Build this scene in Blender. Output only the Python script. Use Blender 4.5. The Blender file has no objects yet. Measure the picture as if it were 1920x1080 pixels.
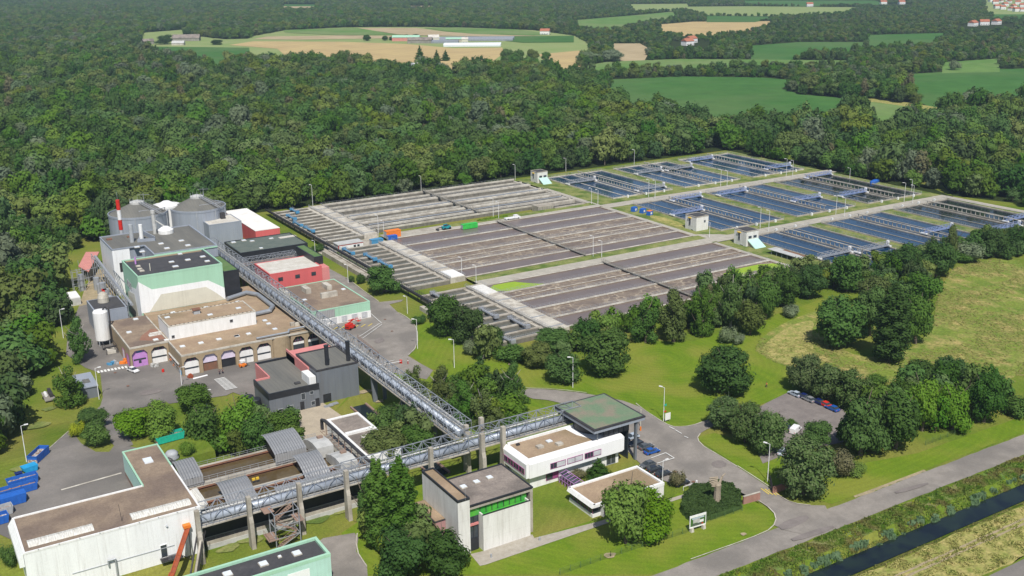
import bpy, bmesh, math, random
from mathutils import Vector, Matrix, noise
from mathutils.geometry import tessellate_polygon, delaunay_2d_cdt
SC = bpy.context.scene
COL = SC.collection
# ------------------------------------------------------------------ camera
FPX, PITCH, ROLL, YAW, CAMH = 1985.8, 0.3018, -0.01256, 1.0249, 120.0
_h = Vector((math.cos(YAW), math.sin(YAW), 0)); _up = Vector((0, 0, 1))
CF = _h * math.cos(PITCH) - _up * math.sin(PITCH)
CR = CF.cross(_up).normalized(); CU = CR.cross(CF)
CR, CU = CR * math.cos(ROLL) + CU * math.sin(ROLL), CU * math.cos(ROLL) - CR * math.sin(ROLL)
cam = bpy.data.cameras.new('camera'); camo = bpy.data.objects.new('camera', cam); COL.objects.link(camo)
m = Matrix((CR, CU, -CF)).transposed().to_4x4(); m.translation = (0, 0, CAMH); camo.matrix_world = m
cam.sensor_width = 36; cam.lens = FPX / 1920 * 36; cam.clip_start = 1; cam.clip_end = 30000
SC.camera = camo
# ------------------------------------------------------------------ world, sun, exposure
SUN_EL = math.radians(54.0); SHX, SHY = 0.385, 0.923
w = bpy.data.worlds.new('World'); SC.world = w; w.use_nodes = True
nt = w.node_tree; nt.nodes.clear()
sky = nt.nodes.new('ShaderNodeTexSky'); sky.sky_type = 'NISHITA'; sky.sun_disc = False
sky.sun_elevation = SUN_EL; sky.sun_rotation = math.atan2(-SHX, -SHY); sky.altitude = 200
bg = nt.nodes.new('ShaderNodeBackground'); bg.inputs[1].default_value = 0.075
ow = nt.nodes.new('ShaderNodeOutputWorld')
nt.links.new(sky.outputs[0], bg.inputs[0]); nt.links.new(bg.outputs[0], ow.inputs[0])
sl = bpy.data.lights.new('sun', 'SUN'); sl.energy = 4.2; sl.angle = math.radians(0.53); sl.color = (1.0, 0.955, 0.89)
so = bpy.data.objects.new('sun', sl); COL.objects.link(so)
so.rotation_euler = Vector((SHX * math.cos(SUN_EL), SHY * math.cos(SUN_EL), -math.sin(SUN_EL))).to_track_quat('-Z', 'Y').to_euler()
so.location = (0, -200, 600)
SC.view_settings.view_transform = 'Standard'; SC.view_settings.look = 'None'
SC.view_settings.gamma = 1; SC.view_settings.exposure = 0.32
SC.render.engine = 'CYCLES'
SC.cycles.max_bounces = 5; SC.cycles.diffuse_bounces = 2; SC.cycles.glossy_bounces = 2
SC.cycles.transmission_bounces = 3; SC.cycles.transparent_max_bounces = 8; SC.cycles.volume_bounces = 0
SC.cycles.caustics_reflective = False; SC.cycles.caustics_refractive = False
# ------------------------------------------------------------------ geometry of the place
RY0, RY1, PZ = 262.0, 292.0, 5.7
def terr(x, y):
    if x <= 60:
        if 262 < y < 292: return PZ * (292 - y) / 30
        if 240 <= y <= 262: return PZ
        if x <= 46:
            if 212 <= y <= 240: return PZ
            if 200 < y < 212: return PZ * (y - 200) / 12
    return 0.0
def gz(px, py, z=0.0):
    d = CF + CR * ((px - 960) / FPX) - CU * ((py - 540) / FPX)
    t = (z - CAMH) / d.z
    return (d.x * t, d.y * t)
def at(px, py, z=None):
    "ground point seen at a photograph pixel (or the point at height z)"
    if z is not None: return gz(px, py, z)
    zz = 0.0
    p = gz(px, py, 0)
    zt = PZ
    q = gz(px, py, PZ)
    if abs(terr(*q) - PZ) < 1e-6: return q
    for k in range(40):
        p = gz(px, py, zz); zz += (terr(*p) - zz) * 0.5
    return gz(px, py, zz)
def pj(x, y, z):
    v = Vector((x, y, z - CAMH)); d = v.dot(CF)
    return (960 + FPX * v.dot(CR) / d, 540 - FPX * v.dot(CU) / d, d)
# ------------------------------------------------------------------ materials
def _n(nt, t, **k):
    n = nt.nodes.new(t)
    for a, v in k.items(): setattr(n, a, v)
    return n
def hexc(r, g, b): return (r, g, b, 1)
def mat(name, c1, c2=None, scale=0.5, rough=0.8, spec=0.3, stretch=(1, 1, 1), lo=0.35, hi=0.65, c3=None, s3=0.06, metal=0.0, rib=None, ribamt=0.15, bump=0.0, detail=6, trans=0.0, rnd=0.0, grain=0.0, gs=2.2, streak=0.0):
    m = bpy.data.materials.new(name); m.use_nodes = True; nt = m.node_tree; L = nt.links
    b = nt.nodes['Principled BSDF']; b.inputs['Roughness'].default_value = rough
    b.inputs['Specular IOR Level'].default_value = spec; b.inputs['Metallic'].default_value = metal
    c1 = tuple(c1) + (1,) if len(c1) == 3 else c1
    if c2 is None: c2 = tuple(x * 0.82 for x in c1[:3])
    c2 = tuple(c2) + (1,) if len(c2) == 3 else c2
    g = _n(nt, 'ShaderNodeNewGeometry'); mp = _n(nt, 'ShaderNodeMapping'); mp.inputs['Scale'].default_value = stretch
    L.new(g.outputs['Position'], mp.inputs[0])
    t = _n(nt, 'ShaderNodeTexNoise'); t.inputs['Scale'].default_value = scale; t.inputs['Detail'].default_value = detail; t.inputs['Roughness'].default_value = 0.62
    L.new(mp.outputs[0], t.inputs['Vector'])
    r = _n(nt, 'ShaderNodeValToRGB'); r.color_ramp.elements[0].position = lo; r.color_ramp.elements[1].position = hi
    r.color_ramp.elements[0].color = c1; r.color_ramp.elements[1].color = c2
    L.new(t.outputs[0], r.inputs[0]); out = r.outputs[0]
    if c3 is not None:
        t2 = _n(nt, 'ShaderNodeTexNoise'); t2.inputs['Scale'].default_value = s3; t2.inputs['Detail'].default_value = 5
        L.new(g.outputs['Position'], t2.inputs['Vector'])
        r2 = _n(nt, 'ShaderNodeValToRGB'); r2.color_ramp.elements[0].position = 0.45; r2.color_ramp.elements[1].position = 0.62
        r2.color_ramp.elements[0].color = (0, 0, 0, 1); r2.color_ramp.elements[1].color = (1, 1, 1, 1)
        L.new(t2.outputs[0], r2.inputs[0])
        mx = _n(nt, 'ShaderNodeMix', data_type='RGBA'); L.new(r2.outputs[0], mx.inputs['Factor']); L.new(out, mx.inputs['A'])
        mx.inputs['B'].default_value = tuple(c3) + (1,); out = mx.outputs['Result']
    if grain:
        t4 = _n(nt, 'ShaderNodeTexNoise'); t4.inputs['Scale'].default_value = gs; t4.inputs['Detail'].default_value = 6; t4.inputs['Roughness'].default_value = .7
        L.new(g.outputs['Position'], t4.inputs['Vector']); m4 = _n(nt, 'ShaderNodeMapRange'); m4.inputs[1].default_value = .3; m4.inputs[2].default_value = .7; m4.inputs[3].default_value = 1 - grain; m4.inputs[4].default_value = 1 + grain
        L.new(t4.outputs[0], m4.inputs[0]); h4 = _n(nt, 'ShaderNodeHueSaturation'); L.new(m4.outputs[0], h4.inputs['Value']); L.new(out, h4.inputs['Color']); out = h4.outputs[0]
    if streak:
        m5 = _n(nt, 'ShaderNodeMapping'); m5.inputs['Scale'].default_value = (1.6, 1.6, .07); L.new(g.outputs['Position'], m5.inputs[0]); t5 = _n(nt, 'ShaderNodeTexNoise'); t5.inputs['Scale'].default_value = 1.0; t5.inputs['Detail'].default_value = 7; t5.inputs['Roughness'].default_value = .75
        L.new(m5.outputs[0], t5.inputs['Vector']); r5 = _n(nt, 'ShaderNodeMapRange'); r5.inputs[1].default_value = .52; r5.inputs[2].default_value = .75; r5.inputs[3].default_value = 0; r5.inputs[4].default_value = streak; L.new(t5.outputs[0], r5.inputs[0])
        x5 = _n(nt, 'ShaderNodeMix', data_type='RGBA'); L.new(r5.outputs[0], x5.inputs['Factor']); L.new(out, x5.inputs['A']); x5.inputs['B'].default_value = (.16, .12, .08, 1); out = x5.outputs['Result']
    if rib:
        sx = _n(nt, 'ShaderNodeSeparateXYZ'); L.new(g.outputs['Position'], sx.inputs[0])
        ad = _n(nt, 'ShaderNodeMath', operation='ADD')
        if rib[0] == 'z': L.new(sx.outputs[2], ad.inputs[0]); ad.inputs[1].default_value = 0
        elif rib[0] == 'x': L.new(sx.outputs[0], ad.inputs[0]); ad.inputs[1].default_value = 0
        elif rib[0] == 'y': L.new(sx.outputs[1], ad.inputs[0]); ad.inputs[1].default_value = 0
        else: L.new(sx.outputs[0], ad.inputs[0]); L.new(sx.outputs[1], ad.inputs[1])
        ml = _n(nt, 'ShaderNodeMath', operation='DIVIDE'); L.new(ad.outputs[0], ml.inputs[0]); ml.inputs[1].default_value = rib[1]
        fr = _n(nt, 'ShaderNodeMath', operation='FRACT'); L.new(ml.outputs[0], fr.inputs[0])
        gt = _n(nt, 'ShaderNodeMath', operation='LESS_THAN'); L.new(fr.outputs[0], gt.inputs[0]); gt.inputs[1].default_value = rib[2]
        mu = _n(nt, 'ShaderNodeMath', operation='MULTIPLY'); L.new(gt.outputs[0], mu.inputs[0]); mu.inputs[1].default_value = ribamt
        mx = _n(nt, 'ShaderNodeMix', data_type='RGBA'); L.new(mu.outputs[0], mx.inputs['Factor']); L.new(out, mx.inputs['A'])
        mx.inputs['B'].default_value = (0.03, 0.03, 0.035, 1); out = mx.outputs['Result']
    if rnd:
        oi = _n(nt, 'ShaderNodeObjectInfo'); hs = _n(nt, 'ShaderNodeHueSaturation')
        mr = _n(nt, 'ShaderNodeMapRange'); L.new(oi.outputs['Random'], mr.inputs[0]); mr.inputs[3].default_value = 1 - rnd; mr.inputs[4].default_value = 1 + rnd
        L.new(mr.outputs[0], hs.inputs['Value'])
        m7 = _n(nt, 'ShaderNodeMath', operation='MULTIPLY'); L.new(oi.outputs['Random'], m7.inputs[0]); m7.inputs[1].default_value = 7.31
        f7 = _n(nt, 'ShaderNodeMath', operation='FRACT'); L.new(m7.outputs[0], f7.inputs[0])
        mh = _n(nt, 'ShaderNodeMapRange'); L.new(f7.outputs[0], mh.inputs[0]); mh.inputs[3].default_value = 0.5 - rnd * 0.09; mh.inputs[4].default_value = 0.5 + rnd * 0.07
        L.new(mh.outputs[0], hs.inputs['Hue'])
        m9 = _n(nt, 'ShaderNodeMath', operation='MULTIPLY'); L.new(oi.outputs['Random'], m9.inputs[0]); m9.inputs[1].default_value = 13.7
        f9 = _n(nt, 'ShaderNodeMath', operation='FRACT'); L.new(m9.outputs[0], f9.inputs[0])
        ms = _n(nt, 'ShaderNodeMapRange'); L.new(f9.outputs[0], ms.inputs[0]); ms.inputs[3].default_value = 1 - rnd * 1.1; ms.inputs[4].default_value = 1.0 + rnd * .2
        L.new(ms.outputs[0], hs.inputs['Saturation'])
        L.new(out, hs.inputs['Color']); out = hs.outputs[0]
    L.new(out, b.inputs['Base Color'])
    if bump:
        bp = _n(nt, 'ShaderNodeBump'); bp.inputs['Strength'].default_value = min(1, bump); bp.inputs['Distance'].default_value = 0.3 if bump <= 1 else bump
        L.new(t.outputs[0], bp.inputs['Height']); L.new(bp.outputs[0], b.inputs['Normal'])
    if trans:
        tr = _n(nt, 'ShaderNodeBsdfTranslucent'); L.new(out, tr.inputs[0]); mxs = _n(nt, 'ShaderNodeMixShader'); mxs.inputs[0].default_value = trans
        L.new(b.outputs[0], mxs.inputs[1]); L.new(tr.outputs[0], mxs.inputs[2]); L.new(mxs.outputs[0], nt.nodes['Material Output'].inputs[0])
    return m
M = {}
def dm(k, *a, **b): M[k] = mat(k, *a, **b)
dm('grass', (0.092, 0.148, 0.014), (0.138, 0.184, 0.024), 0.12, 0.95, 0.1, c3=(0.19, 0.19, 0.04), s3=0.028, bump=0.5, grain=0.28)
dm('lawn', (0.100, 0.172, 0.011), (0.140, 0.205, 0.016), 0.25, 0.95, 0.1, stretch=(1, .3, 1), c3=(0.18, 0.205, 0.03), s3=0.05, grain=0.2)
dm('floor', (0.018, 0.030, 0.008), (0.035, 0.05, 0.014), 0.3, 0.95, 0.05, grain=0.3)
dm('meadow', (0.13, 0.185, 0.03), (0.34, 0.275, 0.105), 0.16, 0.95, 0.1, lo=.42, hi=.62, c3=(0.16, 0.21, 0.035), s3=0.11, stretch=(1, .55, 1), bump=0.9, detail=12, grain=0.42, gs=1.1)
dm('drygrass', (0.19, 0.22, 0.05), (0.37, 0.31, 0.12), 0.35, 0.95, 0.1, lo=.35, hi=.65, bump=.8, detail=12, grain=0.4, gs=1.3)
dm('verge', (0.15, 0.19, 0.05), (0.24, 0.24, 0.09), 0.4, 0.95, 0.1, c3=(0.09, 0.14, 0.03), s3=.15, grain=0.35)
dm('bank', (0.07, 0.15, 0.02), (0.15, 0.2, 0.05), 0.35, 0.95, 0.1, bump=.8, c3=(0.18, 0.17, 0.07), s3=.09, grain=0.4)
dm('wheat', (0.47, 0.36, 0.17), (0.40, 0.30, 0.15), 0.02, 0.95, 0.05, rib=('x', 14, .25), ribamt=.06, grain=0.08)
dm('stubble', (0.42, 0.34, 0.21), (0.34, 0.27, 0.16), 0.03, 0.95, 0.05)
dm('maize', (0.045, 0.125, 0.028), (0.06, 0.15, 0.035), 0.02, 0.95, 0.05, c3=(.08, .15, .045), s3=.006, grain=0.12, gs=.06)
dm('crop', (0.095, 0.19, 0.045), (0.13, 0.22, 0.06), 0.015, 0.95, 0.05, c3=(.16, .22, .08), s3=.008, grain=0.12, gs=.06)
dm('paleland', (0.20, 0.27, 0.09), (0.25, 0.29, 0.12), 0.02, 0.95, 0.05)
dm('asphalt', (0.17, 0.158, 0.143), (0.225, 0.205, 0.186), 0.18, 0.9, 0.2, c3=(0.14, 0.13, 0.12), s3=.06, detail=8, lo=.3, hi=.7, grain=0.1)
dm('asphalt_road', (0.215, 0.195, 0.172), (0.275, 0.25, 0.222), 0.3, 0.9, 0.2, c3=(0.18, 0.165, 0.148), s3=.08, detail=10, grain=0.1)
dm('park', (0.17, 0.15, 0.14), (0.22, 0.195, 0.18), 0.3, 0.9, 0.2, grain=0.1)
dm('concrete_road', (0.33, 0.31, 0.26), (0.42, 0.39, 0.33), 0.4, 0.9, 0.2, rib=('x', 6, .03))
dm('paving', (0.42, 0.36, 0.27), (0.35, 0.3, 0.23), 0.3, 0.9, 0.2, grain=0.12)
dm('dirt', (0.36, 0.29, 0.19), (0.27, 0.23, 0.14), 0.4, 0.95, 0.1, grain=0.25)
dm('pathm', (0.38, 0.35, 0.30), (0.31, 0.28, 0.23), 0.8, 0.9, 0.2)
dm('paint', (0.75, 0.75, 0.72), (0.6, 0.6, 0.57), 1.2, 0.8)
dm('ypaint', (0.65, 0.5, 0.08), None, 1.2, 0.8)
dm('concrete', (0.44, 0.41, 0.35), (0.35, 0.32, 0.27), 0.35, 0.9, 0.2, stretch=(1, 1, .35), c3=(0.30, 0.27, 0.22), s3=.25, detail=8, grain=0.14, streak=0.35)
dm('concrete_pale', (0.56, 0.53, 0.46), (0.44, 0.41, 0.35), 0.4, 0.9, 0.2, stretch=(1, 1, .4), detail=8, c3=(0.36, 0.33, 0.28), s3=.3, grain=0.14, streak=0.3)
dm('concrete_darkgrey', (0.12, 0.115, 0.10), (0.20, 0.185, 0.155), .5, .9, .2, stretch=(1, 1, .3), detail=8, streak=.3)  # dark grey concrete for lower wall faces and trough floors
dm('rustybase', (0.17, 0.12, 0.085), (0.26, 0.22, 0.18), .3, .9, .2, stretch=(1, 1, .3), detail=8)
dm('concrete_white', (0.72, 0.71, 0.68), (0.60, 0.59, 0.55), 0.5, 0.85, 0.2, stretch=(1.5, 1.5, .25), detail=8, rib=('z', 2.7, .012), ribamt=.25, streak=0.45)
dm('concrete_dark', (0.20, 0.19, 0.165), (0.29, 0.275, 0.24), 0.4, 0.9, 0.2, stretch=(1, 1, .4), detail=8)
dm('white_clad', (0.84, 0.85, 0.85), (0.76, 0.77, 0.77), 0.35, 0.5, 0.4, stretch=(1, 1, .12), rib=('xy', 1.0, .05), ribamt=.08, detail=8, grain=.04, streak=0.3)
dm('white', (0.80, 0.80, 0.79), (0.70, 0.70, 0.68), 0.8, 0.6, 0.4, stretch=(1, 1, .2), streak=0.25)
dm('white_pod', (0.84, 0.84, 0.84), (0.79, 0.79, 0.79), 0.5, 0.45, 0.4, rib=('xy', 1.35, .03), ribamt=.10, streak=0.1)
dm('trimgrey', (0.40, 0.42, 0.44), None, 0.8, 0.5)
dm('mint', (0.36, 0.60, 0.44), (0.33, 0.55, 0.40), 0.35, 0.55, 0.3, stretch=(1, 1, .15), rib=('xy', 1.1, .05), ribamt=.10, streak=0.22)
dm('mint_pale', (0.45, 0.68, 0.60), (0.41, 0.62, 0.54), 0.35, 0.55, 0.3, rib=('xy', .8, .08), ribamt=.08, streak=0.2)
dm('cream', (0.62, 0.60, 0.50), (0.57, 0.55, 0.46), 0.4, 0.6, 0.3, rib=('xy', 1.1, .05), ribamt=.08, streak=0.2)
dm('greymetal', (0.30, 0.33, 0.38), (0.26, 0.29, 0.34), 0.35, 0.5, 0.4, stretch=(1, 1, .15), rib=('xy', .9, .06), ribamt=.16, streak=0.3)
dm('slate', (0.165, 0.18, 0.20), (0.13, 0.145, 0.165), 0.35, 0.55, 0.4, stretch=(1, 1, .15), rib=('xy', 2.2, .03), ribamt=.3, streak=0.3)
dm('black', (0.018, 0.02, 0.024), (0.028, 0.03, 0.036), 0.5, 0.45, 0.4, rib=('xy', 1.0, .06), ribamt=.3)
dm('blacksteel', (0.03, 0.03, 0.035), (0.055, 0.05, 0.05), 0.8, 0.5, 0.4)
dm('red', (0.62, 0.13, 0.13), (0.56, 0.12, 0.12), 0.35, 0.6, 0.3, stretch=(1, 1, .15), rib=('xy', 1.0, .05), ribamt=.12, streak=0.25)
dm('pink', (0.62, 0.24, 0.22), (0.56, 0.21, 0.20), 0.35, 0.6, 0.3, rib=('xy', 1.0, .05), ribamt=.1)
dm('pinkconc', (0.42, 0.24, 0.23), (0.36, 0.20, 0.19), 0.4, 0.7, 0.3)
dm('redroof', (0.60, 0.26, 0.22), (0.53, 0.22, 0.19), 0.4, 0.6, 0.3, rib=('x', .8, .12), ribamt=.2)
dm('gravelroof', (0.205, 0.155, 0.115), (0.29, 0.225, 0.165), 0.35, 0.95, 0.1, c3=(0.17, 0.13, 0.105), s3=.09, detail=9, lo=.3, hi=.7, grain=0.2)
dm('mossroof', (0.20, 0.17, 0.15), (0.29, 0.25, 0.215), 0.5, 0.95, 0.1, c3=(0.155, 0.135, 0.12), s3=.13, detail=9, lo=.3, hi=.7, grain=0.22)
dm('tanroof', (0.36, 0.27, 0.18), (0.29, 0.21, 0.145), 0.25, 0.95, 0.1, c3=(0.25, 0.19, 0.12), s3=.07, detail=9, grain=0.16)
dm('rustroof', (0.24, 0.11, 0.08), (0.28, 0.17, 0.12), 0.3, 0.95, 0.1, detail=9)
dm('greenroof', (0.145, 0.21, 0.13), (0.22, 0.20, 0.15), 0.16, 0.95, 0.1, lo=.46, hi=.60, detail=9, grain=0.12)
dm('mossgreen', (0.09, 0.17, 0.06), (0.13, 0.19, 0.08), 0.3, 0.95, 0.1)
dm('greyroof', (0.125, 0.125, 0.115), (0.17, 0.165, 0.145), 0.3, 0.9, 0.2, stretch=(1, .15, 1), rib=('x', 1.05, .10), ribamt=.25, detail=8)
dm('greenslate', (0.10, 0.125, 0.11), (0.13, 0.15, 0.13), 0.3, 0.9, 0.2, rib=('x', 1.1, .06), ribamt=.2, detail=8)
dm('darkroof', (0.045, 0.045, 0.05), (0.075, 0.072, 0.075), 0.3, 0.85, 0.3, c3=(0.06, 0.06, 0.062), s3=.08, detail=8, grain=0.15)
dm('paleroof', (0.58, 0.56, 0.51), (0.46, 0.43, 0.37), 0.3, 0.9, 0.2, detail=9, grain=0.12)
dm('whiteroof', (0.78, 0.77, 0.73), (0.68, 0.66, 0.62), 0.3, 0.8, 0.2, rib=('y', 1.0, .05), ribamt=.06, detail=9)
dm('rooflight', (0.72, 0.72, 0.68), (0.42, 0.40, 0.35), 1.5, 0.7, 0.3, stretch=(4, .25, 1), detail=8, rib=('x', .5, .15), ribamt=.12)
dm('skylight', (0.72, 0.76, 0.80), (0.64, 0.68, 0.72), 0.8, 0.25, 0.5)
dm('glass', (0.03, 0.04, 0.05), (0.05, 0.06, 0.07), 0.5, 0.08, 0.6)
dm('glassgreen', (0.04, 0.30, 0.05), (0.10, 0.42, 0.05), 0.6, 0.12, 0.6)
dm('blind', (0.55, 0.56, 0.58), None, 0.8, 0.5)
dm('brick', (0.37, 0.29, 0.19), (0.31, 0.24, 0.155), 0.8, 0.9, 0.2, detail=8, streak=0.25)
dm('brickred', (0.36, 0.20, 0.16), (0.30, 0.16, 0.13), 0.8, 0.9, 0.2, rib=('z', .2, .15), ribamt=.2)
dm('lilac', (0.52, 0.26, 0.60), None, 0.8, 0.5); dm('lilac_pale', (0.70, 0.62, 0.76), None, .8, .5)
dm('purple', (0.32, 0.08, 0.22), None, .8, .5)
dm('corr', (0.36, 0.365, 0.37), (0.29, 0.295, 0.30), 0.5, 0.42, 0.5, metal=.35, stretch=(.3, 1, 1), rib=('x', .62, .28), ribamt=.30, detail=8)
dm('corr_front', (0.42, 0.425, 0.43), (0.34, 0.34, 0.34), 0.9, 0.5, 0.5, metal=.2, stretch=(3, 3, .3), rib=('x', .62, .2), ribamt=.3, detail=8, streak=0.4)
dm('corrpale', (0.52, 0.52, 0.50), (0.40, 0.40, 0.38), 0.5, 0.5, 0.4, detail=8)
dm('steel', (0.40, 0.42, 0.45), (0.33, 0.35, 0.38), 0.8, 0.45, 0.5, metal=.3)
dm('galv', (0.32, 0.345, 0.375), (0.25, 0.27, 0.30), 0.5, 0.45, 0.5, metal=.25, detail=8)
dm('duct', (0.36, 0.40, 0.46), (0.29, 0.33, 0.39), 0.5, 0.42, 0.5, metal=.15, detail=8, grain=.1)
dm('blueframe', (0.16, 0.22, 0.40), (0.26, 0.32, 0.48), 0.7, 0.5, 0.4)
dm('rust', (0.34, 0.075, 0.025), (0.24, 0.07, 0.04), 0.8, 0.85, 0.2, detail=8)
dm('rustdeck', (0.30, 0.20, 0.15), (0.22, 0.16, 0.13), 0.8, 0.85, 0.2, detail=8)
dm('rustwall', (0.24, 0.11, 0.07), (0.17, 0.10, 0.07), 0.8, 0.85, 0.2, detail=8)
dm('bark', (0.10, 0.08, 0.06), (0.16, 0.13, 0.10), 2.0, 0.95, 0.1); dm('birchbark', (0.42, 0.40, 0.35), (0.2, 0.18, 0.15), 2.0, 0.95, 0.1)
dm('skipblue', (0.02, 0.13, 0.50), (0.018, 0.10, 0.40), 1.0, 0.5, 0.4); dm('cyan', (0.02, 0.32, 0.62), None, 1.0, .4)
dm('greenbox', (0.02, 0.42, 0.30), None, 1.0, .5); dm('vgreen', (0.05, 0.50, 0.08), None, 1, .5); dm('orange', (0.80, 0.22, 0.03), None, 1, .5)
dm('bluepaint', (0.08, 0.28, 0.48), None, 1, .5); dm('teal', (0.02, 0.28, 0.32), None, 1, .5); dm('yellow', (0.75, 0.5, 0.05), None, 1, .5)
dm('redpaint', (0.62, 0.03, 0.02), None, 1, .45); dm('whitepaint', (0.8, 0.8, 0.8), None, 1, .4)
dm('debris', (0.36, 0.28, 0.22), (0.16, 0.10, 0.08), 2.5, .95, .1, c3=(.5, .48, .46), s3=1.8, detail=9)
dm('rubber', (0.015, 0.015, 0.015), None, 1, .8); dm('silverpaint', (0.42, 0.44, 0.46), None, 1, .3, .5, metal=.4)
dm('carblue', (0.015, 0.10, 0.40), None, 1, .25, .6); dm('cardark', (0.03, 0.035, 0.045), None, 1, .25, .6); dm('carnavy', (0.01, 0.02, 0.12), None, 1, .25, .6)
dm('cargrey', (0.14, 0.15, 0.16), None, 1, .3, .6, metal=.3); dm('carblue2', (0.12, 0.22, 0.36), None, 1, .3, .6, metal=.2); dm('carlight', (0.45, 0.52, 0.60), None, 1, .3, .6)
dm('skin', (0.5, 0.3, 0.22), None, 2, .6); dm('hivis', (0.85, 0.22, 0.03), None, 2, .7); dm('navycloth', (0.02, 0.025, 0.05), None, 2, .9); dm('hair', (0.03, 0.02, 0.015), None, 2, .9)
dm('stone', (0.36, 0.30, 0.23), (0.24, 0.20, 0.15), 2.2, .9, .2, stretch=(1, 1, 3), detail=8)
dm('tile', (0.40, 0.15, 0.09), (0.33, 0.13, 0.08), .3, .9, .1)
# foliage: leaves differ in colour from tree to tree
LV = dict(trans=0.25, rnd=0.13)
dm('leaf_dark', (0.034, 0.085, 0.012), (0.052, 0.112, 0.016), .9, .7, .15, **LV)
dm('leaf_mid', (0.052, 0.125, 0.014), (0.080, 0.160, 0.020), .9, .7, .15, **LV)
dm('leaf_bright', (0.095, 0.205, 0.010), (0.14, 0.25, 0.016), .9, .7, .15, **LV)
dm('leaf_olive', (0.085, 0.125, 0.022), (0.115, 0.155, 0.030), .9, .7, .15, **LV)
dm('leaf_silver', (0.13, 0.185, 0.085), (0.19, 0.24, 0.13), .9, .7, .15, **LV)
dm('leaf_lime', (0.060, 0.120, 0.022), (0.125, 0.175, 0.060), 1.8, .7, .15, lo=.42, hi=.58, **LV)
dm('leaf_yellow', (0.34, 0.38, 0.02), (0.26, 0.32, 0.02), .7, .7, .12, trans=.25, rnd=.05)
dm('leaf_forest', (0.054, 0.128, 0.013), (0.088, 0.170, 0.018), .25, .7, .12, trans=.22, rnd=.24)
dm('wood_olive', (0.100, 0.155, 0.020), (0.13, 0.185, 0.028), .25, .7, .12, trans=.22, rnd=.22)
dm('wood_dark', (0.036, 0.092, 0.012), (0.052, 0.118, 0.015), .25, .7, .12, trans=.22, rnd=.22)
dm('wood_silver', (0.10, 0.145, 0.068), (0.13, 0.175, 0.09), .25, .7, .12, trans=.22, rnd=.2)
dm('leaf_brown', (0.125, 0.125, 0.055), (0.165, 0.155, 0.08), .7, .75, .12, trans=.2, rnd=.06)
dm('weeds', (0.10, 0.20, 0.02), (0.19, 0.26, 0.05), .5, .8, .1, trans=.3, lo=.4, hi=.6, c3=(0.22, 0.20, 0.07), s3=.2)
dm('reedleaf', (0.16, 0.27, 0.13), (0.22, 0.32, 0.17), .8, .8, .1, trans=.35)
dm('strawtuft', (0.38, 0.33, 0.13), (0.24, 0.29, 0.07), .5, .8, .1, trans=.5)
def mow(name, cx, cy):
    nt = M[name].node_tree; L = nt.links; b = nt.nodes['Principled BSDF']; src = b.inputs['Base Color'].links[0].from_socket
    g = _n(nt, 'ShaderNodeNewGeometry'); mp = _n(nt, 'ShaderNodeMapping'); mp.inputs['Location'].default_value = (-cx, -cy, 0); L.new(g.outputs['Position'], mp.inputs[0])
    wv = _n(nt, 'ShaderNodeTexWave', wave_type='RINGS', rings_direction='Z'); wv.inputs['Scale'].default_value = .16; wv.inputs['Distortion'].default_value = 9.0; wv.inputs['Detail'].default_value = 2; wv.inputs['Detail Scale'].default_value = .12
    L.new(mp.outputs[0], wv.inputs[0]); mr = _n(nt, 'ShaderNodeMapRange'); mr.inputs[3].default_value = .95; mr.inputs[4].default_value = 1.03; L.new(wv.outputs['Fac'], mr.inputs[0])
    h = _n(nt, 'ShaderNodeHueSaturation'); L.new(mr.outputs[0], h.inputs['Value']); L.new(src, h.inputs['Color']); L.new(h.outputs[0], b.inputs['Base Color'])
mow('lawn', 200, 240); mow('grass', 20, 290)
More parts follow.
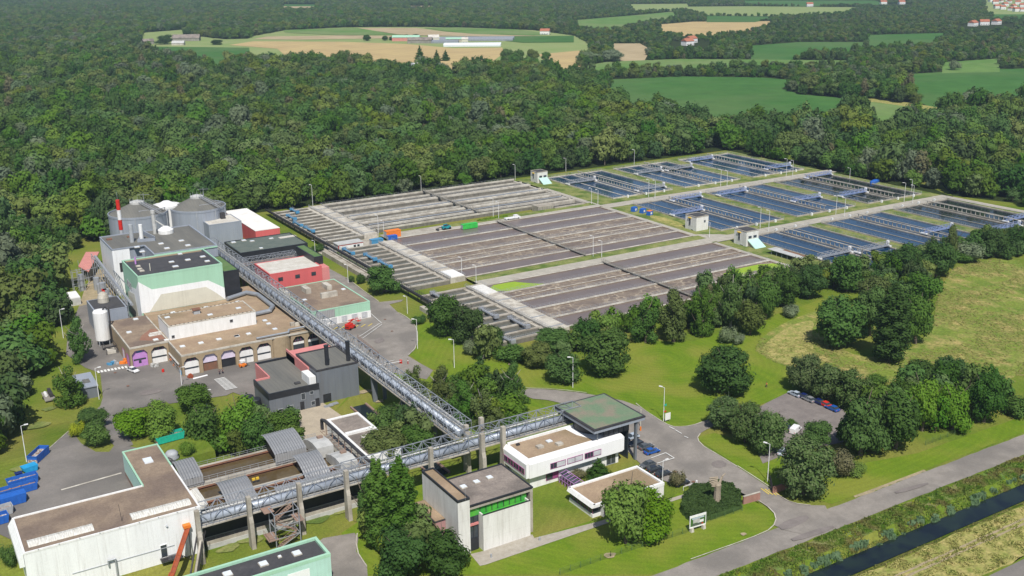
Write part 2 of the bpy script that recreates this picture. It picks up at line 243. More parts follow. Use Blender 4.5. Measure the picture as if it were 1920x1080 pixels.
def watermat(name, c1, c2, scale=.3, rough=.12, bump=.25, lo=.4, hi=.6, stretch=(1, 1, 1), foam=None, fs=.35):
    m = mat(name, c1, c2, scale, rough, 0.5, stretch=stretch, lo=lo, hi=hi, detail=8)
    nt = m.node_tree; L = nt.links; b = nt.nodes['Principled BSDF']
    g = _n(nt, 'ShaderNodeNewGeometry'); t = _n(nt, 'ShaderNodeTexNoise'); t.inputs['Scale'].default_value = 1.3; t.inputs['Detail'].default_value = 4
    L.new(g.outputs['Position'], t.inputs['Vector']); bp = _n(nt, 'ShaderNodeBump'); bp.inputs['Strength'].default_value = bump; bp.inputs['Distance'].default_value = .08
    L.new(t.outputs[0], bp.inputs['Height']); L.new(bp.outputs[0], b.inputs['Normal'])
    if foam:
        mp = _n(nt, 'ShaderNodeMapping'); mp.inputs['Scale'].default_value = (1, .6, 1); nz = _n(nt, 'ShaderNodeTexNoise'); nz.inputs['Scale'].default_value = .5; nz.inputs['Detail'].default_value = 3
        L.new(g.outputs['Position'], nz.inputs['Vector'])
        ad = _n(nt, 'ShaderNodeMix', data_type='VECTOR'); ad.inputs['Factor'].default_value = .96
        vm = _n(nt, 'ShaderNodeVectorMath', operation='MULTIPLY_ADD'); L.new(nz.outputs['Color'], vm.inputs[0]); vm.inputs[1].default_value = (3, 3, 0); L.new(g.outputs['Position'], vm.inputs[2])
        v = _n(nt, 'ShaderNodeTexVoronoi', feature='DISTANCE_TO_EDGE'); v.inputs['Scale'].default_value = fs
        L.new(vm.outputs[0], v.inputs['Vector'])
        r = _n(nt, 'ShaderNodeValToRGB'); r.color_ramp.elements[0].position = 0.02; r.color_ramp.elements[0].color = (.8, .8, .8, 1); r.color_ramp.elements[1].position = .10; r.color_ramp.elements[1].color = (0, 0, 0, 1)
        L.new(v.outputs['Distance'], r.inputs[0])
        n2 = _n(nt, 'ShaderNodeTexNoise'); n2.inputs['Scale'].default_value = .12; n2.inputs['Detail'].default_value = 4; L.new(g.outputs['Position'], n2.inputs['Vector'])
        r2 = _n(nt, 'ShaderNodeValToRGB'); r2.color_ramp.elements[0].position = .42; r2.color_ramp.elements[1].position = .6; L.new(n2.outputs[0], r2.inputs[0])
        mm = _n(nt, 'ShaderNodeMath', operation='MULTIPLY'); L.new(r.outputs[0], mm.inputs[0]); L.new(r2.outputs[0], mm.inputs[1])
        src = b.inputs['Base Color'].links[0].from_socket
        mx = _n(nt, 'ShaderNodeMix', data_type='RGBA'); L.new(mm.outputs[0], mx.inputs['Factor']); L.new(src, mx.inputs['A']); mx.inputs['B'].default_value = tuple(foam) + (1,)
        L.new(mx.outputs['Result'], b.inputs['Base Color'])
        mr = _n(nt, 'ShaderNodeMapRange'); L.new(mm.outputs[0], mr.inputs[0]); mr.inputs[3].default_value = rough; mr.inputs[4].default_value = .8; L.new(mr.outputs[0], b.inputs['Roughness'])
    M[name] = m
watermat('water_blue', (0.008, 0.034, 0.082), (0.011, 0.042, 0.095), .05, .10, .12)
watermat('water_dark', (0.010, 0.016, 0.022), (0.015, 0.024, 0.03), .05, .06, .08)
watermat('water_calm', (0.150, 0.118, 0.108), (0.172, 0.136, 0.120), .12, .38, .5)
watermat('water_aer', (0.145, 0.112, 0.092), (0.21, 0.165, 0.125), .18, .6, .9, foam=(.45, .38, .28))
watermat('water_brown', (0.085, 0.06, 0.028), (0.11, 0.08, 0.04), .3, .14, .3)
watermat('water_canal', (0.006, 0.010, 0.014), (0.014, 0.024, 0.018), .25, .10, .5)
watermat('water_settle', (0.09, 0.095, 0.085), (0.12, 0.12, 0.105), .3, .15, .1)
dm('algae', (0.26, 0.38, 0.03), (0.22, 0.34, 0.03), .6, .9)
# ------------------------------------------------------------------ mesh helpers
class MB:
    def __init__(s): s.v = []; s.f = []; s.mi = []; s.m = 0
    def quad(s, a, b, c, d):
        i = len(s.v); s.v += [a, b, c, d]; s.f.append((i, i + 1, i + 2, i + 3)); s.mi.append(s.m)
    def box(s, x0, y0, z0, x1, y1, z1):
        if x0 > x1: x0, x1 = x1, x0
        if y0 > y1: y0, y1 = y1, y0
        if z0 > z1: z0, z1 = z1, z0
        i = len(s.v)
        s.v += [(x0, y0, z0), (x1, y0, z0), (x1, y1, z0), (x0, y1, z0), (x0, y0, z1), (x1, y0, z1), (x1, y1, z1), (x0, y1, z1)]
        s.f += [(i, i + 3, i + 2, i + 1), (i + 4, i + 5, i + 6, i + 7), (i, i + 1, i + 5, i + 4), (i + 1, i + 2, i + 6, i + 5), (i + 2, i + 3, i + 7, i + 6), (i + 3, i, i + 4, i + 7)]
        s.mi += [s.m] * 6; return s
    def obox(s, c, hx, hy, z0, z1, ang):
        ca, sa = math.cos(ang), math.sin(ang); i = len(s.v)
        for z in (z0, z1):
            for dx, dy in ((-hx, -hy), (hx, -hy), (hx, hy), (-hx, hy)): s.v.append((c[0] + dx * ca - dy * sa, c[1] + dx * sa + dy * ca, z))
        s.f += [(i, i + 3, i + 2, i + 1), (i + 4, i + 5, i + 6, i + 7), (i, i + 1, i + 5, i + 4), (i + 1, i + 2, i + 6, i + 5), (i + 2, i + 3, i + 7, i + 6), (i + 3, i, i + 4, i + 7)]
        s.mi += [s.m] * 6; return s
    def bar(s, a, b, r=.06, n=4, r2=None, cap=True):
        a = Vector(a); b = Vector(b); d = (b - a)
        if d.length < 1e-6: return s
        d.normalize(); u = d.cross(Vector((0, 0, 1)))
        if u.length < 1e-3: u = Vector((1, 0, 0))
        u.normalize(); v = d.cross(u); i = len(s.v); r2 = r if r2 is None else r2
        for p, rr in ((a, r), (b, r2)):
            for k in range(n):
                t = 2 * math.pi * (k + .5) / n; s.v.append(tuple(p + u * (rr * math.cos(t)) + v * (rr * math.sin(t))))
        for k in range(n):
            j = (k + 1) % n; s.f.append((i + k, i + j, i + n + j, i + n + k)); s.mi.append(s.m)
        if cap:
            s.f.append(tuple(i + k for k in range(n - 1, -1, -1))); s.f.append(tuple(i + n + k for k in range(n))); s.mi += [s.m] * 2
        return s
    def path(s, pts, r=.1, n=6):
        for a, b in zip(pts[:-1], pts[1:]): s.bar(a, b, r, n)
        return s
    def lathe(s, cx, cy, prof, n=24):
        i = len(s.v)
        for r, z in prof:
            for k in range(n):
                t = 2 * math.pi * k / n; s.v.append((cx + r * math.cos(t), cy + r * math.sin(t), z))
        for j in range(len(prof) - 1):
            for k in range(n):
                q = (k + 1) % n; a = i + j * n
                s.f.append((a + k, a + q, a + n + q, a + n + k)); s.mi.append(s.m)
        s.f.append(tuple(i + (len(prof) - 1) * n + k for k in range(n))); s.mi.append(s.m)
        return s
    def prism(s, pts, z0, z1):
        "vertical prism on a plan polygon (ccw)"
        i = len(s.v); n = len(pts)
        s.v += [(p[0], p[1], z0) for p in pts] + [(p[0], p[1], z1) for p in pts]
        for t in tessellate_polygon([[Vector((p[0], p[1], 0)) for p in pts]]):
            s.f.append((i + n + t[0], i + n + t[1], i + n + t[2])); s.mi.append(s.m)
        for k in range(n):
            j = (k + 1) % n; s.f.append((i + k, i + j, i + n + j, i + n + k)); s.mi.append(s.m)
        return s
    def xprism(s, prof, x0, x1):
        "profile in (y,z) extruded along x"
        i = len(s.v); n = len(prof)
        s.v += [(x0, p[0], p[1]) for p in prof] + [(x1, p[0], p[1]) for p in prof]
        s.f.append(tuple(i + k for k in range(n))); s.f.append(tuple(i + n + k for k in range(n - 1, -1, -1))); s.mi += [s.m] * 2
        for k in range(n):
            j = (k + 1) % n; s.f.append((i + k, i + j, i + n + j, i + n + k)); s.mi.append(s.m)
        return s
    def yprism(s, prof, y0, y1):
        "profile in (x,z) extruded along y"
        i = len(s.v); n = len(prof)
        s.v += [(p[0], y0, p[1]) for p in prof] + [(p[0], y1, p[1]) for p in prof]
        s.f.append(tuple(i + k for k in range(n))); s.f.append(tuple(i + n + k for k in range(n - 1, -1, -1))); s.mi += [s.m] * 2
        for k in range(n):
            j = (k + 1) % n; s.f.append((i + k, i + j, i + n + j, i + n + k)); s.mi.append(s.m)
        return s
    def build(s, name, mats, parent=None, smooth=False, loc=None, local=False):
        if isinstance(mats, str): mats = [mats]
        me = bpy.data.meshes.new(name)
        me.from_pydata([tuple(Vector(v)) for v in s.v], [], s.f)
        for k in mats: me.materials.append(M[k] if isinstance(k, str) else k)
        me.polygons.foreach_set('material_index', s.mi)
        if smooth: me.polygons.foreach_set('use_smooth', [True] * len(me.polygons))
        bm = bmesh.new(); bm.from_mesh(me); bmesh.ops.recalc_face_normals(bm, faces=bm.faces); bm.to_mesh(me); bm.free()
        me.update(); o = bpy.data.objects.new(name, me); COL.objects.link(o)
        if parent: o.parent = parent; o.location = -parent.location if (parent.type == 'EMPTY' and not local) else Vector((0, 0, 0))
        if loc: o.location = loc
        return o
def tag(o, label, cat=None, group=None, kind=None):
    if label: o['label'] = label
    if cat: o['category'] = cat
    if group: o['group'] = group
    if kind: o['kind'] = kind
    return o
def thing(name, label, cat, group=None, loc=(0, 0, 0), rz=0):
    o = bpy.data.objects.new(name, None); COL.objects.link(o); o.location = loc; o.rotation_euler = (0, 0, rz); o.empty_display_size = .5
    return tag(o, label, cat, group)
def dup(root, loc, rz=0, sc=None, label=None, mats=None):
    r = root.copy(); COL.objects.link(r); r.location = loc; r.rotation_euler = (0, 0, rz)
    if sc: r.scale = sc
    if label: r['label'] = label
    def rec(a, b):
        for ch in [c for c in a.children]:
            d = ch.copy(); COL.objects.link(d); d.parent = b
            if mats and ch.name.split('.')[0] in mats:
                for sl in d.material_slots: sl.link = 'OBJECT'; sl.material = M[mats[ch.name.split('.')[0]]]
            rec(ch, d)
    rec(root, r); return r
def clipp(poly, ax, v, keep):
    out = []; n = len(poly)
    for i in range(n):
        a, b = poly[i], poly[(i + 1) % n]
        ia = (a[ax] >= v) if keep > 0 else (a[ax] <= v); ib = (b[ax] >= v) if keep > 0 else (b[ax] <= v)
        if ia: out.append(a)
        if ia != ib:
            t = (v - a[ax]) / (b[ax] - a[ax]); out.append((a[0] + t * (b[0] - a[0]), a[1] + t * (b[1] - a[1])))
    return out
_sh = [0]
def sheet(name, pts, mk, layer=1, label=None, kind='structure', z=None):
    "flat ground cover laid over the terrain; pts are ground points"
    mb = MB(); pieces = []; _sh[0] += 1; zo = .0035 * (_sh[0] % 60)
    if z is None and any(p[0] < 60 and p[1] < 292 for p in pts):
        A = clipp(pts, 0, 60, -1); pieces.append((clipp(pts, 0, 60, 1), None))
        for lo, hi in ((-999, 212), (212, 262), (262, 292), (292, 9999)):
            if A:
                B = clipp(A, 1, lo, 1)
                if B: B = clipp(B, 1, hi, -1)
                if B and lo == 212: pieces.append((clipp(B, 0, 46, -1), 'p')) ; C = clipp(B, 0, 46, 1); pieces.append((clipp(C, 1, 240, 1) if C else [], 'p'))
                elif B: pieces.append((B, 'p' if lo >= 262 else None))
    else: pieces = [(pts, None)]
    for P, f in pieces:
        if len(P) < 3: continue
        i = len(mb.v)
        for p in P:
            zz = z if z is not None else (terr(min(p[0], 59.99) if p[0] <= 60 else p[0], p[1]) if f else 0)
            if f == 'p' and z is None:
                if 211.9 <= p[1] <= 262.1: zz = PZ
            mb.v.append((p[0], p[1], zz + (.22 * layer if z is None and P[0][1] > 700 else .03 * layer) + (zo if z is None else zo * .05)))
        for t in tessellate_polygon([[Vector((p[0], p[1], 0)) for p in P]]):
            mb.f.append((i + t[0], i + t[1], i + t[2])); mb.mi.append(0)
    o = mb.build(name, mk); 
    for p in o.data.polygons:
        if p.normal.z < 0: o.data.flip_normals(); break
    o['kind'] = kind
    if label: o['label'] = label
    return o
def smoothp(pts, it=2):
    "round the corners of a polygon (Chaikin)"
    for _ in range(it):
        q = []; n = len(pts)
        for i in range(n):
            a, b = pts[i], pts[(i + 1) % n]
            q += [(a[0] * .75 + b[0] * .25, a[1] * .75 + b[1] * .25), (a[0] * .25 + b[0] * .75, a[1] * .25 + b[1] * .75)]
        pts = q
    return pts
def PX(*p): return [at(*q) for q in p]
# ================================================================== SETTING
def ground():
    B = 7000
    V = []; Z = []; E = []
    def loop(pts, z, close=True):
        i = len(V)
        for k, p in enumerate(pts): V.append(Vector(p)); Z.append(z[k] if isinstance(z, (list, tuple)) else z)
        n = len(pts)
        for k in range(n if close else n - 1): E.append((i + k, i + (k + 1) % n))
    loop([(-2500, -600), (B, -600), (B, B), (-2500, B)], 0)
    for y, z in ((133.6, 0), (131.0, -1.9), (126.2, -1.9), (123.6, 0)): loop([(-2499, y), (B - 1, y)], z, False)
    loop([(-90, 212), (46, 212), (46, 240), (60, 240), (60, 262), (-90, 262)], PZ)
    loop([(-90, 262.001), (60, 262.001), (60, 292), (-90, 292)], [PZ, PZ, 0, 0])
    loop([(-90.3, 200), (46.3, 200), (46.3, 239.7), (60.3, 239.7), (60.3, 292.3), (-90.3, 292.3)], 0)
    for y in range(150, 560, 40):
        V.append(Vector((-60, y))); Z.append(0) if False else Z.append(0); V[-1] = Vector((320, y))
    r = delaunay_2d_cdt(V, E, [], 0, 1e-4)
    vo, fo, orig = r[0], r[2], r[3]
    mb = MB()
    for v, og in zip(vo, orig):
        z = Z[og[0]] if og else (-1.9 if 126 < v.y < 131.2 else 0)
        mb.v.append((v.x, v.y, z))
    mb.f = [tuple(f) for f in fo]; mb.mi = [0] * len(mb.f)
    o = mb.build('ground', 'grass'); o['kind'] = 'structure'
ground()
sheet('canal_water', [(-400, 126.1), (3000, 126.1), (3000, 131.15), (-400, 131.15)], 'water_canal', z=-1.45)
def edgy(x0, x1, y0, y1, step, amp, seed):
    rr = random.Random(seed); P = []
    n = int((x1 - x0) / step)
    P += [(x0 + k * step, y0 + rr.uniform(-amp, amp)) for k in range(n + 1)]
    P += [(x1 - k * step, y1 + rr.uniform(-amp, amp)) for k in range(n + 1)]
    return P
sheet('canal_bank', edgy(60, 420, 133.7, 138.2, 2.2, .35, 1), 'bank', 1)
sheet('canal_bank', edgy(60, 420, 110, 123.5, 3, .5, 2), 'drygrass', 1)
sheet('canal_road', edgy(60, 500, 138.8, 146.0, 2.5, .15, 3), 'asphalt_road', 2)
sheet('dirt_track', edgy(60, 420, 118.0, 118.55, 2, .12, 4), 'dirt', 2); sheet('dirt_track', edgy(60, 420, 119.3, 119.85, 2, .12, 5), 'dirt', 2)
sheet('corner_road', [(60, 90), (420, 90), (420, 109.6), (60, 109.6)], 'asphalt', 2)
sheet('gravel_shoulder', edgy(181, 206, 146.0, 147.4, 1.3, .5, 6), 'dirt', 1)
sheet('lawn', PX((860, 1078), (1400, 1078), (1452, 985), (1456, 970), (1446, 958), (1396, 930), (1270, 925), (1240, 950), (1180, 955), (1000, 1010), (990, 900), (870, 930), (790, 900), (640, 1000), (660, 1078)), 'lawn', 1)
sheet('lawn', PX((1313, 818), (1308, 824), (1390, 878), (1446, 914), (1560, 945), (1612, 926), (1935, 805), (1935, 775), (1720, 850), (1560, 880), (1340, 812)), 'lawn', 1)
sheet('lawn', PX((985, 690), (960, 725), (1100, 737), (1235, 790), (1262, 800), (1290, 799), (1480, 742), (1560, 700), (1450, 680), (1420, 640), (1560, 585), (1545, 560), (1300, 640), (1190, 640), (1080, 680)), 'lawn', 1)
sheet('lawn', PX((783, 600), (784, 645), (768, 665), (800, 690), (990, 725), (1040, 690), (960, 640), (870, 620)), 'lawn', 1)
sheet('lawn', PX((620, 780), (700, 700), (740, 740), (900, 820), (1000, 830), (1080, 790), (1000, 750), (880, 700), (700, 690)), 'lawn', 1)
sheet('meadow', smoothp(PX((1430, 630), (1415, 655), (1430, 668), (1475, 690), (1600, 715), (1700, 720), (1760, 690), (1935, 740), (1935, 480), (1830, 490), (1785, 505), (1760, 545), (1745, 640), (1640, 680), (1540, 640), (1530, 600), (1555, 575), (1480, 600)), 2), 'meadow', 2)
sheet('meadow', smoothp(PX((1424, 652), (1436, 668), (1482, 690), (1530, 690), (1526, 660), (1522, 625), (1528, 598), (1480, 610)), 2), 'drygrass', 3)
# roads and yards
sheet('gate_road', smoothp(PX((1449, 990), (1457, 972), (1449, 958), (1424, 941), (1396, 928), (1380, 918), (1366, 914), (1317, 916), (1240, 905), (1200, 870), (1170, 840), (1180, 800), (1130, 780), (1040, 752), (985, 747), (980, 729), (1024, 730), (1100, 738), (1192, 757), (1236, 788), (1262, 801), (1289, 800), (1317, 792), (1340, 780), (1360, 790), (1312, 812), (1307, 823), (1320, 838), (1383, 876), (1446, 917), (1478, 941), (1509, 948), (1560, 949), (1540, 1010)), 1), 'asphalt_road', 3)
sheet('staff_car_park', PX((1439, 755), (1478, 736), (1500, 742), (1580, 768), (1600, 790), (1580, 830), (1480, 850), (1430, 870), (1400, 800), (1385, 786)), 'park', 2)
sheet('east_yard', PX((603, 496), (649, 521), (683, 547), (711, 567), (757, 562), (752, 566), (730, 571), (747, 587), (771, 601), (782, 618), (784, 640), (778, 656), (765, 668), (790, 683), (812, 695), (800, 712), (740, 700), (700, 690), (660, 660), (620, 630), (598, 590), (590, 520)), 'asphalt_road', 2)
sheet('works_yard', PX((148, 575), (127, 625), (124, 665), (160, 690), (188, 700), (193, 745), (188, 762), (173, 775), (196, 800), (222, 792), (245, 770), (300, 757), (425, 742), (437, 736), (500, 760), (560, 770), (560, 690), (640, 640), (600, 600), (210, 560)), 'asphalt', 2)
sheet('skip_yard', PX((131, 808), (91, 842), (40, 900), (-40, 985), (60, 1030), (100, 1060), (300, 1000), (300, 850), (245, 838), (215, 835), (205, 848), (180, 848), (152, 832), (140, 815)), 'asphalt', 2)
sheet('driveway', PX((196, 800), (222, 792), (250, 835), (222, 845), (208, 830)), 'asphalt', 3)
sheet('paved_apron', PX((497, 775), (600, 752), (612, 760), (655, 790), (640, 820), (600, 840), (540, 850), (510, 800)), 'paving', 2)
sheet('lower_road', PX((606, 1010), (665, 1000), (672, 1010), (668, 1035), (688, 1060), (690, 1090), (560, 1090), (580, 1030)), 'asphalt_road', 2)
sheet('garden_path', PX((882, 1040), (912, 1033), (1125, 978), (1290, 925), (1293, 930), (1130, 985), (910, 1060), (900, 1062)), 'pathm', 2)
sheet('pebble_bed', PX((912, 1032), (998, 1003), (1002, 1010), (930, 1045), (918, 1046)), 'pathm', 2)
sheet('channel_water', [(103.5, 208), (107.5, 208), (107.5, 258), (103.5, 258)], 'water_dark', 2)
sheet('side_yard', PX((148, 575), (158, 545), (170, 520), (184, 505), (205, 505), (215, 540), (215, 570), (190, 600), (165, 600)), 'dirt', 1)
for q in (((1675, 922), (1738, 905), (1742, 910), (1682, 928)), ((1455, 985), (1510, 965), (1520, 975), (1470, 998)), ((1330, 870), (1352, 862), (1366, 874), (1345, 880)), ((700, 640), (716, 632), (722, 640), (708, 646)), ((260, 735), (300, 728), (305, 736), (266, 744)), ((1480, 1010), (1560, 985), (1566, 992), (1490, 1018))): sheet('asphalt_patch', smoothp(PX(*q), 1), 'park', 4)
for q in ((735, 622), (722, 600), (1265, 886), (1300, 905), (216, 700), (240, 725)): g_ = at(*q); sheet('manhole', [(g_[0] + .45 * math.cos(k * .785), g_[1] + .45 * math.sin(k * .785)) for k in range(8)], 'rustwall', 5)
def blob(px_, py_, r, mk, sd, nm='bare_patch'):
    g = at(px_, py_); rr = random.Random(sd); sheet(nm, smoothp([(g[0] + r * rr.uniform(.5, 1.3) * math.cos(k * .7), g[1] + r * .7 * rr.uniform(.5, 1.3) * math.sin(k * .7)) for k in range(9)], 2), mk, 2.5)
for k, (a_, b_, r_, mk) in enumerate(((683, 735, 2.2, 'dirt'), (712, 753, 1.6, 'dirt'), (590, 975, 3.0, 'verge'), (640, 960, 2.0, 'verge'), (470, 1012, 3, 'verge'), (430, 1030, 2.5, 'verge'), (1143, 1043, 1.6, 'dirt'), (1393, 1003, 1.0, 'dirt'), (1110, 780, 2, 'verge'), (92, 768, 2.5, 'verge'), (70, 800, 4, 'verge'), (40, 880, 3, 'verge'), (1580, 862, 4, 'verge'), (1560, 880, 3, 'verge'), (960, 684, 1.6, 'dirt'), (1370, 800, 2.5, 'verge'), (628, 745, 2, 'verge'), (575, 830, 2.5, 'verge'))): blob(a_, b_, r_, mk, k)
def kerb(*P, w_=.22, mk='concrete_pale'):
    q = [Vector(at(*p)) for p in P]; q = [q[0]] + smoothp([tuple(v) for v in q], 1)[1:-2] + [q[-1]] if len(q) > 3 and False else q
    for a_, b_ in zip(q[:-1], q[1:]):
        d = (b_ - a_).normalized() if (b_ - a_).length > 0 else Vector((1, 0)); n = Vector((-d.y, d.x)) * w_ / 2
        sheet('kerb', [tuple(a_ + n), tuple(a_ - n), tuple(b_ - n), tuple(b_ + n)], mk, 7)
kerb((1446, 917), (1414, 896), (1383, 876), (1352, 857), (1320, 838), (1310, 828), (1308, 821), (1313, 814)); kerb((1317, 792), (1303, 797), (1289, 800), (1275, 801), (1262, 801), (1250, 796), (1236, 788), (1210, 771), (1192, 757))
kerb((1295, 1050), (1340, 1034), (1380, 1020), (1415, 1007), (1440, 996), (1451, 986), (1455, 975), (1452, 964), (1440, 952), (1424, 941)); kerb((1453, 926), (1466, 934), (1478, 941), (1495, 946), (1520, 949)); kerb((747, 587), (760, 594), (771, 602), (779, 613), (783, 625), (783, 640), (778, 655), (766, 667)); kerb((649, 521), (683, 547), (711, 567)); kerb((985, 729), (1024, 730), (1060, 733), (1100, 738)); kerb((670, 1002), (668, 1020), (672, 1040), (688, 1065))
# ================================================================== FAR FIELDS (things beyond the wood)
FIELDS = []
def field(name, mk, layer, *p, clear=True):
    pts = [at(*q[:2]) if len(q) == 2 else gz(q[0], q[1], q[2]) for q in p]
    sheet(name, pts, mk, layer); 
    if clear: FIELDS.append(pts)
T = 13
field('meadow', 'paleland', 1, (266, 62), (342, 56), (350, 66), (420, 74), (465, 73), (475, 68), (535, 57), (640, 52), (700, 51), (800, 51), (900, 53), (1000, 57), (1060, 65), (1078, 68), (1100, 80), (1112, 97), (1060, 118, T), (1035, 118, T), (980, 108, T), (880, 116, T), (840, 120, T), (760, 112, T), (700, 108, T), (640, 102, T), (560, 100, T), (500, 104, T), (455, 100, T), (400, 118, T), (350, 100, T), (287, 92, T), (262, 80))
field('maize_field', 'maize', 2, (290, 88), (467, 90), (470, 100, 6), (455, 112, 6), (400, 118, T), (350, 100, T), (300, 96, T), clear=False)
field('wheat_field', 'wheat', 2, (430, 85), (475, 78), (640, 79), (760, 83), (850, 91), (942, 90), (945, 100), (900, 112, T), (870, 115, T), (770, 113, T), (700, 108, T), (640, 102, T), (550, 100, T), (520, 92), clear=False)
field('wheat_field', 'stubble', 2, (474, 74), (500, 69), (640, 67), (760, 68), (760, 72), (560, 75), clear=False)
field('stubble_field', 'stubble', 3, (665, 53), (780, 53), (830, 60), (900, 65), (1035, 69), (1030, 71), (900, 69), (780, 67), (745, 65), clear=False)
field('crop_field', 'crop', 3, (795, 53), (860, 52), (970, 56), (1035, 65), (1000, 67), (890, 65), (840, 60), clear=False)
field('maize_field', 'maize', 3, (900, 69), (1076, 68), (1076, 80), (980, 81), (935, 76), clear=False)
field('crop_field', 'crop', 3, (530, 57), (670, 53), (745, 66), (640, 67), (535, 62), clear=False)
field('wheat_field', 'wheat', 3, (1010, 103), (1085, 96), (1110, 98), (1080, 116, T), (1040, 118, T), clear=False)
field('crop_field', 'crop', 1, (1080, 38), (1200, 28), (1262, 22), (1268, 34), (1200, 44), (1140, 48, 8), (1085, 44, 8))
field('stubble_field', 'stubble', 1, (1140, 82), (1200, 82), (1220, 93), (1205, 105, 10), (1160, 104, 10))
field('crop_field', 'paleland', 1, (1250, 13), (1400, 12), (1513, 13), (1610, 14), (1585, 26), (1467, 31), (1330, 29))
field('maize_field', 'maize', 2, (1325, 30), (1467, 32), (1415, 39, 3), (1325, 39, 3))
field('wheat_field', 'wheat', 1, (1240, 46), (1300, 41), (1443, 40), (1446, 47), (1400, 56, 4), (1300, 60, 8), (1240, 56, 6))
field('crop_field', 'maize', 1, (1627, 66), (1777, 62), (1745, 80, 6), (1627, 82, 8))
field('crop_field', 'crop', 1, (1075, 128), (1140, 116), (1280, 111), (1593, 114), (1596, 122), (1543, 126), (1400, 130), (1290, 134), (1127, 138), (1075, 134))
field('crop_field', 'maize', 1, (1140, 150), (1280, 144), (1430, 146), (1518, 154), (1465, 166), (1500, 178), (1575, 184), (1610, 192), (1560, 212, T), (1480, 208, T), (1340, 215, T), (1250, 190, T), (1140, 180, T))
field('crop_field', 'crop', 1, (1572, 186), (1640, 186), (1780, 207), (1740, 220, 6), (1650, 226, T), (1610, 205))
field('stubble_strip', 'drygrass', 2, (1572, 184), (1645, 184), (1785, 206), (1780, 211), (1640, 192), (1585, 192), clear=False)
field('crop_field', 'maize', 1, (1648, 142), (1740, 137), (1863, 130), (1960, 128), (1960, 188, 6), (1757, 188, 8), (1690, 168, 3))
field('crop_field', 'crop', 1, (1767, 117), (1875, 110), (1875, 128, 4), (1767, 132, 3))
field('crop_field', 'maize', 1, (1405, 86), (1500, 79), (1622, 79), (1620, 86, 6), (1440, 105, 8), (1410, 104, 8))
field('crop_field', 'maize', 1, (1395, 1), (1640, 1), (1670, 10), (1500, 12), (1395, 10))
field('crop_field', 'paleland', 1, (1180, 8), (1290, 7), (1290, 14, 6), (1190, 18, 6))
field('stubble_field', 'stubble', 1, (527, 12), (592, 12), (592, 18, 4), (530, 18, 4))
field('maize_field', 'maize', 1, (530, 8), (640, 9), (600, 12), (530, 12))
field('stubble_field', 'stubble', 1, (762, 11), (815, 11), (810, 16, 3), (765, 17, 3))
field('maize_field', 'maize', 1, (1860, 26), (1960, 24), (1960, 34), (1860, 36))
field('grass_strip', 'grass', 1, (1440, 283), (1470, 288), (1560, 308), (1590, 322), (1640, 318), (1700, 330), (1765, 345), (1790, 372), (1935, 400), (1935, 385), (1780, 352, 4), (1700, 318, 4), (1560, 300, 5), (1440, 276, 5))
PLANT = [[(150, 270), (315, 270), (470, 268), (470, 500), (480, 505), (470, 512), (300, 504), (150, 506), (138, 498), (80, 490), (78, 482), (54, 480), (54, 440), (45, 390), (41, 345), (20, 330), (-60, 330), (-60, 120), (420, 120), (420, 260), (315, 269.9), (150, 269.9)]]
field('village_green', 'paleland', 1, (1846, 0), (1930, 0), (1930, 27), (1850, 27))
FARH = [(1289, 85), (1296, 80), (1824, 49), (1845, 47), (1868, 46), (1656, 8), (1690, 8), (1518, 12), (350, 78), (278, 83)]
CORR = []
for q in FARH:
    a = gz(q[0], q[1], 0); b = gz(q[0], q[1] + 5, 0); d = Vector((b[0] - a[0], b[1] - a[1])); d.normalize(); n = Vector((-d.y, d.x)) * 26; L_ = 150
    CORR.append([(a[0] + n.x - d.x * 20, a[1] + n.y - d.y * 20), (a[0] - n.x - d.x * 20, a[1] - n.y - d.y * 20), (a[0] - n.x + d.x * L_, a[1] - n.y + d.y * L_), (a[0] + n.x + d.x * L_, a[1] + n.y + d.y * L_)])
PLANT += CORR
PLANT.append([(310, 256), (420, 250), (480, 250), (480, 300), (469, 300), (469, 271), (310, 271)])
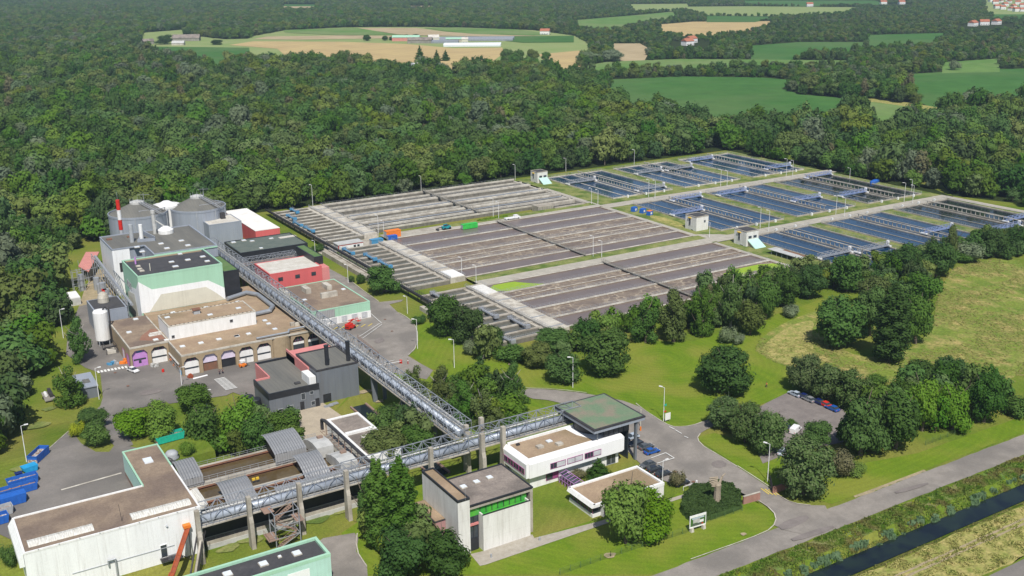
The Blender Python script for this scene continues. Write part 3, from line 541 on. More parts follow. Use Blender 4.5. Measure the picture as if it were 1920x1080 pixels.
# ================================================================== TREES
def leafball(mb, rnd, c, rx, rz, n, size, up=.15, core=True, vert=0.0):
    "n leaf sprays on the shell of a lobe, plus a rough inner hull so that light does not leak through"
    for k in range(n):
        z = rnd.uniform(-.75, 1); t = rnd.uniform(0, 6.283); q = math.sqrt(max(0, 1 - z * z))
        d = Vector((q * math.cos(t), q * math.sin(t), z)); rr = rnd.uniform(.74, 1.08) if rnd.random() < .85 else rnd.uniform(1.05, 1.28)
        p = Vector((c[0] + d.x * rx * rr, c[1] + d.y * rx * rr, c[2] + d.z * rz * rr))
        nrm = (d + Vector((rnd.uniform(-.45, .45), rnd.uniform(-.45, .45), rnd.uniform(-.3, .45) + up))).normalized()
        a = nrm.cross(Vector((rnd.uniform(-1, 1), rnd.uniform(-1, 1), rnd.uniform(-1, 1))))
        if vert: a = nrm.cross(Vector((0, 0, 1))) if nrm.cross(Vector((0, 0, 1))).length > .1 else a
        if a.length < .05: continue
        a.normalize(); b = nrm.cross(a); s = size * rnd.uniform(.55, 1.25); s2 = s * rnd.uniform(.5, .9) * (1 + vert)
        i = len(mb.v)
        mb.v += [tuple(p - a * s), tuple(p - b * s2 * .9 + a * s * .2), tuple(p + a * s), tuple(p + b * s2)]
        mb.f.append((i, i + 1, i + 2, i + 3)); mb.mi.append(mb.m)
    if core:
        i = len(mb.v); ns, nr = 7, 4
        for j in range(nr + 1):
            ph = -1.2 + 2.77 * j / nr
            for k in range(ns):
                t = 6.283 * k / ns; w = rnd.uniform(.62, .80)
                mb.v.append((c[0] + rx * w * math.cos(ph) * math.cos(t), c[1] + rx * w * math.cos(ph) * math.sin(t), c[2] + rz * w * math.sin(ph)))
        for j in range(nr):
            for k in range(ns):
                q = (k + 1) % ns; a = i + j * ns; mb.f.append((a + k, a + q, a + ns + q, a + ns + k)); mb.mi.append(mb.m)
def crown_mb(kind, seed, n, size):
    "crown at nominal size: radius about 5, height 10 (poplar: radius 2.5, height 20); z from 0 (ground)"
    rnd = random.Random(seed); mb = MB(); lobes = []
    if kind == 'round':
        lobes = [((0, 0, 4.6), 3.4, 4.1)]
        for k in range(15):
            z = rnd.uniform(-.85, .95); t = k * 2.4 + rnd.uniform(-.4, .4); q = math.sqrt(1 - z * z)
            lobes.append(((q * math.cos(t) * 3.2, q * math.sin(t) * 3.2, 4.7 + z * 3.3), rnd.uniform(1.35, 2.1), rnd.uniform(1.2, 1.8)))
    elif kind == 'dome':
        lobes = [((0, 0, 4.4), 3.9, 4.3)]
        for k in range(26):
            z = rnd.uniform(-.85, 1.0); t = k * 2.4 + rnd.uniform(-.3, .3); q = math.sqrt(max(0, 1 - z * z))
            lobes.append(((q * math.cos(t) * 3.7, q * math.sin(t) * 3.7, 4.7 + z * 3.9), rnd.uniform(1.0, 1.45), rnd.uniform(1.0, 1.4)))
    elif kind == 'uneven':
        for k in range(15):
            t = k * 2.4; q = rnd.uniform(.8, 3.3)
            lobes.append(((q * math.cos(t), q * math.sin(t), rnd.uniform(1.9, 7.9)), rnd.uniform(1.4, 2.4), rnd.uniform(1.2, 2.2)))
        lobes.append(((0, 0, 4.6), 3.1, 4.0))
    elif kind == 'loose':
        for k in range(20):
            t = k * 2.4; h = rnd.uniform(1.2, 9.0); q = rnd.uniform(.4, 1) * 3.4 * math.sin(min(1, (10.2 - h) / 7.5) * 1.57)
            lobes.append(((q * math.cos(t), q * math.sin(t), h), rnd.uniform(.9, 1.6), rnd.uniform(1.0, 1.8)))
    elif kind == 'poplar':
        for k in range(30):
            h = 1.5 + k * .6; t = k * 2.4; r = 1.7 * min(1, (20.9 - h) / 6.5) * min(1, .6 + h / 8)
            lobes.append(((r * .75 * math.cos(t), r * .75 * math.sin(t), h), max(.5, r * .75), 1.6))
    elif kind == 'conifer':
        for k in range(16):
            h = .8 + k * .6; t = k * 2.4; r = 3.3 * (1 - h / 10.8)
            lobes.append(((r * .5 * math.cos(t), r * .5 * math.sin(t), h), max(.3, r * .75), .8))
    elif kind == 'bush':
        for k in range(9):
            t = k * 2.4; q = rnd.uniform(.5, 3.4)
            lobes.append(((q * math.cos(t), q * math.sin(t), rnd.uniform(2.5, 6)), rnd.uniform(1.7, 2.6), rnd.uniform(2.5, 4)))
    tot = sum(l[1] * l[1] + l[1] * l[2] for l in lobes)
    for c, rx, rz in lobes:
        leafball(mb, rnd, c, rx, rz, max(6, int(n * (rx * rx + rx * rz) / tot)), size, core=(kind not in ('loose',) or rnd.random() < .35))
    return mb
def trunk_mb(kind, seed):
    rnd = random.Random(seed + 77); mb = MB(); H = 17 if kind == 'poplar' else 7.5
    pts = [Vector((0, 0, -.3))]
    for k in range(4): pts.append(Vector((rnd.uniform(-.2, .2), rnd.uniform(-.2, .2), H * (k + 1) / 4)))
    for k in range(4): mb.bar(pts[k], pts[k + 1], .32 * (1 - k * .2), 7, .32 * (1 - (k + 1) * .2))
    for k in range(9):
        b = pts[1] + (pts[4] - pts[1]) * (k / 9); t = k * 2.4; L = rnd.uniform(1.6, 3.0) * (.35 if kind == 'poplar' else 1)
        m_ = b + Vector((math.cos(t) * L * .6, math.sin(t) * L * .6, L * .5)); e = b + Vector((math.cos(t) * L, math.sin(t) * L, L * 1.1))
        mb.bar(b, m_, .12, 5, .08); mb.bar(m_, e, .08, 5, .03)
    return mb
TREEMESH = {}
def protomesh(key, mb, mats):
    o = mb.build(key, mats); me = o.data; bpy.data.objects.remove(o); return me
for kind, nn, sz, seeds in (('round', 5200, .31, (1, 2, 3)), ('dome', 6000, .27, (4, 5)), ('uneven', 5200, .32, (6, 7, 8)), ('loose', 4200, .27, (9, 10)), ('poplar', 7000, .28, (11,)), ('conifer', 2200, .26, (12,)), ('bush', 2400, .36, (13, 14))):
    for i, s in enumerate(seeds):
        TREEMESH[kind, i] = protomesh('crown', crown_mb(kind, s, nn, sz), 'leaf_mid'); TREEMESH[kind, i, 't'] = protomesh('trunk', trunk_mb(kind, s), 'bark')
NV = dict(round=3, dome=2, uneven=3, loose=2, poplar=1, conifer=1, bush=2)
TREESPOT = []
_tc = [0]
def tree(kind, leaf, bbox, label, name='tree', cat='tree', group=None, bark='bark', squash=1.0, base=None):
    "bbox: the tree's silhouette in the photograph, in pixels -> its foot on the ground, its height and spread in metres"
    x0, y0, x1, y1 = bbox; xc = (x0 + x1) / 2
    g = at(xc, y1); d = pj(g[0], g[1], terr(*g))[2]; s = FPX / d; r = (x1 - x0) / 2 / s
    yb = y1 - .36 * r * s * squash
    g = at(xc, yb); z0 = terr(*g); h = 1.0
    top = y0 + .10 * r * s
    for k in range(60):
        if pj(g[0], g[1], z0 + h)[1] <= top: break
        h += .4
    _tc[0] += 1; v = _tc[0] % NV[kind]; R0, H0 = (2.35, 20.0) if kind == 'poplar' else ((3.0, 10.0) if kind == 'conifer' else (4.9, 9.7))
    t = thing(name, label, cat, group, (g[0], g[1], z0), _tc[0] * 1.7)
    sx = r / R0
    for nm, me, mk in (('trunk', TREEMESH[kind, v, 't'], bark), ('crown', TREEMESH[kind, v], leaf)):
        if kind == 'bush' and nm == 'trunk': continue
        o = bpy.data.objects.new(nm, me); COL.objects.link(o); o.parent = t; o.scale = (sx if nm == 'crown' else h / H0, sx if nm == 'crown' else h / H0, h / H0)
        o.material_slots[0].link = 'OBJECT'; o.material_slots[0].material = M[mk]
    TREESPOT.append((g[0], g[1], r)); return t
# ------------------------------------------------------------------ single trees, by their outline in the photograph
for kind, leaf, bb, lab in [
 ('dome', 'leaf_dark', (1302, 645, 1415, 757), 'large round dark green tree alone on the mown lawn beside the worker'),
 ('dome', 'leaf_lime', (1472, 660, 1545, 745), 'rounded lime tree at the lawn corner of the car park, above the first parked car'),
 ('dome', 'leaf_lime', (1516, 678, 1588, 762), 'rounded lime tree behind the middle of the parked car row'),
 ('dome', 'leaf_lime', (1560, 690, 1636, 778), 'rounded lime tree over the red and blue parked cars'),
 ('dome', 'leaf_lime', (1323, 743, 1398, 815), 'pale flowering lime tree at the lawn end of the row between drive and car park'),
 ('dome', 'leaf_lime', (1362, 752, 1432, 842), 'pale flowering lime tree, second of the row beside the drive'),
 ('dome', 'leaf_lime', (1402, 765, 1476, 864), 'pale flowering lime tree in the row beside the drive, nearest the white van'),
 ('dome', 'leaf_lime', (1448, 812, 1566, 948), 'big round lime tree beside the entrance gate'),
 ('uneven', 'leaf_bright', (1125, 893, 1222, 1036), 'bright green walnut tree in front of the low white pavilion'),
 ('uneven', 'leaf_bright', (1178, 915, 1276, 1022), 'bright green walnut crown between the pavilion and the clipped bed'),
 ('poplar', 'leaf_dark', (1634, 505, 1698, 690), 'tall dark poplar column standing in the dry meadow'),
 ('round', 'leaf_mid', (1521, 548, 1625, 668), 'broad dark tree touching the meadow left of the tall poplar'),
 ('round', 'leaf_mid', (1600, 530, 1660, 640), 'dark tree tucked behind the broad meadow tree and the poplar'),
 ('round', 'leaf_mid', (1686, 545, 1746, 655), 'green tree right of the tall meadow poplar with yellowish lower leaves'),
 ('poplar', 'leaf_mid', (722, 858, 786, 1050), 'tall twin poplar nearest the concrete tower, right stem'),
 ('poplar', 'leaf_mid', (688, 858, 738, 1040), 'tall twin poplar above the lower lawn, left stem'),
 ('loose', 'leaf_mid', (660, 900, 722, 1012), 'loose grey green tree at the left foot of the twin poplars'),
 ('uneven', 'leaf_dark', (700, 985, 810, 1110), 'dark tree at the bottom edge below the twin poplars'),
 ('uneven', 'leaf_dark', (780, 985, 888, 1095), 'dark broad tree in front of the concrete tower pink annex'),
 ('round', 'leaf_olive', (672, 800, 770, 892), 'yellowish green round tree beside the white shed end'),
 ('round', 'leaf_mid', (740, 792, 815, 872), 'green tree between white shed and open water channel'),
 ('uneven', 'leaf_dark', (702, 752, 780, 822), 'dark tree below the conveyor bridge by the grey boiler house lawn'),
 ('loose', 'leaf_olive', (765, 765, 812, 822), 'thin pale birch right under the conveyor bridge'),
 ('loose', 'leaf_olive', (748, 682, 812, 760), 'birch at the left end of the grove behind the conveyor bridge'),
 ('loose', 'leaf_olive', (795, 690, 862, 785), 'birch in the grove beside the conveyor bridge, second from the left'),
 ('conifer', 'leaf_dark', (868, 668, 935, 740), 'dark pine at the back of the birch grove'),
 ('loose', 'leaf_mid', (835, 715, 905, 800), 'mid green birch in the middle of the grove'),
 ('loose', 'leaf_olive', (870, 725, 945, 818), 'birch at the front right of the grove behind the junction pylons'),
 ('loose', 'leaf_mid', (935, 682, 990, 775), 'slim birch at the right end of the grove by the road'),
 ('bush', 'leaf_mid', (925, 770, 985, 815), 'round bush between birch grove and the second pipe bridge'),
 ('loose', 'leaf_olive', (905, 765, 955, 815), 'low olive birch above the second pipe bridge'),
 ('uneven', 'leaf_dark', (796, 545, 878, 645), 'big dark oak on the lawn beside the round yard'),
 ('uneven', 'leaf_dark', (842, 565, 910, 655), 'dark oak right of the big oak at the tank corner'),
 ('round', 'leaf_dark', (902, 608, 948, 662), 'small dark oak at the front corner of the settling channels'),
 ('bush', 'leaf_silver', (864, 634, 902, 672), 'silver leaved willow shrub at the foot of the dark oaks'),
 ('bush', 'leaf_mid', (769, 590, 802, 612), 'small green bush at the kerb of the round yard'),
 ('uneven', 'leaf_mid', (683, 490, 752, 562), 'green oak beside the red hall and the settling channels'),
 ('bush', 'leaf_dark', (666, 513, 688, 536), 'small round bush left of the green oak by the red hall'),
 ('bush', 'leaf_mid', (652, 515, 668, 532), 'smallest bush on the verge by the red hall'),
 ('bush', 'leaf_mid', (578, 458, 612, 476), 'bush between the black building and the pipe rack'),
 ('dome', 'leaf_mid', (1085, 610, 1188, 718), 'large round tree at the left end of the mown lawn'),
 ('uneven', 'leaf_mid', (1020, 655, 1095, 732), 'bushy tree left of the large round lawn tree, beside a lamp post'),
 ('round', 'leaf_olive', (975, 640, 1040, 700), 'olive bush on the slope above the upper road'),
 ('round', 'leaf_mid', (1000, 610, 1075, 670), 'green bush under the near end of the aeration basins'),
 ('uneven', 'leaf_bright', (1110, 585, 1165, 650), 'bright green tree in the belt behind the lawn'),
 ('uneven', 'leaf_mid', (1060, 595, 1130, 660), 'mid green tree in the belt above the large round lawn tree'),
 ('bush', 'leaf_mid', (930, 640, 1000, 690), 'hedge like bush in front of the settling channel corner'),
 ('loose', 'leaf_mid', (1175, 560, 1245, 655), 'feathery willow in the belt beyond the mown lawn'),
 ('loose', 'leaf_olive', (1225, 545, 1300, 655), 'drooping olive willow, largest of the tree belt'),
 ('loose', 'leaf_mid', (1285, 530, 1345, 640), 'willow with pale stems in the tree belt'),
 ('loose', 'leaf_brown', (1310, 535, 1345, 590), 'thin brownish dying tree in the belt by the aeration basin'),
 ('uneven', 'leaf_mid', (1340, 520, 1400, 625), 'green birch with white trunk in the belt'),
 ('uneven', 'leaf_olive', (1372, 560, 1440, 640), 'yellow green tree at the meadow side of the belt'),
 ('bush', 'leaf_silver', (1345, 608, 1382, 650), 'grey green willow bush at the lawn edge of the belt'),
 ('bush', 'leaf_silver', (1372, 622, 1398, 650), 'low silver bush beside the grey green willow bush'),
 ('uneven', 'leaf_mid', (1405, 515, 1465, 610), 'mid green tree in the belt below the algae covered basin corner'),
 ('round', 'leaf_dark', (1440, 500, 1500, 585), 'dark dense tree in the belt beside the algae basin'),
 ('round', 'leaf_dark', (1485, 492, 1550, 570), 'dark dense tree where the belt meets the settling basins'),
 ('bush', 'leaf_silver', (1460, 568, 1502, 600), 'silvery bush line at the mown grass tongue'),
 ('uneven', 'leaf_mid', (1550, 470, 1625, 560), 'green tree in the belt in front of the storage sheds'),
 ('bush', 'leaf_silver', (1618, 503, 1652, 535), 'silver willow bush in the belt, left of two'),
 ('bush', 'leaf_silver', (1684, 495, 1722, 530), 'silver willow bush in the belt, right of two'),
 ('round', 'leaf_dark', (1655, 455, 1728, 545), 'dark tree in the belt before the last blue basins'),
 ('round', 'leaf_dark', (1718, 445, 1790, 535), 'dark tree at the meadow end of the belt'),
 ('uneven', 'leaf_olive', (1600, 510, 1680, 590), 'olive tree in the belt behind the tall poplar'),
 ('uneven', 'leaf_mid', (1690, 505, 1765, 590), 'green tree in the belt above the dry meadow'),
 ('loose', 'leaf_olive', (1762, 425, 1800, 500), 'thin grey tree standing above the belt at the basin edge'),
 ('bush', 'leaf_silver', (1790, 450, 1850, 500), 'grey willow at the upper rim of the dry meadow'),
 ('bush', 'leaf_mid', (1780, 470, 1830, 500), 'bush at the upper left corner of the dry meadow'),
 ('round', 'leaf_dark', (1835, 425, 1890, 492), 'dark tree at the upper rim of the dry meadow'),
 ('round', 'leaf_dark', (1880, 420, 1945, 488), 'dark tree at the right frame edge above the dry meadow'),
 ('uneven', 'leaf_bright', (216, 762, 290, 834), 'bright green tree nearest the skip yard driveway'),
 ('uneven', 'leaf_bright', (268, 750, 345, 830), 'bright green tree behind the turquoise skip'),
 ('round', 'leaf_mid', (328, 715, 402, 785), 'round green tree at the crossing in front of the arched garages'),
 ('uneven', 'leaf_mid', (342, 755, 432, 868), 'dense green tree at the edge of the covered basin'),
 ('uneven', 'leaf_bright', (405, 742, 498, 862), 'tall bright tree in front of the grey boiler house'),
 ('uneven', 'leaf_mid', (445, 768, 520, 868), 'mid green tree behind the large corrugated cover'),
 ('uneven', 'leaf_mid', (495, 765, 568, 842), 'thin right hand tree by the paved apron'),
 ('bush', 'leaf_bright', (336, 825, 366, 860), 'small bright bush by the turquoise skip'),
 ('loose', 'leaf_mid', (93, 682, 172, 775), 'large birch on the lawn beside the small grey hut'),
 ('loose', 'leaf_mid', (125, 598, 180, 690), 'birch at the corner of the works yard below the white silo'),
 ('round', 'leaf_mid', (142, 762, 208, 815), 'dark shrub tree on the island beside the skip yard'),
 ('uneven', 'leaf_mid', (152, 790, 212, 848), 'green shrub tree at the front of the island beside the skip yard'),
 ('bush', 'leaf_yellow', (129, 790, 162, 824), 'golden yellow shrub on the island beside the skip yard'),
 ('uneven', 'leaf_mid', (1562, 732, 1664, 872), 'olive green tree between the car park and the canal road'),
 ('uneven', 'leaf_dark', (1626, 728, 1732, 860), 'dark green tree next to the olive one above the canal road'),
 ('uneven', 'leaf_bright', (1694, 705, 1762, 820), 'bright walnut like tree above the canal road'),
 ('uneven', 'leaf_bright', (1748, 715, 1822, 818), 'bright tree right of its twin above the canal road'),
 ('round', 'leaf_dark', (1692, 670, 1752, 735), 'very dark tree at the meadow side of the canal grove'),
 ('round', 'leaf_dark', (1742, 665, 1815, 735), 'broad dark tree at the back of the canal grove'),
 ('round', 'leaf_dark', (1808, 695, 1882, 805), 'dark tree at the right end of the canal grove'),
 ('bush', 'leaf_mid', (1868, 735, 1935, 790), 'low green bushes at the right edge above the canal road'),
 ('bush', 'leaf_mid', (1470, 785, 1495, 808), 'small tree at the tip of the lime row'),
 ('round', 'leaf_mid', (1500, 785, 1560, 850), 'young tree beside the white van'),
 ('bush', 'leaf_brown', (1548, 835, 1605, 905), 'greyish bare bush between the gate lime and the canal grove'),
 ('bush', 'leaf_bright', (1560, 865, 1622, 898), 'low bright hedge along the fence by the canal road'),
 ('bush', 'leaf_mid', (1622, 700, 1662, 728), 'small shrubs on the meadow right of the car park limes'),
 ('conifer', 'leaf_dark', (1098, 860, 1146, 902), 'round dark blue green shrub at the pavilion entrance'),
 ('bush', 'leaf_brown', (1068, 876, 1102, 902), 'pale feathery shrub beside the entrance walkway'),
 ('bush', 'leaf_mid', (0, 1020, 34, 1068), 'hedge at the left end of the white warehouse'),
 ('bush', 'leaf_bright', (1304, 444, 1340, 456), 'clipped bright bush between the two concrete control houses'),
 ('bush', 'leaf_brown', (1253, 878, 1285, 918), 'small leafless tree in the visitor car park'),
]:
    tree(kind, leaf, bb, lab, name={'conifer': 'pine_tree', 'bush': 'shrub', 'poplar': 'poplar_tree'}.get(kind, 'broadleaf_tree') if 'shrub at the pavilion' not in lab else 'shrub', cat='shrub' if kind == 'bush' or 'shrub' in lab else 'tree', bark='birchbark' if 'birch' in lab else 'bark')
# ------------------------------------------------------------------ the wood
def inside(p, poly):
    x, y = p; c = False; n = len(poly); j = n - 1
    for i in range(n):
        xi, yi = poly[i]; xj, yj = poly[j]
        if (yi > y) != (yj > y) and x < (xj - xi) * (y - yi) / (yj - yi) + xi: c = not c
        j = i
    return c
def bbx(P): return (min(p[0] for p in P), min(p[1] for p in P), max(p[0] for p in P), max(p[1] for p in P))
CLEAR = [(P, bbx(P)) for P in FIELDS + PLANT]
def clear(x, y):
    for P, b in CLEAR:
        if b[0] < x < b[2] and b[1] < y < b[3] and inside((x, y), P): return True
    return False
# hedgerows and clumps that cross the open plant polygon: woods on the left margin
WOODL = [PX(*[(-60, 560), (0, 560), (40, 575), (100, 590), (118, 600), (98, 640), (70, 690), (50, 740), (30, 790), (0, 830), (-60, 900), (-200, 900), (-200, 560)])]
WOODL += [PX(*[(-120, 440), (40, 440), (95, 470), (100, 500), (108, 540), (108, 580), (100, 600), (40, 640), (-120, 700)])]
BELT = [PX(*p) for p in ([(1030, 682), (1090, 662), (1190, 636), (1330, 618), (1440, 580), (1540, 548), (1545, 518), (1440, 528), (1240, 592), (1150, 625), (1070, 655)], [(1545, 550), (1600, 540), (1700, 575), (1760, 520), (1800, 495), (1940, 482), (1940, 455), (1800, 465), (1660, 500), (1560, 520)], [(1580, 850), (1660, 850), (1760, 812), (1860, 790), (1880, 735), (1760, 715), (1680, 745), (1600, 800)], [(765, 748), (850, 738), (960, 745), (988, 768), (975, 800), (900, 815), (830, 790), (770, 762)], [(360, 852), (430, 800), (560, 802), (560, 845), (430, 866)], [(690, 1000), (760, 1000), (800, 1060), (800, 1095), (700, 1095)], [(700, 800), (790, 810), (800, 850), (740, 870), (690, 850)])]
rnd = random.Random(5)
pts = []
def sow(x, y, s, thick=1.0):
    X, Y, D = pj(x, y, 6)
    if D < 50 or X < -260 or X > 2180 or Y < -70: return
    if X > 1040 and Y < 158: s *= .62 if D > 1000 else .8
    pts.append((D, x, y, s))
STEP = 9.0
for ix in range(-60, 560):
    for iy in range(-60, 560):
        x = ix * STEP + rnd.uniform(-3.6, 3.6); y = iy * STEP + rnd.uniform(-3.6, 3.6)
        if y < 150: continue
        D = math.hypot(x, y)
        if D > 1500 or D < 110: continue
        inw = any(inside((x, y), P) for P in WOODL) ; inb = any(inside((x, y), P) for P in BELT)
        if (inw or inb) or not clear(x, y):
            if inb: continue
            sow(x, y, rnd.choice((.85, 1.0, 1.15, 1.3, 1.45, 1.75)) * rnd.uniform(.9, 1.1))
for P in BELT:
    b_ = bbx(P); x = b_[0]
    while x < b_[2]:
        y = b_[1]
        while y < b_[3]:
            q = (x + rnd.uniform(-2, 2), y + rnd.uniform(-2, 2)); y += 6.0
            if inside(q, P) and not any(math.hypot(q[0] - a, q[1] - b) < r * .55 for a, b, r in TREESPOT): sow(q[0], q[1], rnd.uniform(.6, 1.0))
        x += 6.0
for ix in range(-40, 420):
    for iy in range(-40, 420):
        x = ix * 12.5 + rnd.uniform(-4.5, 4.5); y = iy * 12.5 + rnd.uniform(-4.5, 4.5); D = math.hypot(x, y)
        if D <= 1500 or D > 5200 or y < 120 or clear(x, y): continue
        sow(x, y, rnd.uniform(1.0, 1.5))
pts.sort()
FM = []
for kind, nn, sz, s, mk in (('round', 1100, .52, 21, 'leaf_forest'), ('uneven', 1100, .52, 22, 'leaf_forest'), ('uneven', 1000, .52, 23, 'wood_olive'), ('loose', 950, .48, 24, 'leaf_forest'), ('dome', 1100, .5, 25, 'wood_dark'), ('round', 1000, .52, 26, 'wood_silver'), ('loose', 700, .45, 27, 'leaf_brown')):
    mb = crown_mb(kind, s, nn, sz); mb.m = 1
    mb.bar((0, 0, -.5), (0, 0, 6), .25, 5, .1)
    me = protomesh('forest_tree', mb, [mk, 'bark']); FM.append(me)
WT = [.28, .54, .69, .77, .955, .985, 1.0]
def pickv(x, y):
    n = noise.noise(Vector((x * .012, y * .012, 0))); r = rnd.random()
    if y < 340 and x > 60: return (0, 1, 2, 3, 4)[int(r * 4.99)]
    if n > .05 and n < .25 and r < .4: return 4
    if n > .42 and r < .4: return 5
    if n < -.25 and r < .5: return 2
    for k, w_ in enumerate(WT):
        if r <= w_: return k
    return 0
FLAB = ['rounded green tree of the wood around the plant', 'bushy green tree of the wood around the plant', 'olive green tree of the wood around the plant', 'feathery green tree of the wood around the plant', 'dark green tree of the wood around the plant', 'silvery willow of the wood around the plant', 'brownish thin tree of the wood around the plant']
NIND = 190; WG = {}
for D, x, y, s in pts[:NIND]:
    k = pickv(x, y); o = bpy.data.objects.new('forest_tree', FM[k]); COL.objects.link(o)
    o.location = (x, y, terr(x, y)); o.rotation_euler = (0, 0, rnd.uniform(0, 6.28)); o.scale = (s * rnd.uniform(.85, 1.1), s * rnd.uniform(.85, 1.1), s * rnd.uniform(.95, 1.35))
    X_, Y_, D_ = pj(x, y, 5)
    where = 'in the belt behind the mown lawn' if x > 150 and y < 330 and Y_ < 690 else 'in the grove above the canal road' if x > 150 and y < 230 and X_ > 1500 else 'in the birch grove beside the long bridge' if 740 < X_ < 1000 and 700 < Y_ < 830 else 'in the tree clump behind the covered basin' if 330 < X_ < 600 and Y_ > 740 else 'near the bottom edge under the poplars' if Y_ > 930 and X_ > 600 else 'beside the white shed under the bridge' if X_ < 820 and Y_ > 760 and X_ > 600 else 'at the left edge beside the lawn' if Y_ > 600 else 'at the forest edge left of the works' if X_ < 200 else 'behind the digesters' if X_ < 520 else 'at the forest edge behind the basins'
    lb = FLAB[k].replace('of the wood around the plant', where); tag(o, lb, 'tree', 'wood trees: ' + lb); WG.setdefault(lb, []).append((X_, o))
ORD = 'leftmost second third fourth fifth sixth seventh eighth ninth tenth eleventh twelfth thirteenth fourteenth fifteenth sixteenth seventeenth eighteenth nineteenth twentieth'.split()
for lb, L_ in WG.items():
    L_.sort(key=lambda e: e[0])
    if len(L_) > 1:
        for (X_, o), w_ in zip(L_, ORD): o['label'] = lb + (', leftmost of its kind' if w_ == 'leftmost' else ', %s from the left' % w_)
# the rest of the wood: one object, trees scattered over it
src = []
for k, me in enumerate(FM):
    o = bpy.data.objects.new('wood_tree_source', me); src.append(o)
gc = bpy.data.collections.new('wood_sources')
for k, o in enumerate(src): o.name = 'wood_source_%d' % k; gc.objects.link(o)
rest = pts[NIND:]
me = bpy.data.meshes.new('forest'); me.from_pydata([(x, y, terr(x, y)) for D, x, y, s in rest], [], [])
ai = me.attributes.new('idx', 'INT', 'POINT'); ar = me.attributes.new('rot', 'FLOAT_VECTOR', 'POINT'); asc = me.attributes.new('scl', 'FLOAT_VECTOR', 'POINT')
for i, (D, x, y, s) in enumerate(rest):
    ai.data[i].value = pickv(x, y); ar.data[i].vector = (0, 0, rnd.uniform(0, 6.28)); f = rnd.uniform(.85, 1.15); asc.data[i].vector = (s * f, s * f, s * rnd.uniform(.85, 1.4) * (.8 if D > 1500 else 1))
fo = bpy.data.objects.new('forest', me); COL.objects.link(fo); tag(fo, 'dense mixed wood stretching away behind the plant to the fields', 'forest', kind='stuff')
ng = bpy.data.node_groups.new('scatter', 'GeometryNodeTree'); ng.interface.new_socket('Geometry', in_out='INPUT', socket_type='NodeSocketGeometry'); ng.interface.new_socket('Geometry', in_out='OUTPUT', socket_type='NodeSocketGeometry')
gi = ng.nodes.new('NodeGroupInput'); go = ng.nodes.new('NodeGroupOutput'); ci = ng.nodes.new('GeometryNodeCollectionInfo'); ci.inputs[0].default_value = gc
ci.inputs['Separate Children'].default_value = True; ci.inputs['Reset Children'].default_value = True
ip = ng.nodes.new('GeometryNodeInstanceOnPoints'); ip.inputs['Pick Instance'].default_value = True
def na(nm, ty):
    n = ng.nodes.new('GeometryNodeInputNamedAttribute'); n.data_type = ty; n.inputs[0].default_value = nm; return n.outputs[0]
L = ng.links; L.new(gi.outputs[0], ip.inputs['Points']); L.new(ci.outputs[0], ip.inputs['Instance']); L.new(na('idx', 'INT'), ip.inputs['Instance Index'])
L.new(na('rot', 'FLOAT_VECTOR'), ip.inputs['Rotation']); L.new(na('scl', 'FLOAT_VECTOR'), ip.inputs['Scale']); L.new(ip.outputs[0], go.inputs[0])
md = fo.modifiers.new('scatter', 'NODES'); md.node_group = ng
print('forest points', len(pts))
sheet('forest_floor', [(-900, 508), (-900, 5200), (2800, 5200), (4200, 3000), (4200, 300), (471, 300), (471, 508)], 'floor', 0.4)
# ================================================================== BUILDINGS
def bld(name, label, x0, y0, x1, y1, z, wall, roof, z0=0.0, par=None, ph=.5, pt=.4, cat='building', ext=None):
    "box building whose parapet rim is at height z"
    t = ext or thing(name, label, cat, None, ((x0 + x1) / 2, (y0 + y1) / 2, z0))
    MB().box(x0, y0, z0, x1, y1, z - ph).build('wall', wall, t)
    r = MB(); zz = z - ph + .001
    r.box(x0 - .04, y0 - .04, zz, x1 + .04, y0 + pt, z); r.box(x0 - .04, y1 - pt, zz, x1 + .04, y1 + .04, z)
    r.box(x0 - .04, y0 + pt, zz, x0 + pt, y1 - pt, z); r.box(x1 - pt, y0 + pt, zz, x1 + .04, y1 - pt, z)
    r.build('parapet', par or wall, t)
    MB().box(x0 + pt, y0 + pt, zz, x1 - pt, y1 - pt, z - ph + .18).build('roof', roof, t)
    return t
def wf(t, x0, x1, z0, z1, y, fr='trimgrey', gl='glass', n=1, nm='window', d=.12):
    "window on a wall facing -y"
    m = MB(); f = .09
    m.box(x0 - f, y - d, z0 - f, x1 + f, y, z0); m.box(x0 - f, y - d, z1, x1 + f, y, z1 + f); m.box(x0 - f, y - d, z0, x0, y, z1); m.box(x1, y - d, z0, x1 + f, y, z1)
    for k in range(1, n): xx = x0 + (x1 - x0) * k / n; m.box(xx - .05, y - d * .9, z0, xx + .05, y, z1)
    o = m.build(nm, fr, t); MB().box(x0 + .002, y - d * .5, z0 + .002, x1 - .002, y - .004, z1 - .002).build('pane', gl, o); return o
def wl(t, y0, y1, z0, z1, x, fr='trimgrey', gl='glass', n=1, nm='window', d=.12):
    "window on a wall facing -x"
    m = MB(); f = .09
    m.box(x - d, y0 - f, z0 - f, x, y1 + f, z0); m.box(x - d, y0 - f, z1, x, y1 + f, z1 + f); m.box(x - d, y0 - f, z0, x, y0, z1); m.box(x - d, y1, z0, x, y1 + f, z1)
    for k in range(1, n): yy = y0 + (y1 - y0) * k / n; m.box(x - d * .9, yy - .05, z0, x, yy + .05, z1)
    o = m.build(nm, fr, t); MB().box(x - d * .5, y0 + .002, z0 + .002, x - .004, y1 - .002, z1 - .002).build('pane', gl, o); return o
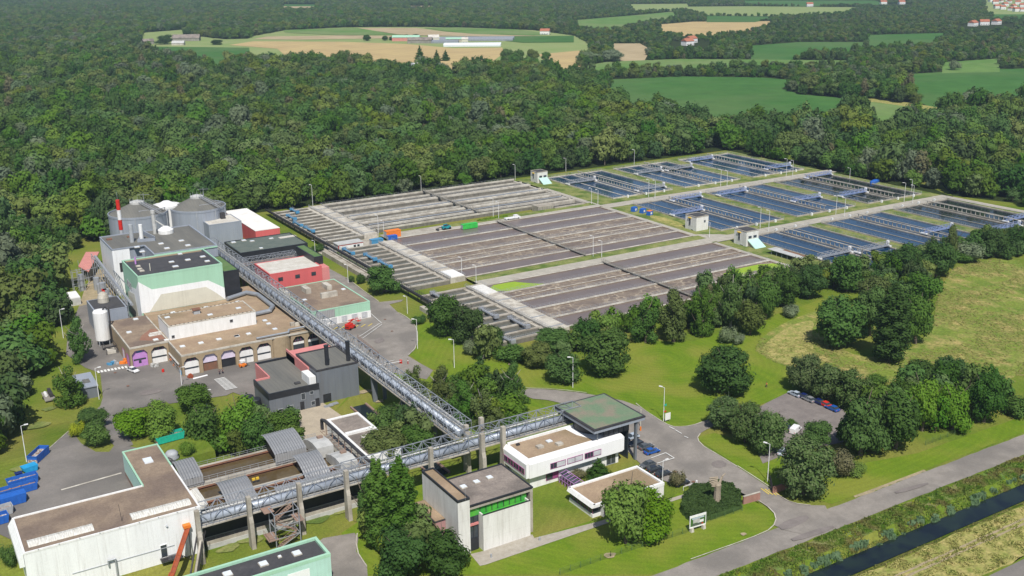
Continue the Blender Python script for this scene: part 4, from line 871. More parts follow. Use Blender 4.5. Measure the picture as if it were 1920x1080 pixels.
def dome_light(t, x, y, z, sx=1.3, sy=1.3, mk='skylight', nm='skylight'):
    m = MB(); m.m = 1; m.box(x - sx / 2 - .12, y - sy / 2 - .12, z, x + sx / 2 + .12, y + sy / 2 + .12, z + .22); m.m = 0
    i = len(m.v); a, b = sx / 2, sy / 2
    m.box(x - a, y - b, z + .221, x + a, y + b, z + .36)
    return m.build(nm, [mk, 'concrete_pale'], t)
# ---- white warehouse, lower left
t = thing('warehouse', 'long white clad warehouse with brown gravel roof and two ribbed rooflight strips, lower left', 'warehouse', None, (30, 212, 0))
WX0, WX1, WY0, WY1, WZ = 12.4, 46.4, 202.6, 218.6, 11.9
MB().box(WX0, WY0, 0, WX1, WY1, WZ - .4).box(38.4, WY1 + .003, 0, 46.4, 225.0, WZ - .4).build('wall', 'white_clad', t)
MB().box(38.4, 225.003, 0, 46.4, 238.2, WZ - .4).box(38.38, WY1 + .1, 6.9, 38.41, 225.003, WZ - .4).build('annex_wall', 'mint_pale', t)['label'] = 'pale mint clad annex wall at the yard'
MB().box(38.36, WY1 + .2, 5.0, 38.39, 238.0, 6.85).build('plinth', 'rustdeck', t)
m = MB(); m.box(WX0 - .05, WY0 - .05, WZ - .399, WX1 + .05, WY0 + .35, WZ); m.box(WX0 - .05, WY0 + .35, WZ - .399, WX0 + .35, WY1, WZ); m.box(WX0 + .35, WY1 - .35, WZ - .399, 38.4, WY1 + .03, WZ + .08); m.box(WX1 - .3, WY0 + .35, WZ - .399, WX1 + .05, 225, WZ); m.build('parapet', 'white', t)
m = MB(); m.box(38.3, WY1 + .04, WZ - .399, 38.7, 238.2, WZ); m.box(38.7, 237.85, WZ - .399, 46.4, 238.25, WZ); m.box(46.1, 225.01, WZ - .399, 46.45, 237.85, WZ); m.build('coping', 'mint', t)
MB().prism([(WX0 + .35, WY0 + .35), (WX1 - .3, WY0 + .35), (WX1 - .3, 237.85), (38.7, 237.85), (38.7, WY1 - .35), (WX0 + .35, WY1 - .35)], WZ - .399, WZ - .2).build('roof', 'gravelroof', t)
for x0, x1 in ((13.6, 25.8), (33.2, 45.2)): m = MB(); m.xprism([(204.6, WZ - .2), (207.4, WZ - .2), (207.2, WZ + .1), (206, WZ + .35), (204.8, WZ + .1)], x0, x1); m.build('rooflight', 'rooflight', t)
MB().box(41.4, 229.0, WZ - .19, 43.3, 231.6, WZ + .15).build('skylight', 'skylight', t)
m = MB(); m.yprism([(WX0 - .06, WZ - .1), (WX0 - 1.0, WZ - 1.5), (WX0 - 1.0, WZ - 3), (WX0 - .06, WZ - 3)], WY0 + .1, WY1 - .1); m.build('gutter_panel', 'white_clad', t)
m = MB(); m.box(WX0 + 8, WY0 - .10, 4.6, WX1 - 6, WY0 - .003, 4.75); m.build('ledge', 'trimgrey', t)
for k in range(9): MB().box(15 + k * 3.8, WY0 - .2, WZ - .02, 15.15 + k * 3.8, WY0 - .02, WZ + .12).build('bracket', 'trimgrey', t)
wf(t, 37.6, 38.8, 2.6, 5.4, WY0, 'white', 'glass', nm='door')
m = MB(); m.box(37.2, WY0 - 1.6, 2.3, 41.5, WY0 - .02, 2.5); m.bar((37.2, WY0 - 1.55, 3.5), (41.5, WY0 - 1.55, 3.5), .05); [m.bar((37.3 + k, WY0 - 1.55, 2.5), (37.3 + k, WY0 - 1.55, 3.5), .04) for k in range(5)]; m.bar((41.5, WY0 - 1.2, 2.4), (44.5, WY0 - 1.2, .1), .1); m.build('landing', 'blacksteel', t)
m = MB(); m.bar((39.3, WY0 - .3, 9.6), (39.3, WY0, 9.4), .22, 8); m.build('wall_lamp', 'trimgrey', t); m = MB(); m.box(45.2, WY0 - .25, 7.9, 45.5, WY0, 8.2); m.build('wall_lamp', 'blacksteel', t)
m = MB(); m.box(42.4, WY0 - 1.2, 8.3, 43.9, WY0, 8.9); m.build('hatch', 'orange', t)
m = MB(); m.path([(27.2, WY0 - .5, 4.4), (27.2, WY0 - .5, 5.6), (28.6, WY0 - .5, 5.6), (28.6, WY0 - .5, 0)], .18, 8); m.build('vent_pipe', 'steel', t)
# rust-red conveyors climbing to the warehouse hatch
t = thing('conveyor', 'rusty red inclined conveyor trough climbing to the orange hatch of the white warehouse', 'conveyor', None, (40, 197, 0))
m = MB()
for a, b, k in ((Vector((43.2, 201.6, 8.2)), Vector((37.4, 193.5, 3.4)), .42), (Vector((37.6, 194.0, 3.7)), Vector((33.5, 187.5, 1.5)), .45)):
    d = (b - a).normalized(); s_ = d.cross(Vector((0, 0, 1))).normalized() * k
    m.quad(tuple(a + s_), tuple(b + s_), tuple(b - s_), tuple(a - s_))
    for sg in (1, -1): m.bar(a + s_ * sg, b + s_ * sg, .16, 4)
    for q in range(9): p = a + (b - a) * (q / 8.5); m.bar(p + s_, p - s_, .07, 4)
m.build('trough', 'rust', t)
m = MB(); m.bar((43.2, 201, 7.8), (43.2, 201, 0), .12); m.bar((37.5, 193.7, 3.2), (37.5, 193.7, 0), .14); m.bar((34, 188.3, 1.5), (34, 188.3, 0), .12); m.build('support', 'blacksteel', t)
t = thing('conveyor', 'dark steel inclined conveyor beside the rusty red one at the white warehouse', 'conveyor', None, (43, 197, 0))
m = MB(); a, b = Vector((46.0, 201.5, 5.8)), Vector((41.5, 193.0, .6)); m.bar(a, b, .5, 4); m.bar(a + Vector((-1.1, 0, .2)), b + Vector((-1.1, 0, .2)), .22, 4); m.bar(a + Vector((.7, 0, .8)), b + Vector((.7, 0, .8)), .06)
for q in range(7): p = a + (b - a) * (q / 6.5); m.bar(p + Vector((.7, 0, 0)), p + Vector((.7, 0, .8)), .05)
m.build('frame', 'blacksteel', t); MB().bar(a + Vector((0, 0, .55)), b + Vector((0, 0, .55)), .3, 4).build('belt', 'concrete', t)
t = bld('hopper_house', 'small rust brown roofed hopper house with mint rim under the red conveyor', 28.5, 183.5, 38.2, 191.5, 2.6, 'mint_pale', 'rustwall', par='mint')
# ---- mint roofed workshop at the bottom edge
mn = gz(*[(400 + 697 / 3.177), (740 + 945 / 3.177)], 8.0); mf = gz(400 + 610 / 3.177, 740 + 845 / 3.177, 8.0)
t = bld('workshop', 'mint green building with dark flat roof and square skylights at the bottom edge', mn[0] - 33, mn[1], mn[0], mf[1], 8.0, 'mint_pale', 'darkroof', par='mint', ph=.7, pt=.55)
for px_, py_ in ((497, 945), (298, 1008), (85, 1068)): g = gz(400 + px_ / 3.177, 740 + py_ / 3.177, 7.6); dome_light(t, g[0], g[1], 7.48, 1.5, 1.5)
g = gz(400 + 395 / 3.177, 740 + 965 / 3.177, 7.6); dome_light(t, g[0], g[1], 7.48, .5, .5, nm='vent')
MB().box(mn[0] - 9, mn[1] - .05, 0, mn[0] - 4.5, mn[1] - .003, 6.2).build('wall_panel', 'white_clad', t)
m = MB(); m.bar((mn[0] - 31, mf[1] + 2.2, 1.1), (mn[0] + 0, mf[1] + 2.2, 1.1), .03); [m.bar((mn[0] - 31 + 2.5 * k, mf[1] + 2.2, 0), (mn[0] - 31 + 2.5 * k, mf[1] + 2.2, 1.15), .035) for k in range(13)]
tag(m.build('railing', 'steel'), 'thin grey railing on the grass behind the mint workshop', 'railing')
# ---- covered inlet basin
BX0, BX1, BY0, BY1, BZ = 47.5, 84.5, 206.5, 233.5, 5.9
t = thing('inlet_basin', 'concrete inlet basin with brown water and rusty rims between walkways', 'basin', None, (66, 220, 0))
m = MB(); YB = [(BY0, 208.2), (215.2, 216.6), (222.9, 225.2), (232.6, BY1)]
for a, b in YB: m.box(BX0, a, 0, BX1, b, BZ)
m.box(BX0, 208.2, 0, BX0 + .6, 232.2, BZ); m.box(BX1 - .6, 208.2, 0, BX1, 232.2, BZ); m.build('wall', 'concrete', t)
for a, b in ((208.2, 215.2), (216.6, 222.9), (225.2, 232.6)): MB().box(BX0 + .6, a, 4.0, BX1 - .6, b, 5.1).build('water', 'water_brown', t)
m = MB()
for y, s in ((215.2, -1), (222.9, -1), (232.6, -1)): m.box(BX0 + .6, y - .06, 5.11, BX1 - .6, y - .003, BZ - .05); m.box(BX0 + .7, y - .35, BZ - .3, BX1 - .7, y - .07, BZ - .2)
m.build('rusty_rim', 'rustwall', t)
m = MB()
for y in (BY1 - .3, 225.1, 223.0):
    m.bar((BX0 + 1, y, BZ + 1.05), (BX1 - 1, y, BZ + 1.05), .05); m.bar((BX0 + 1, y, BZ + .55), (BX1 - 1, y, BZ + .55), .035)
    for k in range(19): m.bar((BX0 + 1 + k * 1.94, y, BZ), (BX0 + 1 + k * 1.94, y, BZ + 1.05), .045)
m.build('railing', 'steel', t)
m = MB(); m.box(BX0, BY0 - .12, 2.1, BX1 + 6, BY0 - .003, BZ - .05); m.build('cladding', 'black', t)
m = MB(); m.box(BX0, BY0 - 1.6, 0, BX1 + 6, BY0 - .13, 1.9); m.build('ledge', 'concrete', t)
m = MB(); m.box(BX0, BY0 - 1.75, .002, BX1 + 6, BY0 - 1.603, 1.1); m.build('foot_wall', 'corrpale', t)
m = MB(); m.bar((BX0, BY0 - 1.5, 2.9), (BX1 + 5, BY0 - 1.5, 2.9), .04); [m.bar((BX0 + 2 * k, BY0 - 1.5, 1.9), (BX0 + 2 * k, BY0 - 1.5, 2.9), .035) for k in range(21)]; m.build('ledge_railing', 'steel', t)
MB().box(BX1 + .01, BY0, 0, BX1 + 6, BY1, 5.5).build('side_chamber', 'concrete_dark', t)
m = MB(); [m.box(62.5 + i * .9, 218.9 - j * .6, 6.0, 63.2 + i * .9, 219.3 - j * .6, 6.5) for i in range(2) for j in range(1)]; tag(m.build('box', 'yellow'), 'small yellow box on the walkway between the open channels', 'box')
def cover(x0, x1, y0, y1, zh, zl, label, skirt=True, n=16):
    "arched corrugated cover: highest at the back, the sheets curve down to the front"
    t = thing('basin_cover', label, 'cover', 'corrugated covers over the inlet basin', ((x0 + x1) / 2, (y0 + y1) / 2, BZ)); m = MB(); P = []
    for k in range(n + 1):
        u = 1 - k / n; P.append((y0 + (y1 - y0) * (1 - u), zl + (zh - zl) * math.sin(min(1, (1 - u) * 1.25) * 1.57) - max(0, .8 - u * 8) * .0 - (.5 * ((.15 - u) / .15) if u < .15 else 0)))
    nx = int((x1 - x0) / .31); i0 = len(m.v)
    for j in range(nx + 1):
        x = x0 + (x1 - x0) * j / nx; dz = .08 * (1 if j % 2 else -1)
        for (y, z) in P: m.v.append((x, y, z + dz + .04 * math.sin(y * 5)))
    for j in range(nx):
        for k in range(n): q = i0 + j * (n + 1) + k; m.f.append((q, q + 1, q + n + 2, q + n + 1)); m.mi.append(0)
    m.build('roof', 'corr', t); rr = random.Random(int(x0 * 7))
    if skirt:
        m = MB(); nx = int((x1 - x0) / .3)
        for j in range(nx): xx = x0 + (x1 - x0) * j / nx; m.box(xx, y0 - rr.uniform(.0, .12), BZ + rr.uniform(0, .3), xx + .29, y0 + .03, zl - .05 + rr.uniform(-.12, .1))
        m.build('front_skirt', 'corr_front', t)
    m = MB(); Q = [(y0 + .1, BZ)] + [(y, z - .25) for y, z in P if z - .25 > BZ] + [(y1, BZ)]
    m.xprism([(y, max(BZ, z)) for y, z in Q], x0 + 1.2, x1 - .1); m.build('inner_shade', 'blacksteel', t); return t  # solid black fill: the shade inside the open arch, put in as colour
cover(47.9, 52.6, 223.4, 232.4, 9.6, 8.2, 'grey corrugated arched cover at the left rear corner of the basin')
cover(69.6, 77.4, 223.2, 233.0, 10.6, 8.9, 'large tall corrugated cover at the rear right of the basin')
cover(53.6, 60.4, 207.4, 217.4, 9.2, 6.4, 'wide corrugated cover sweeping down over the middle of the basin', False)
cover(72.8, 78.8, 211.5, 221.0, 9.2, 6.6, 'corrugated cover in front of the large tall one', False)
cover(47.2, 53.4, 206.0, 209.6, 7.2, 6.6, 'low rippled sheet cover at the left end under the pipe bridge', False, 6)
cover(64.6, 84.0, 206.2, 210.9, 7.7, 6.6, 'long low sheet cover along the front right of the basin', False, 6)
for x0, y0, lab in ((79.6, 222.0, 'pale grey metal hood with rusty vent, farther one beside the black pipe'), (81.2, 211.2, 'pale grey metal hood with rusty vent, nearer one beside the black pipe')):
    t = thing('metal_hood', lab, 'hood', 'metal hoods beside the black pipe', (x0 + 2, y0 + 5, 5.5))
    MB().xprism([(y0, 5.5), (y0, 8.3), (y0 + 3, 8.6), (y0 + 6, 8.2), (y0 + 9.5, 7.0), (y0 + 9.5, 5.5)], x0, x0 + 4.2).build('shell', 'corrpale', t)
    m = MB(); m.box(x0 + 2.2, y0 + 5, 8.3, x0 + 3.6, y0 + 6, 8.75); m.build('vent', 'rustdeck', t)
t = thing('pipe_run', 'thick black pipe running along the side of the white shed to the bridge', 'pipe', None, (86, 222, 0))
m = MB(); m.path([(86.6, 236.5, 6), (86.6, 236.5, 8.6), (86.6, 234.5, 9.2), (87.0, 204, 9.0)], .42, 10); m.build('pipe', 'blacksteel', t)
m = MB(); [m.bar((86.7, y, 0), (86.7, y, 8.8), .12) for y in range(206, 236, 4)]; [m.bar((85.4, y, 6.5), (88, y, 6.5), .07) for y in range(206, 236, 2)]; m.bar((85.4, 206, 6.5), (85.4, 235, 6.5), .07); m.bar((85.4, 206, 7.4), (85.4, 235, 7.4), .05); m.build('rack', 'rustdeck', t)
t = thing('elbow_pipe', 'black ribbed pipe loop between the warehouse annex and the basin', 'pipe', None, (47, 232, 5.7))
m = MB(); pp = [(46.9, 227, 6.2), (46.9, 231, 6.8), (47, 233.5, 8.4), (47.6, 234.4, 9.2), (48.3, 233.8, 8.8), (48.4, 232.6, 6.6)]; m.path(pp, .4, 9); m.build('pipe', 'blacksteel', t)
t = thing('arched_hood', 'mossy translucent arched hood at the front corner of the warehouse', 'hood', None, (48, 209, 5))
m = MB(); prof = [(46.5 + 2.3 * (1 - math.cos(a)), 7 + 2.4 * math.sin(a)) for a in [k * math.pi / 2 / 6 + .2 for k in range(7)]]
m.yprism(prof + [(46.5, 7)], 207.5, 216); m.build('shell', 'rooflight', t)
tag(MB().lathe(50.0, 241.4, [(1.6, 5.6), (1.9, 6.1), (1.5, 6.6), (1.7, 7.0), (1.1, 7.6), (.3, 7.8)], 8).build('tarpaulin', 'trimgrey', smooth=True), 'lumpy grey tarpaulin covered bag behind the mint annex', 'tank')
# ---- white shed beside the black pipe
t = bld('shed', 'white ribbed shed with dark two part roof and white rims', 89.6, 215.0, 98.4, 241.0, 6.3, 'white_pod', 'mossroof', par='white', ph=.5, pt=.6)
m = MB(); m.box(90.2, 229.4, 5.99, 97.8, 230.4, 6.6); m.build('roof_kerb', 'white', t)
m = MB(); m.box(93.0, 221, 5.99, 96.6, 227, 6.35); m.build('roof_hatch', 'paleroof', t)
# ---- pipe bridges
def slabpier(x, y, z1, lab, wx=.45, wy=1.5, mk='concrete'):
    m = MB(); m.yprism([(x - wx / 2, 0), (x + wx / 2, 0), (x + wx / 2, z1), (x - wx / 2, z1)], y, y + wy)
    m2 = MB(); m2.xprism([(y - .9, -.2), (y + wy * .9, -.2), (y + wy * .75, 6), (y + .9, 8), (y + .9, z1), (y - .15, z1), (y - .15, 7.5), (y - .6, 6.2)], x - wx, x + wx)
    return tag(m2.build('concrete_pylon', mk), lab, 'pylon', 'concrete pylons of the pipe bridge')
for x, lab in ((45.2, 'tall concrete pylon against the warehouse corner'), (56.1, 'tall concrete pylon left of the steel stair tower'), (67.3, 'tall concrete pylon right of the steel stair tower'), (78.3, 'tall concrete pylon beside the leafy twin poplars'), (99.4, 'tall concrete pylon behind the concrete tower')):
    slabpier(x, 200.5, 12.0, lab)
slabpier(113.0, 200.2, 12.2, 'left front concrete pylon of the bridge junction', .5); slabpier(118.8, 200.2, 12.6, 'right front concrete pylon of the bridge junction', .5)
slabpier(112.0, 206.2, 12.4, 'left rear concrete pylon of the bridge junction', .5); slabpier(116.8, 207.2, 12.8, 'right rear concrete pylon of the bridge junction', .5)
def truss(name, label, axis, c0, c1, a, b, zb, zt, step, duct=True, mk='galv', r=.09, decks=True, y_in=None):
    """lattice bridge; axis 'x' runs along x between a and b with sides at y=c0,c1; axis 'y' the other way round"""
    P = (lambda u, v, z: (u, v, z)) if axis == 'x' else (lambda u, v, z: (v, u, z))
    t = thing(name, label, 'bridge', None, P((a + b) / 2, (c0 + c1) / 2, zb))
    n = max(1, round(abs(b - a) / step)); us = [a + (b - a) * k / n for k in range(n + 1)]
    for ci, c in enumerate((c0, c1)):
        m = MB()
        m.bar(P(a, c, zb), P(b, c, zb), .16); m.bar(P(a, c, zt), P(b, c, zt), .12)
        for k in range(n + 1):
            m.bar(P(us[k], c, zb), P(us[k], c, zt), r * .8)
            if k < n: m.bar(P(us[k], c, zb if k % 2 else zt), P(us[k + 1], c, zt if k % 2 else zb), r)
        m.build('side_truss', mk, t)
    m = MB()
    for k in range(n + 1):
        m.bar(P(us[k], c0, zt), P(us[k], c1, zt), r * .8)
        if k < n: m.bar(P(us[k], c0 if k % 2 else c1, zt), P(us[k + 1], c1 if k % 2 else c0, zt), r * .8)
    m.build('top_bracing', mk, t)
    m = MB(); lo, hi = min(c0, c1), max(c0, c1)
    q = [P(a, lo - .5, zb - .35), P(b, hi + .5, zb - .1)]; m.box(*q[0], *q[1]); m.build('deck', 'concrete' if duct else 'rustdeck', t)
    m = MB()
    for c in (lo - .45,):
        m.bar(P(a, c, zb + 1.1), P(b, c, zb + 1.1), .05); m.bar(P(a, c, zb + .6), P(b, c, zb + .6), .035)
        for k in range(int(abs(b - a) / 1.4) + 1): u = a + (b - a) / abs(b - a) * k * 1.4; m.bar(P(u, c, zb - .1), P(u, c, zb + 1.1), .045)
    m.build('railing', mk, t)
    if duct:
        m = MB(); mid = lo + (hi - lo) * .36
        m.bar(P(a, mid, zb + .85), P(b, mid, zb + .85), .9, 14); m.build('duct', 'duct', t, smooth=True)
        m = MB(); m.bar(P(a, hi - .8, zb + .5), P(b, hi - .8, zb + .5), .3, 8); m.bar(P(a, hi - .9, zb + 1.5), P(b, hi - .9, zb + 1.5), .22, 8); m.build('pipe', 'corrpale', t)
    return t
truss('pipe_bridge', 'long grey lattice pipe bridge coming down from the works past the boiler house', 'y', 110.2, 114.8, 209, 424, 8.4, 12.0, 3.0)
truss('pipe_bridge', 'lattice pipe bridge from the junction pylons to the dark lobby under the green canopy', 'x', 201.8, 205.6, 110, 142.5, 8.3, 11.9, 2.6)
truss('pipe_bridge', 'lattice pipe bridge between the junction pylons and the poplars', 'x', 201.8, 205.6, 79, 109.9, 8.0, 11.7, 2.6)
truss('pipe_bridge', 'rusty lattice walkway bridge over the front of the covered basin', 'x', 201.9, 205.4, 45.6, 78.9, 7.7, 11.4, 2.6, mk='steel')
# long piers of the long bridge
for y, lab in ((258.5, 'dark steel pier of the long bridge on the boiler house lawn'), (239, 'dark steel pier of the long bridge beside the dark tree'), (222, 'dark steel pier of the long bridge above the water channel'), (288, 'dark steel pier of the long bridge behind the boiler house'), (320, 'dark steel pier of the long bridge at the arched building'), (352, 'dark steel pier of the long bridge beside the gravel roofed hall'), (386, 'dark steel pier of the long bridge near the red hall')):
    m = MB(); m.yprism([(110.4, 0), (111.6, 0), (111.9, 8.1), (110.0, 8.1)], y - .35, y + .35); m.yprism([(113.6, 0), (114.4, 0), (114.9, 8.1), (113.2, 8.1)], y - .3, y + .3); m.box(111.0, y - .2, 5.6, 114, y + .2, 6.1)
    tag(m.build('bridge_pier', 'slate'), lab, 'pier', 'steel piers of the long pipe bridge')
# stair tower
t = thing('stair_tower', 'rusty steel stair tower in front of the covered basin', 'staircase', None, (63, 199, 0))
m = MB()
for x in (60.0, 65.4):
    for y in (196.6, 200.2): m.bar((x, y, 0), (x, y, 8.5), .13)
for z in (2.6, 5.4, 8.4):
    for y in (196.6, 200.2): m.bar((60, y, z), (65.4, y, z), .09)
    for x in (60, 65.4): m.bar((x, 196.6, z), (x, 200.2, z), .09)
m.bar((60, 196.6, 0), (65.4, 196.6, 2.6), .07); m.bar((60, 196.6, 5.4), (65.4, 196.6, 2.6), .07); m.bar((60, 200.2, 5.4), (65.4, 200.2, 2.6), .07); m.build('frame', 'steel', t)
m = MB()
for z0, z1, y, dx in ((0, 2.6, 197.3, 1), (2.6, 5.4, 198.4, -1), (5.4, 8.2, 199.4, 1)):
    for k in range(10):
        u = k / 10; x = 60.6 + 4.2 * (u if dx > 0 else 1 - u); m.box(x, y - .5, z0 + (z1 - z0) * u, x + .45, y + .5, z0 + (z1 - z0) * u + .08)
    a, b = (60.6, 65.0) if dx > 0 else (65.0, 60.6)
    for yy in (y - .5, y + .5): m.bar((a, yy, z0 + .1), (b, yy, z1 + .1), .1); m.bar((a, yy, z0 + 1.1), (b, yy, z1 + 1.1), .05)
m.build('flight', 'rustdeck', t)
MB().box(64.8, 196.6, 5.3, 66.6, 200.4, 5.42).build('landing', 'rustdeck', t); MB().box(58.6, 198.6, 8.1, 60.8, 201.6, 8.2).build('landing', 'rustdeck', t)
m = MB(); m.box(58.4, 196.4, 2.5, 60.6, 200.2, 2.65); m.bar((58.5, 196.5, 3.6), (60.6, 196.5, 3.6), .05); m.bar((58.5, 196.5, 2.6), (58.5, 196.5, 3.6), .05); m.bar((58.5, 200, 2.6), (58.5, 200, 3.6), .05); m.bar((58.5, 196.5, 3.6), (58.5, 200, 3.6), .05); m.build('landing', 'rustdeck', t)
# ---- concrete tower with green glazing
t = thing('concrete_tower', 'raw concrete tower block with bright green glazed strip and dark gravel roof', 'building', None, (101, 181, 0))
MB().box(91.5, 173.3, 0, 94.3, 189.6, 12.7).build('wall', 'concrete_white', t)
m = MB(); m.box(91.45, 173.25, 12.701, 94.35, 173.6, 13.2); m.box(91.45, 189.3, 12.701, 94.35, 189.65, 13.2); m.box(91.45, 173.6, 12.701, 91.75, 189.3, 13.2); m.box(94.05, 173.6, 12.701, 94.35, 189.3, 13.2)
m.box(94.351, 173.55, 10.75, 110.15, 173.9, 11.05); m.box(94.351, 186.5, 10.75, 110.15, 186.85, 11.05); m.box(109.85, 173.9, 10.75, 110.15, 186.5, 11.05); m.build('coping', 'black', t)
MB().box(91.75, 173.6, 12.702, 94.05, 189.3, 12.9).build('stair_roof', 'tanroof', t); MB().box(94.351, 173.9, 10.5, 109.85, 186.5, 10.85).build('roof', 'mossroof', t)
m = MB(); m.box(94.351, 173.7, 10.0, 110.1, 186.8, 10.499); m.box(94.351, 174.6, 0, 109.0, 186.8, 9.999); m.box(109.4, 173.65, 0, 110.1, 176.5, 9.999); m.build('body', 'concrete', t)
m = MB(); m.box(97.0, 172.5, 0, 108.7, 172.8, 8.55); m.box(97.0, 172.8, 0, 97.3, 174.55, 8.55); m.box(108.4, 172.8, 0, 108.7, 174.55, 8.55); m.build('front_screen', 'concrete_white', t)
m = MB(); m.box(96.95, 172.45, 8.551, 108.75, 172.75, 8.7); m.build('screen_coping', 'black', t)
m = MB(); m.box(94.5, 174.3, 8.0, 108.9, 174.5, 9.95); m.build('glazing', 'glassgreen', t)
m = MB(); [m.box(97.2 + k * 1.45, 174.15, 7.4, 97.32 + k * 1.45, 174.29, 9.95) for k in range(9)]; m.build('mullion', 'blacksteel', t)
MB().box(97.35, 172.85, 8.0, 108.35, 174.14, 8.1).build('green_floor', 'glassgreen', t)
m = MB(); m.box(94.5, 174.2, .1, 96.8, 174.55, 8.0); m.build('entrance_glazing', 'glass', t)
MB().box(94.5, 173.9, 6.0, 96.7, 174.19, 6.5).build('red_beam', 'pink', t); MB().box(94.6, 173.95, .05, 96.6, 174.19, 2.9).build('door', 'black', t)
m = MB(); [m.box(94.45 + k * 1.1, 174.05, 3.0, 94.55 + k * 1.1, 174.19, 8.0) for k in range(3)]; m.build('entrance_mullion', 'blacksteel', t)
for x, y in ((97.5, 181.8), (101.0, 182.2), (104.4, 182.4)): dome_light(t, x, y, 10.86, 1.2, 1.2)
m = MB(); m.box(88.9, 179.0, 0, 91.45, 188.9, 6.1); m.build('annex', 'pinkconc', t); m = MB(); m.box(88.85, 178.95, 6.101, 91.44, 188.95, 6.35); m.build('annex_coping', 'blacksteel', t); MB().box(89.1, 179.2, 6.351, 91.43, 188.7, 6.45).build('annex_roof', 'tanroof', t)
MB().box(93.2, 173.1, 12.9, 93.24, 173.14, 16).build('antenna', 'steel', t)
# ---- admin building with the big canopy
t = thing('office_building', 'white office building with band windows, chamfered white upper storey and brown roof', 'building', None, (132, 194, 0))
AX0, AX1, AY0, AY1, AZ = 118.4, 147.0, 189.2, 201.0, 7.9
m = MB(); m.xprism([(AY0, 3.5), (AY0, 7.1), (AY0 + .7, AZ), (AY1 - .7, AZ), (AY1, 7.1), (AY1, 3.5)], AX0 + .7, AX1 - .7)
m.yprism([(AX0, 3.5), (AX0, 7.1), (AX0 + .699, AZ - .01), (AX0 + .699, 3.5)], AY0 + .35, AY1 - .35); m.yprism([(AX1 - .699, 3.5), (AX1 - .699, AZ - .01), (AX1, 7.1), (AX1, 3.5)], AY0 + .35, AY1 - .35)
m.build('upper_storey', 'white_pod', t)
MB().box(AX0 + 1.6, AY0 + 1.3, 0, AX1 - 1.0, AY1 - 1, 3.49).build('ground_storey', 'white', t)
MB().prism([(AX0 + 1.5, AY0 + 1.6), (138.6, AY0 + 1.6), (136.6, AY0 + 6), (136.2, AY1 - 1.6), (AX0 + 1.5, AY1 - 1.6)], AZ + .002, AZ + .06).build('roof', 'tanroof', t)
m = MB(); m.box(AX0 + 1.1, AY1 - 1.5, AZ + .003, 140, AY1 - 1.0, AZ + .55); m.build('roof_kerb', 'white', t)
for x0, x1, g, n in ((125.0, 126.6, 'glass', 2), (126.7, 129.2, 'blind', 1), (129.8, 131.9, 'blind', 1), (132.0, 134.2, 'blind', 1), (134.9, 137.2, 'glass', 3), (137.4, 139.6, 'blind', 1)): wf(t, x0, x1, 4.5, 5.8, AY0, 'purple', g, n)
for k in range(4): wl(t, AY0 + 1.2 + k * 2.5, AY0 + 3.4 + k * 2.5, 4.4, 5.7, AX0, 'purple', 'glass', 2)
wf(t, 124.6, 126.4, 1.0, 2.6, AY0 + 1.3, 'purple'); wf(t, 126.6, 128.0, 1.0, 2.6, AY0 + 1.3, 'purple', 'purple'); wf(t, 142.4, 145.0, .2, 2.9, AY0 + 1.3, 'trimgrey', 'glass', 2, 'entrance')
for x, y in ((125.2, 194.2), (130.0, 193.0)):
    m = MB(); m.box(x - .8, y - .7, AZ + .061, x + .8, y + .7, AZ + .6); m.build('roof_vent', 'concrete_pale', t); 
dome_light(t, 128.8, 195.6, AZ + .061, 1.3, 1.2); m = MB(); m.box(121, 197.8, AZ + .061, 121.9, 198.4, AZ + .5); m.build('roof_vent', 'blacksteel', t)
t = thing('canopy', 'large square canopy with mossy green roof on slim columns above the white office building', 'canopy', None, (146, 200, 0))
cx0, cx1, cy0, cy1 = 137.2, 152.6, 188.6, 205.6
MB().box(cx0, cy0, 10.55, cx1, cy1, 11.3).build('fascia', 'greymetal', t); m = MB(); m.box(cx0 - .1, cy0 - .1, 11.301, cx1 + .1, cy1 + .1, 11.65); m.build('rim', 'blacksteel', t); MB().box(cx0 + .45, cy0 + .45, 11.652, cx1 - .45, cy1 - .45, 11.70).build('roof', 'greenroof', t)
m = MB(); m.box(150.15, 189.1, 0, 150.7, 189.8, 10.54); m.build('column', 'slate', t)
for x, y in ((139.2, 190.0), (138.4, 198), (150.9, 203.5)): MB().bar((x, y, 0 if x > 150 else 7.95), (x, y, 10.54), .14, 8).build('column', 'steel', t)
m = MB(); m.lathe(143.4, 197.5, [(5.2, 0), (5.2, 10.53)], 28); m.build('lobby', 'black', t, smooth=False)
m = MB(); m.box(141.5, 190.6, 7.95, 149, 190.7, 10.5); m.build('glazing', 'glass', t); m = MB(); m.box(149.0, 190.7, .05, 149.15, 201, 10.5); m.build('side_glazing', 'glass', t)
m = MB(); [m.box(149.16, 190.8 + k * 1.7, 0, 149.3, 190.95 + k * 1.7, 10.5) for k in range(7)]; [m.box(141.5 + k * 1.5, 190.45, 7.95, 141.6 + k * 1.5, 190.59, 10.5) for k in range(6)]; m.build('mullion', 'blacksteel', t)
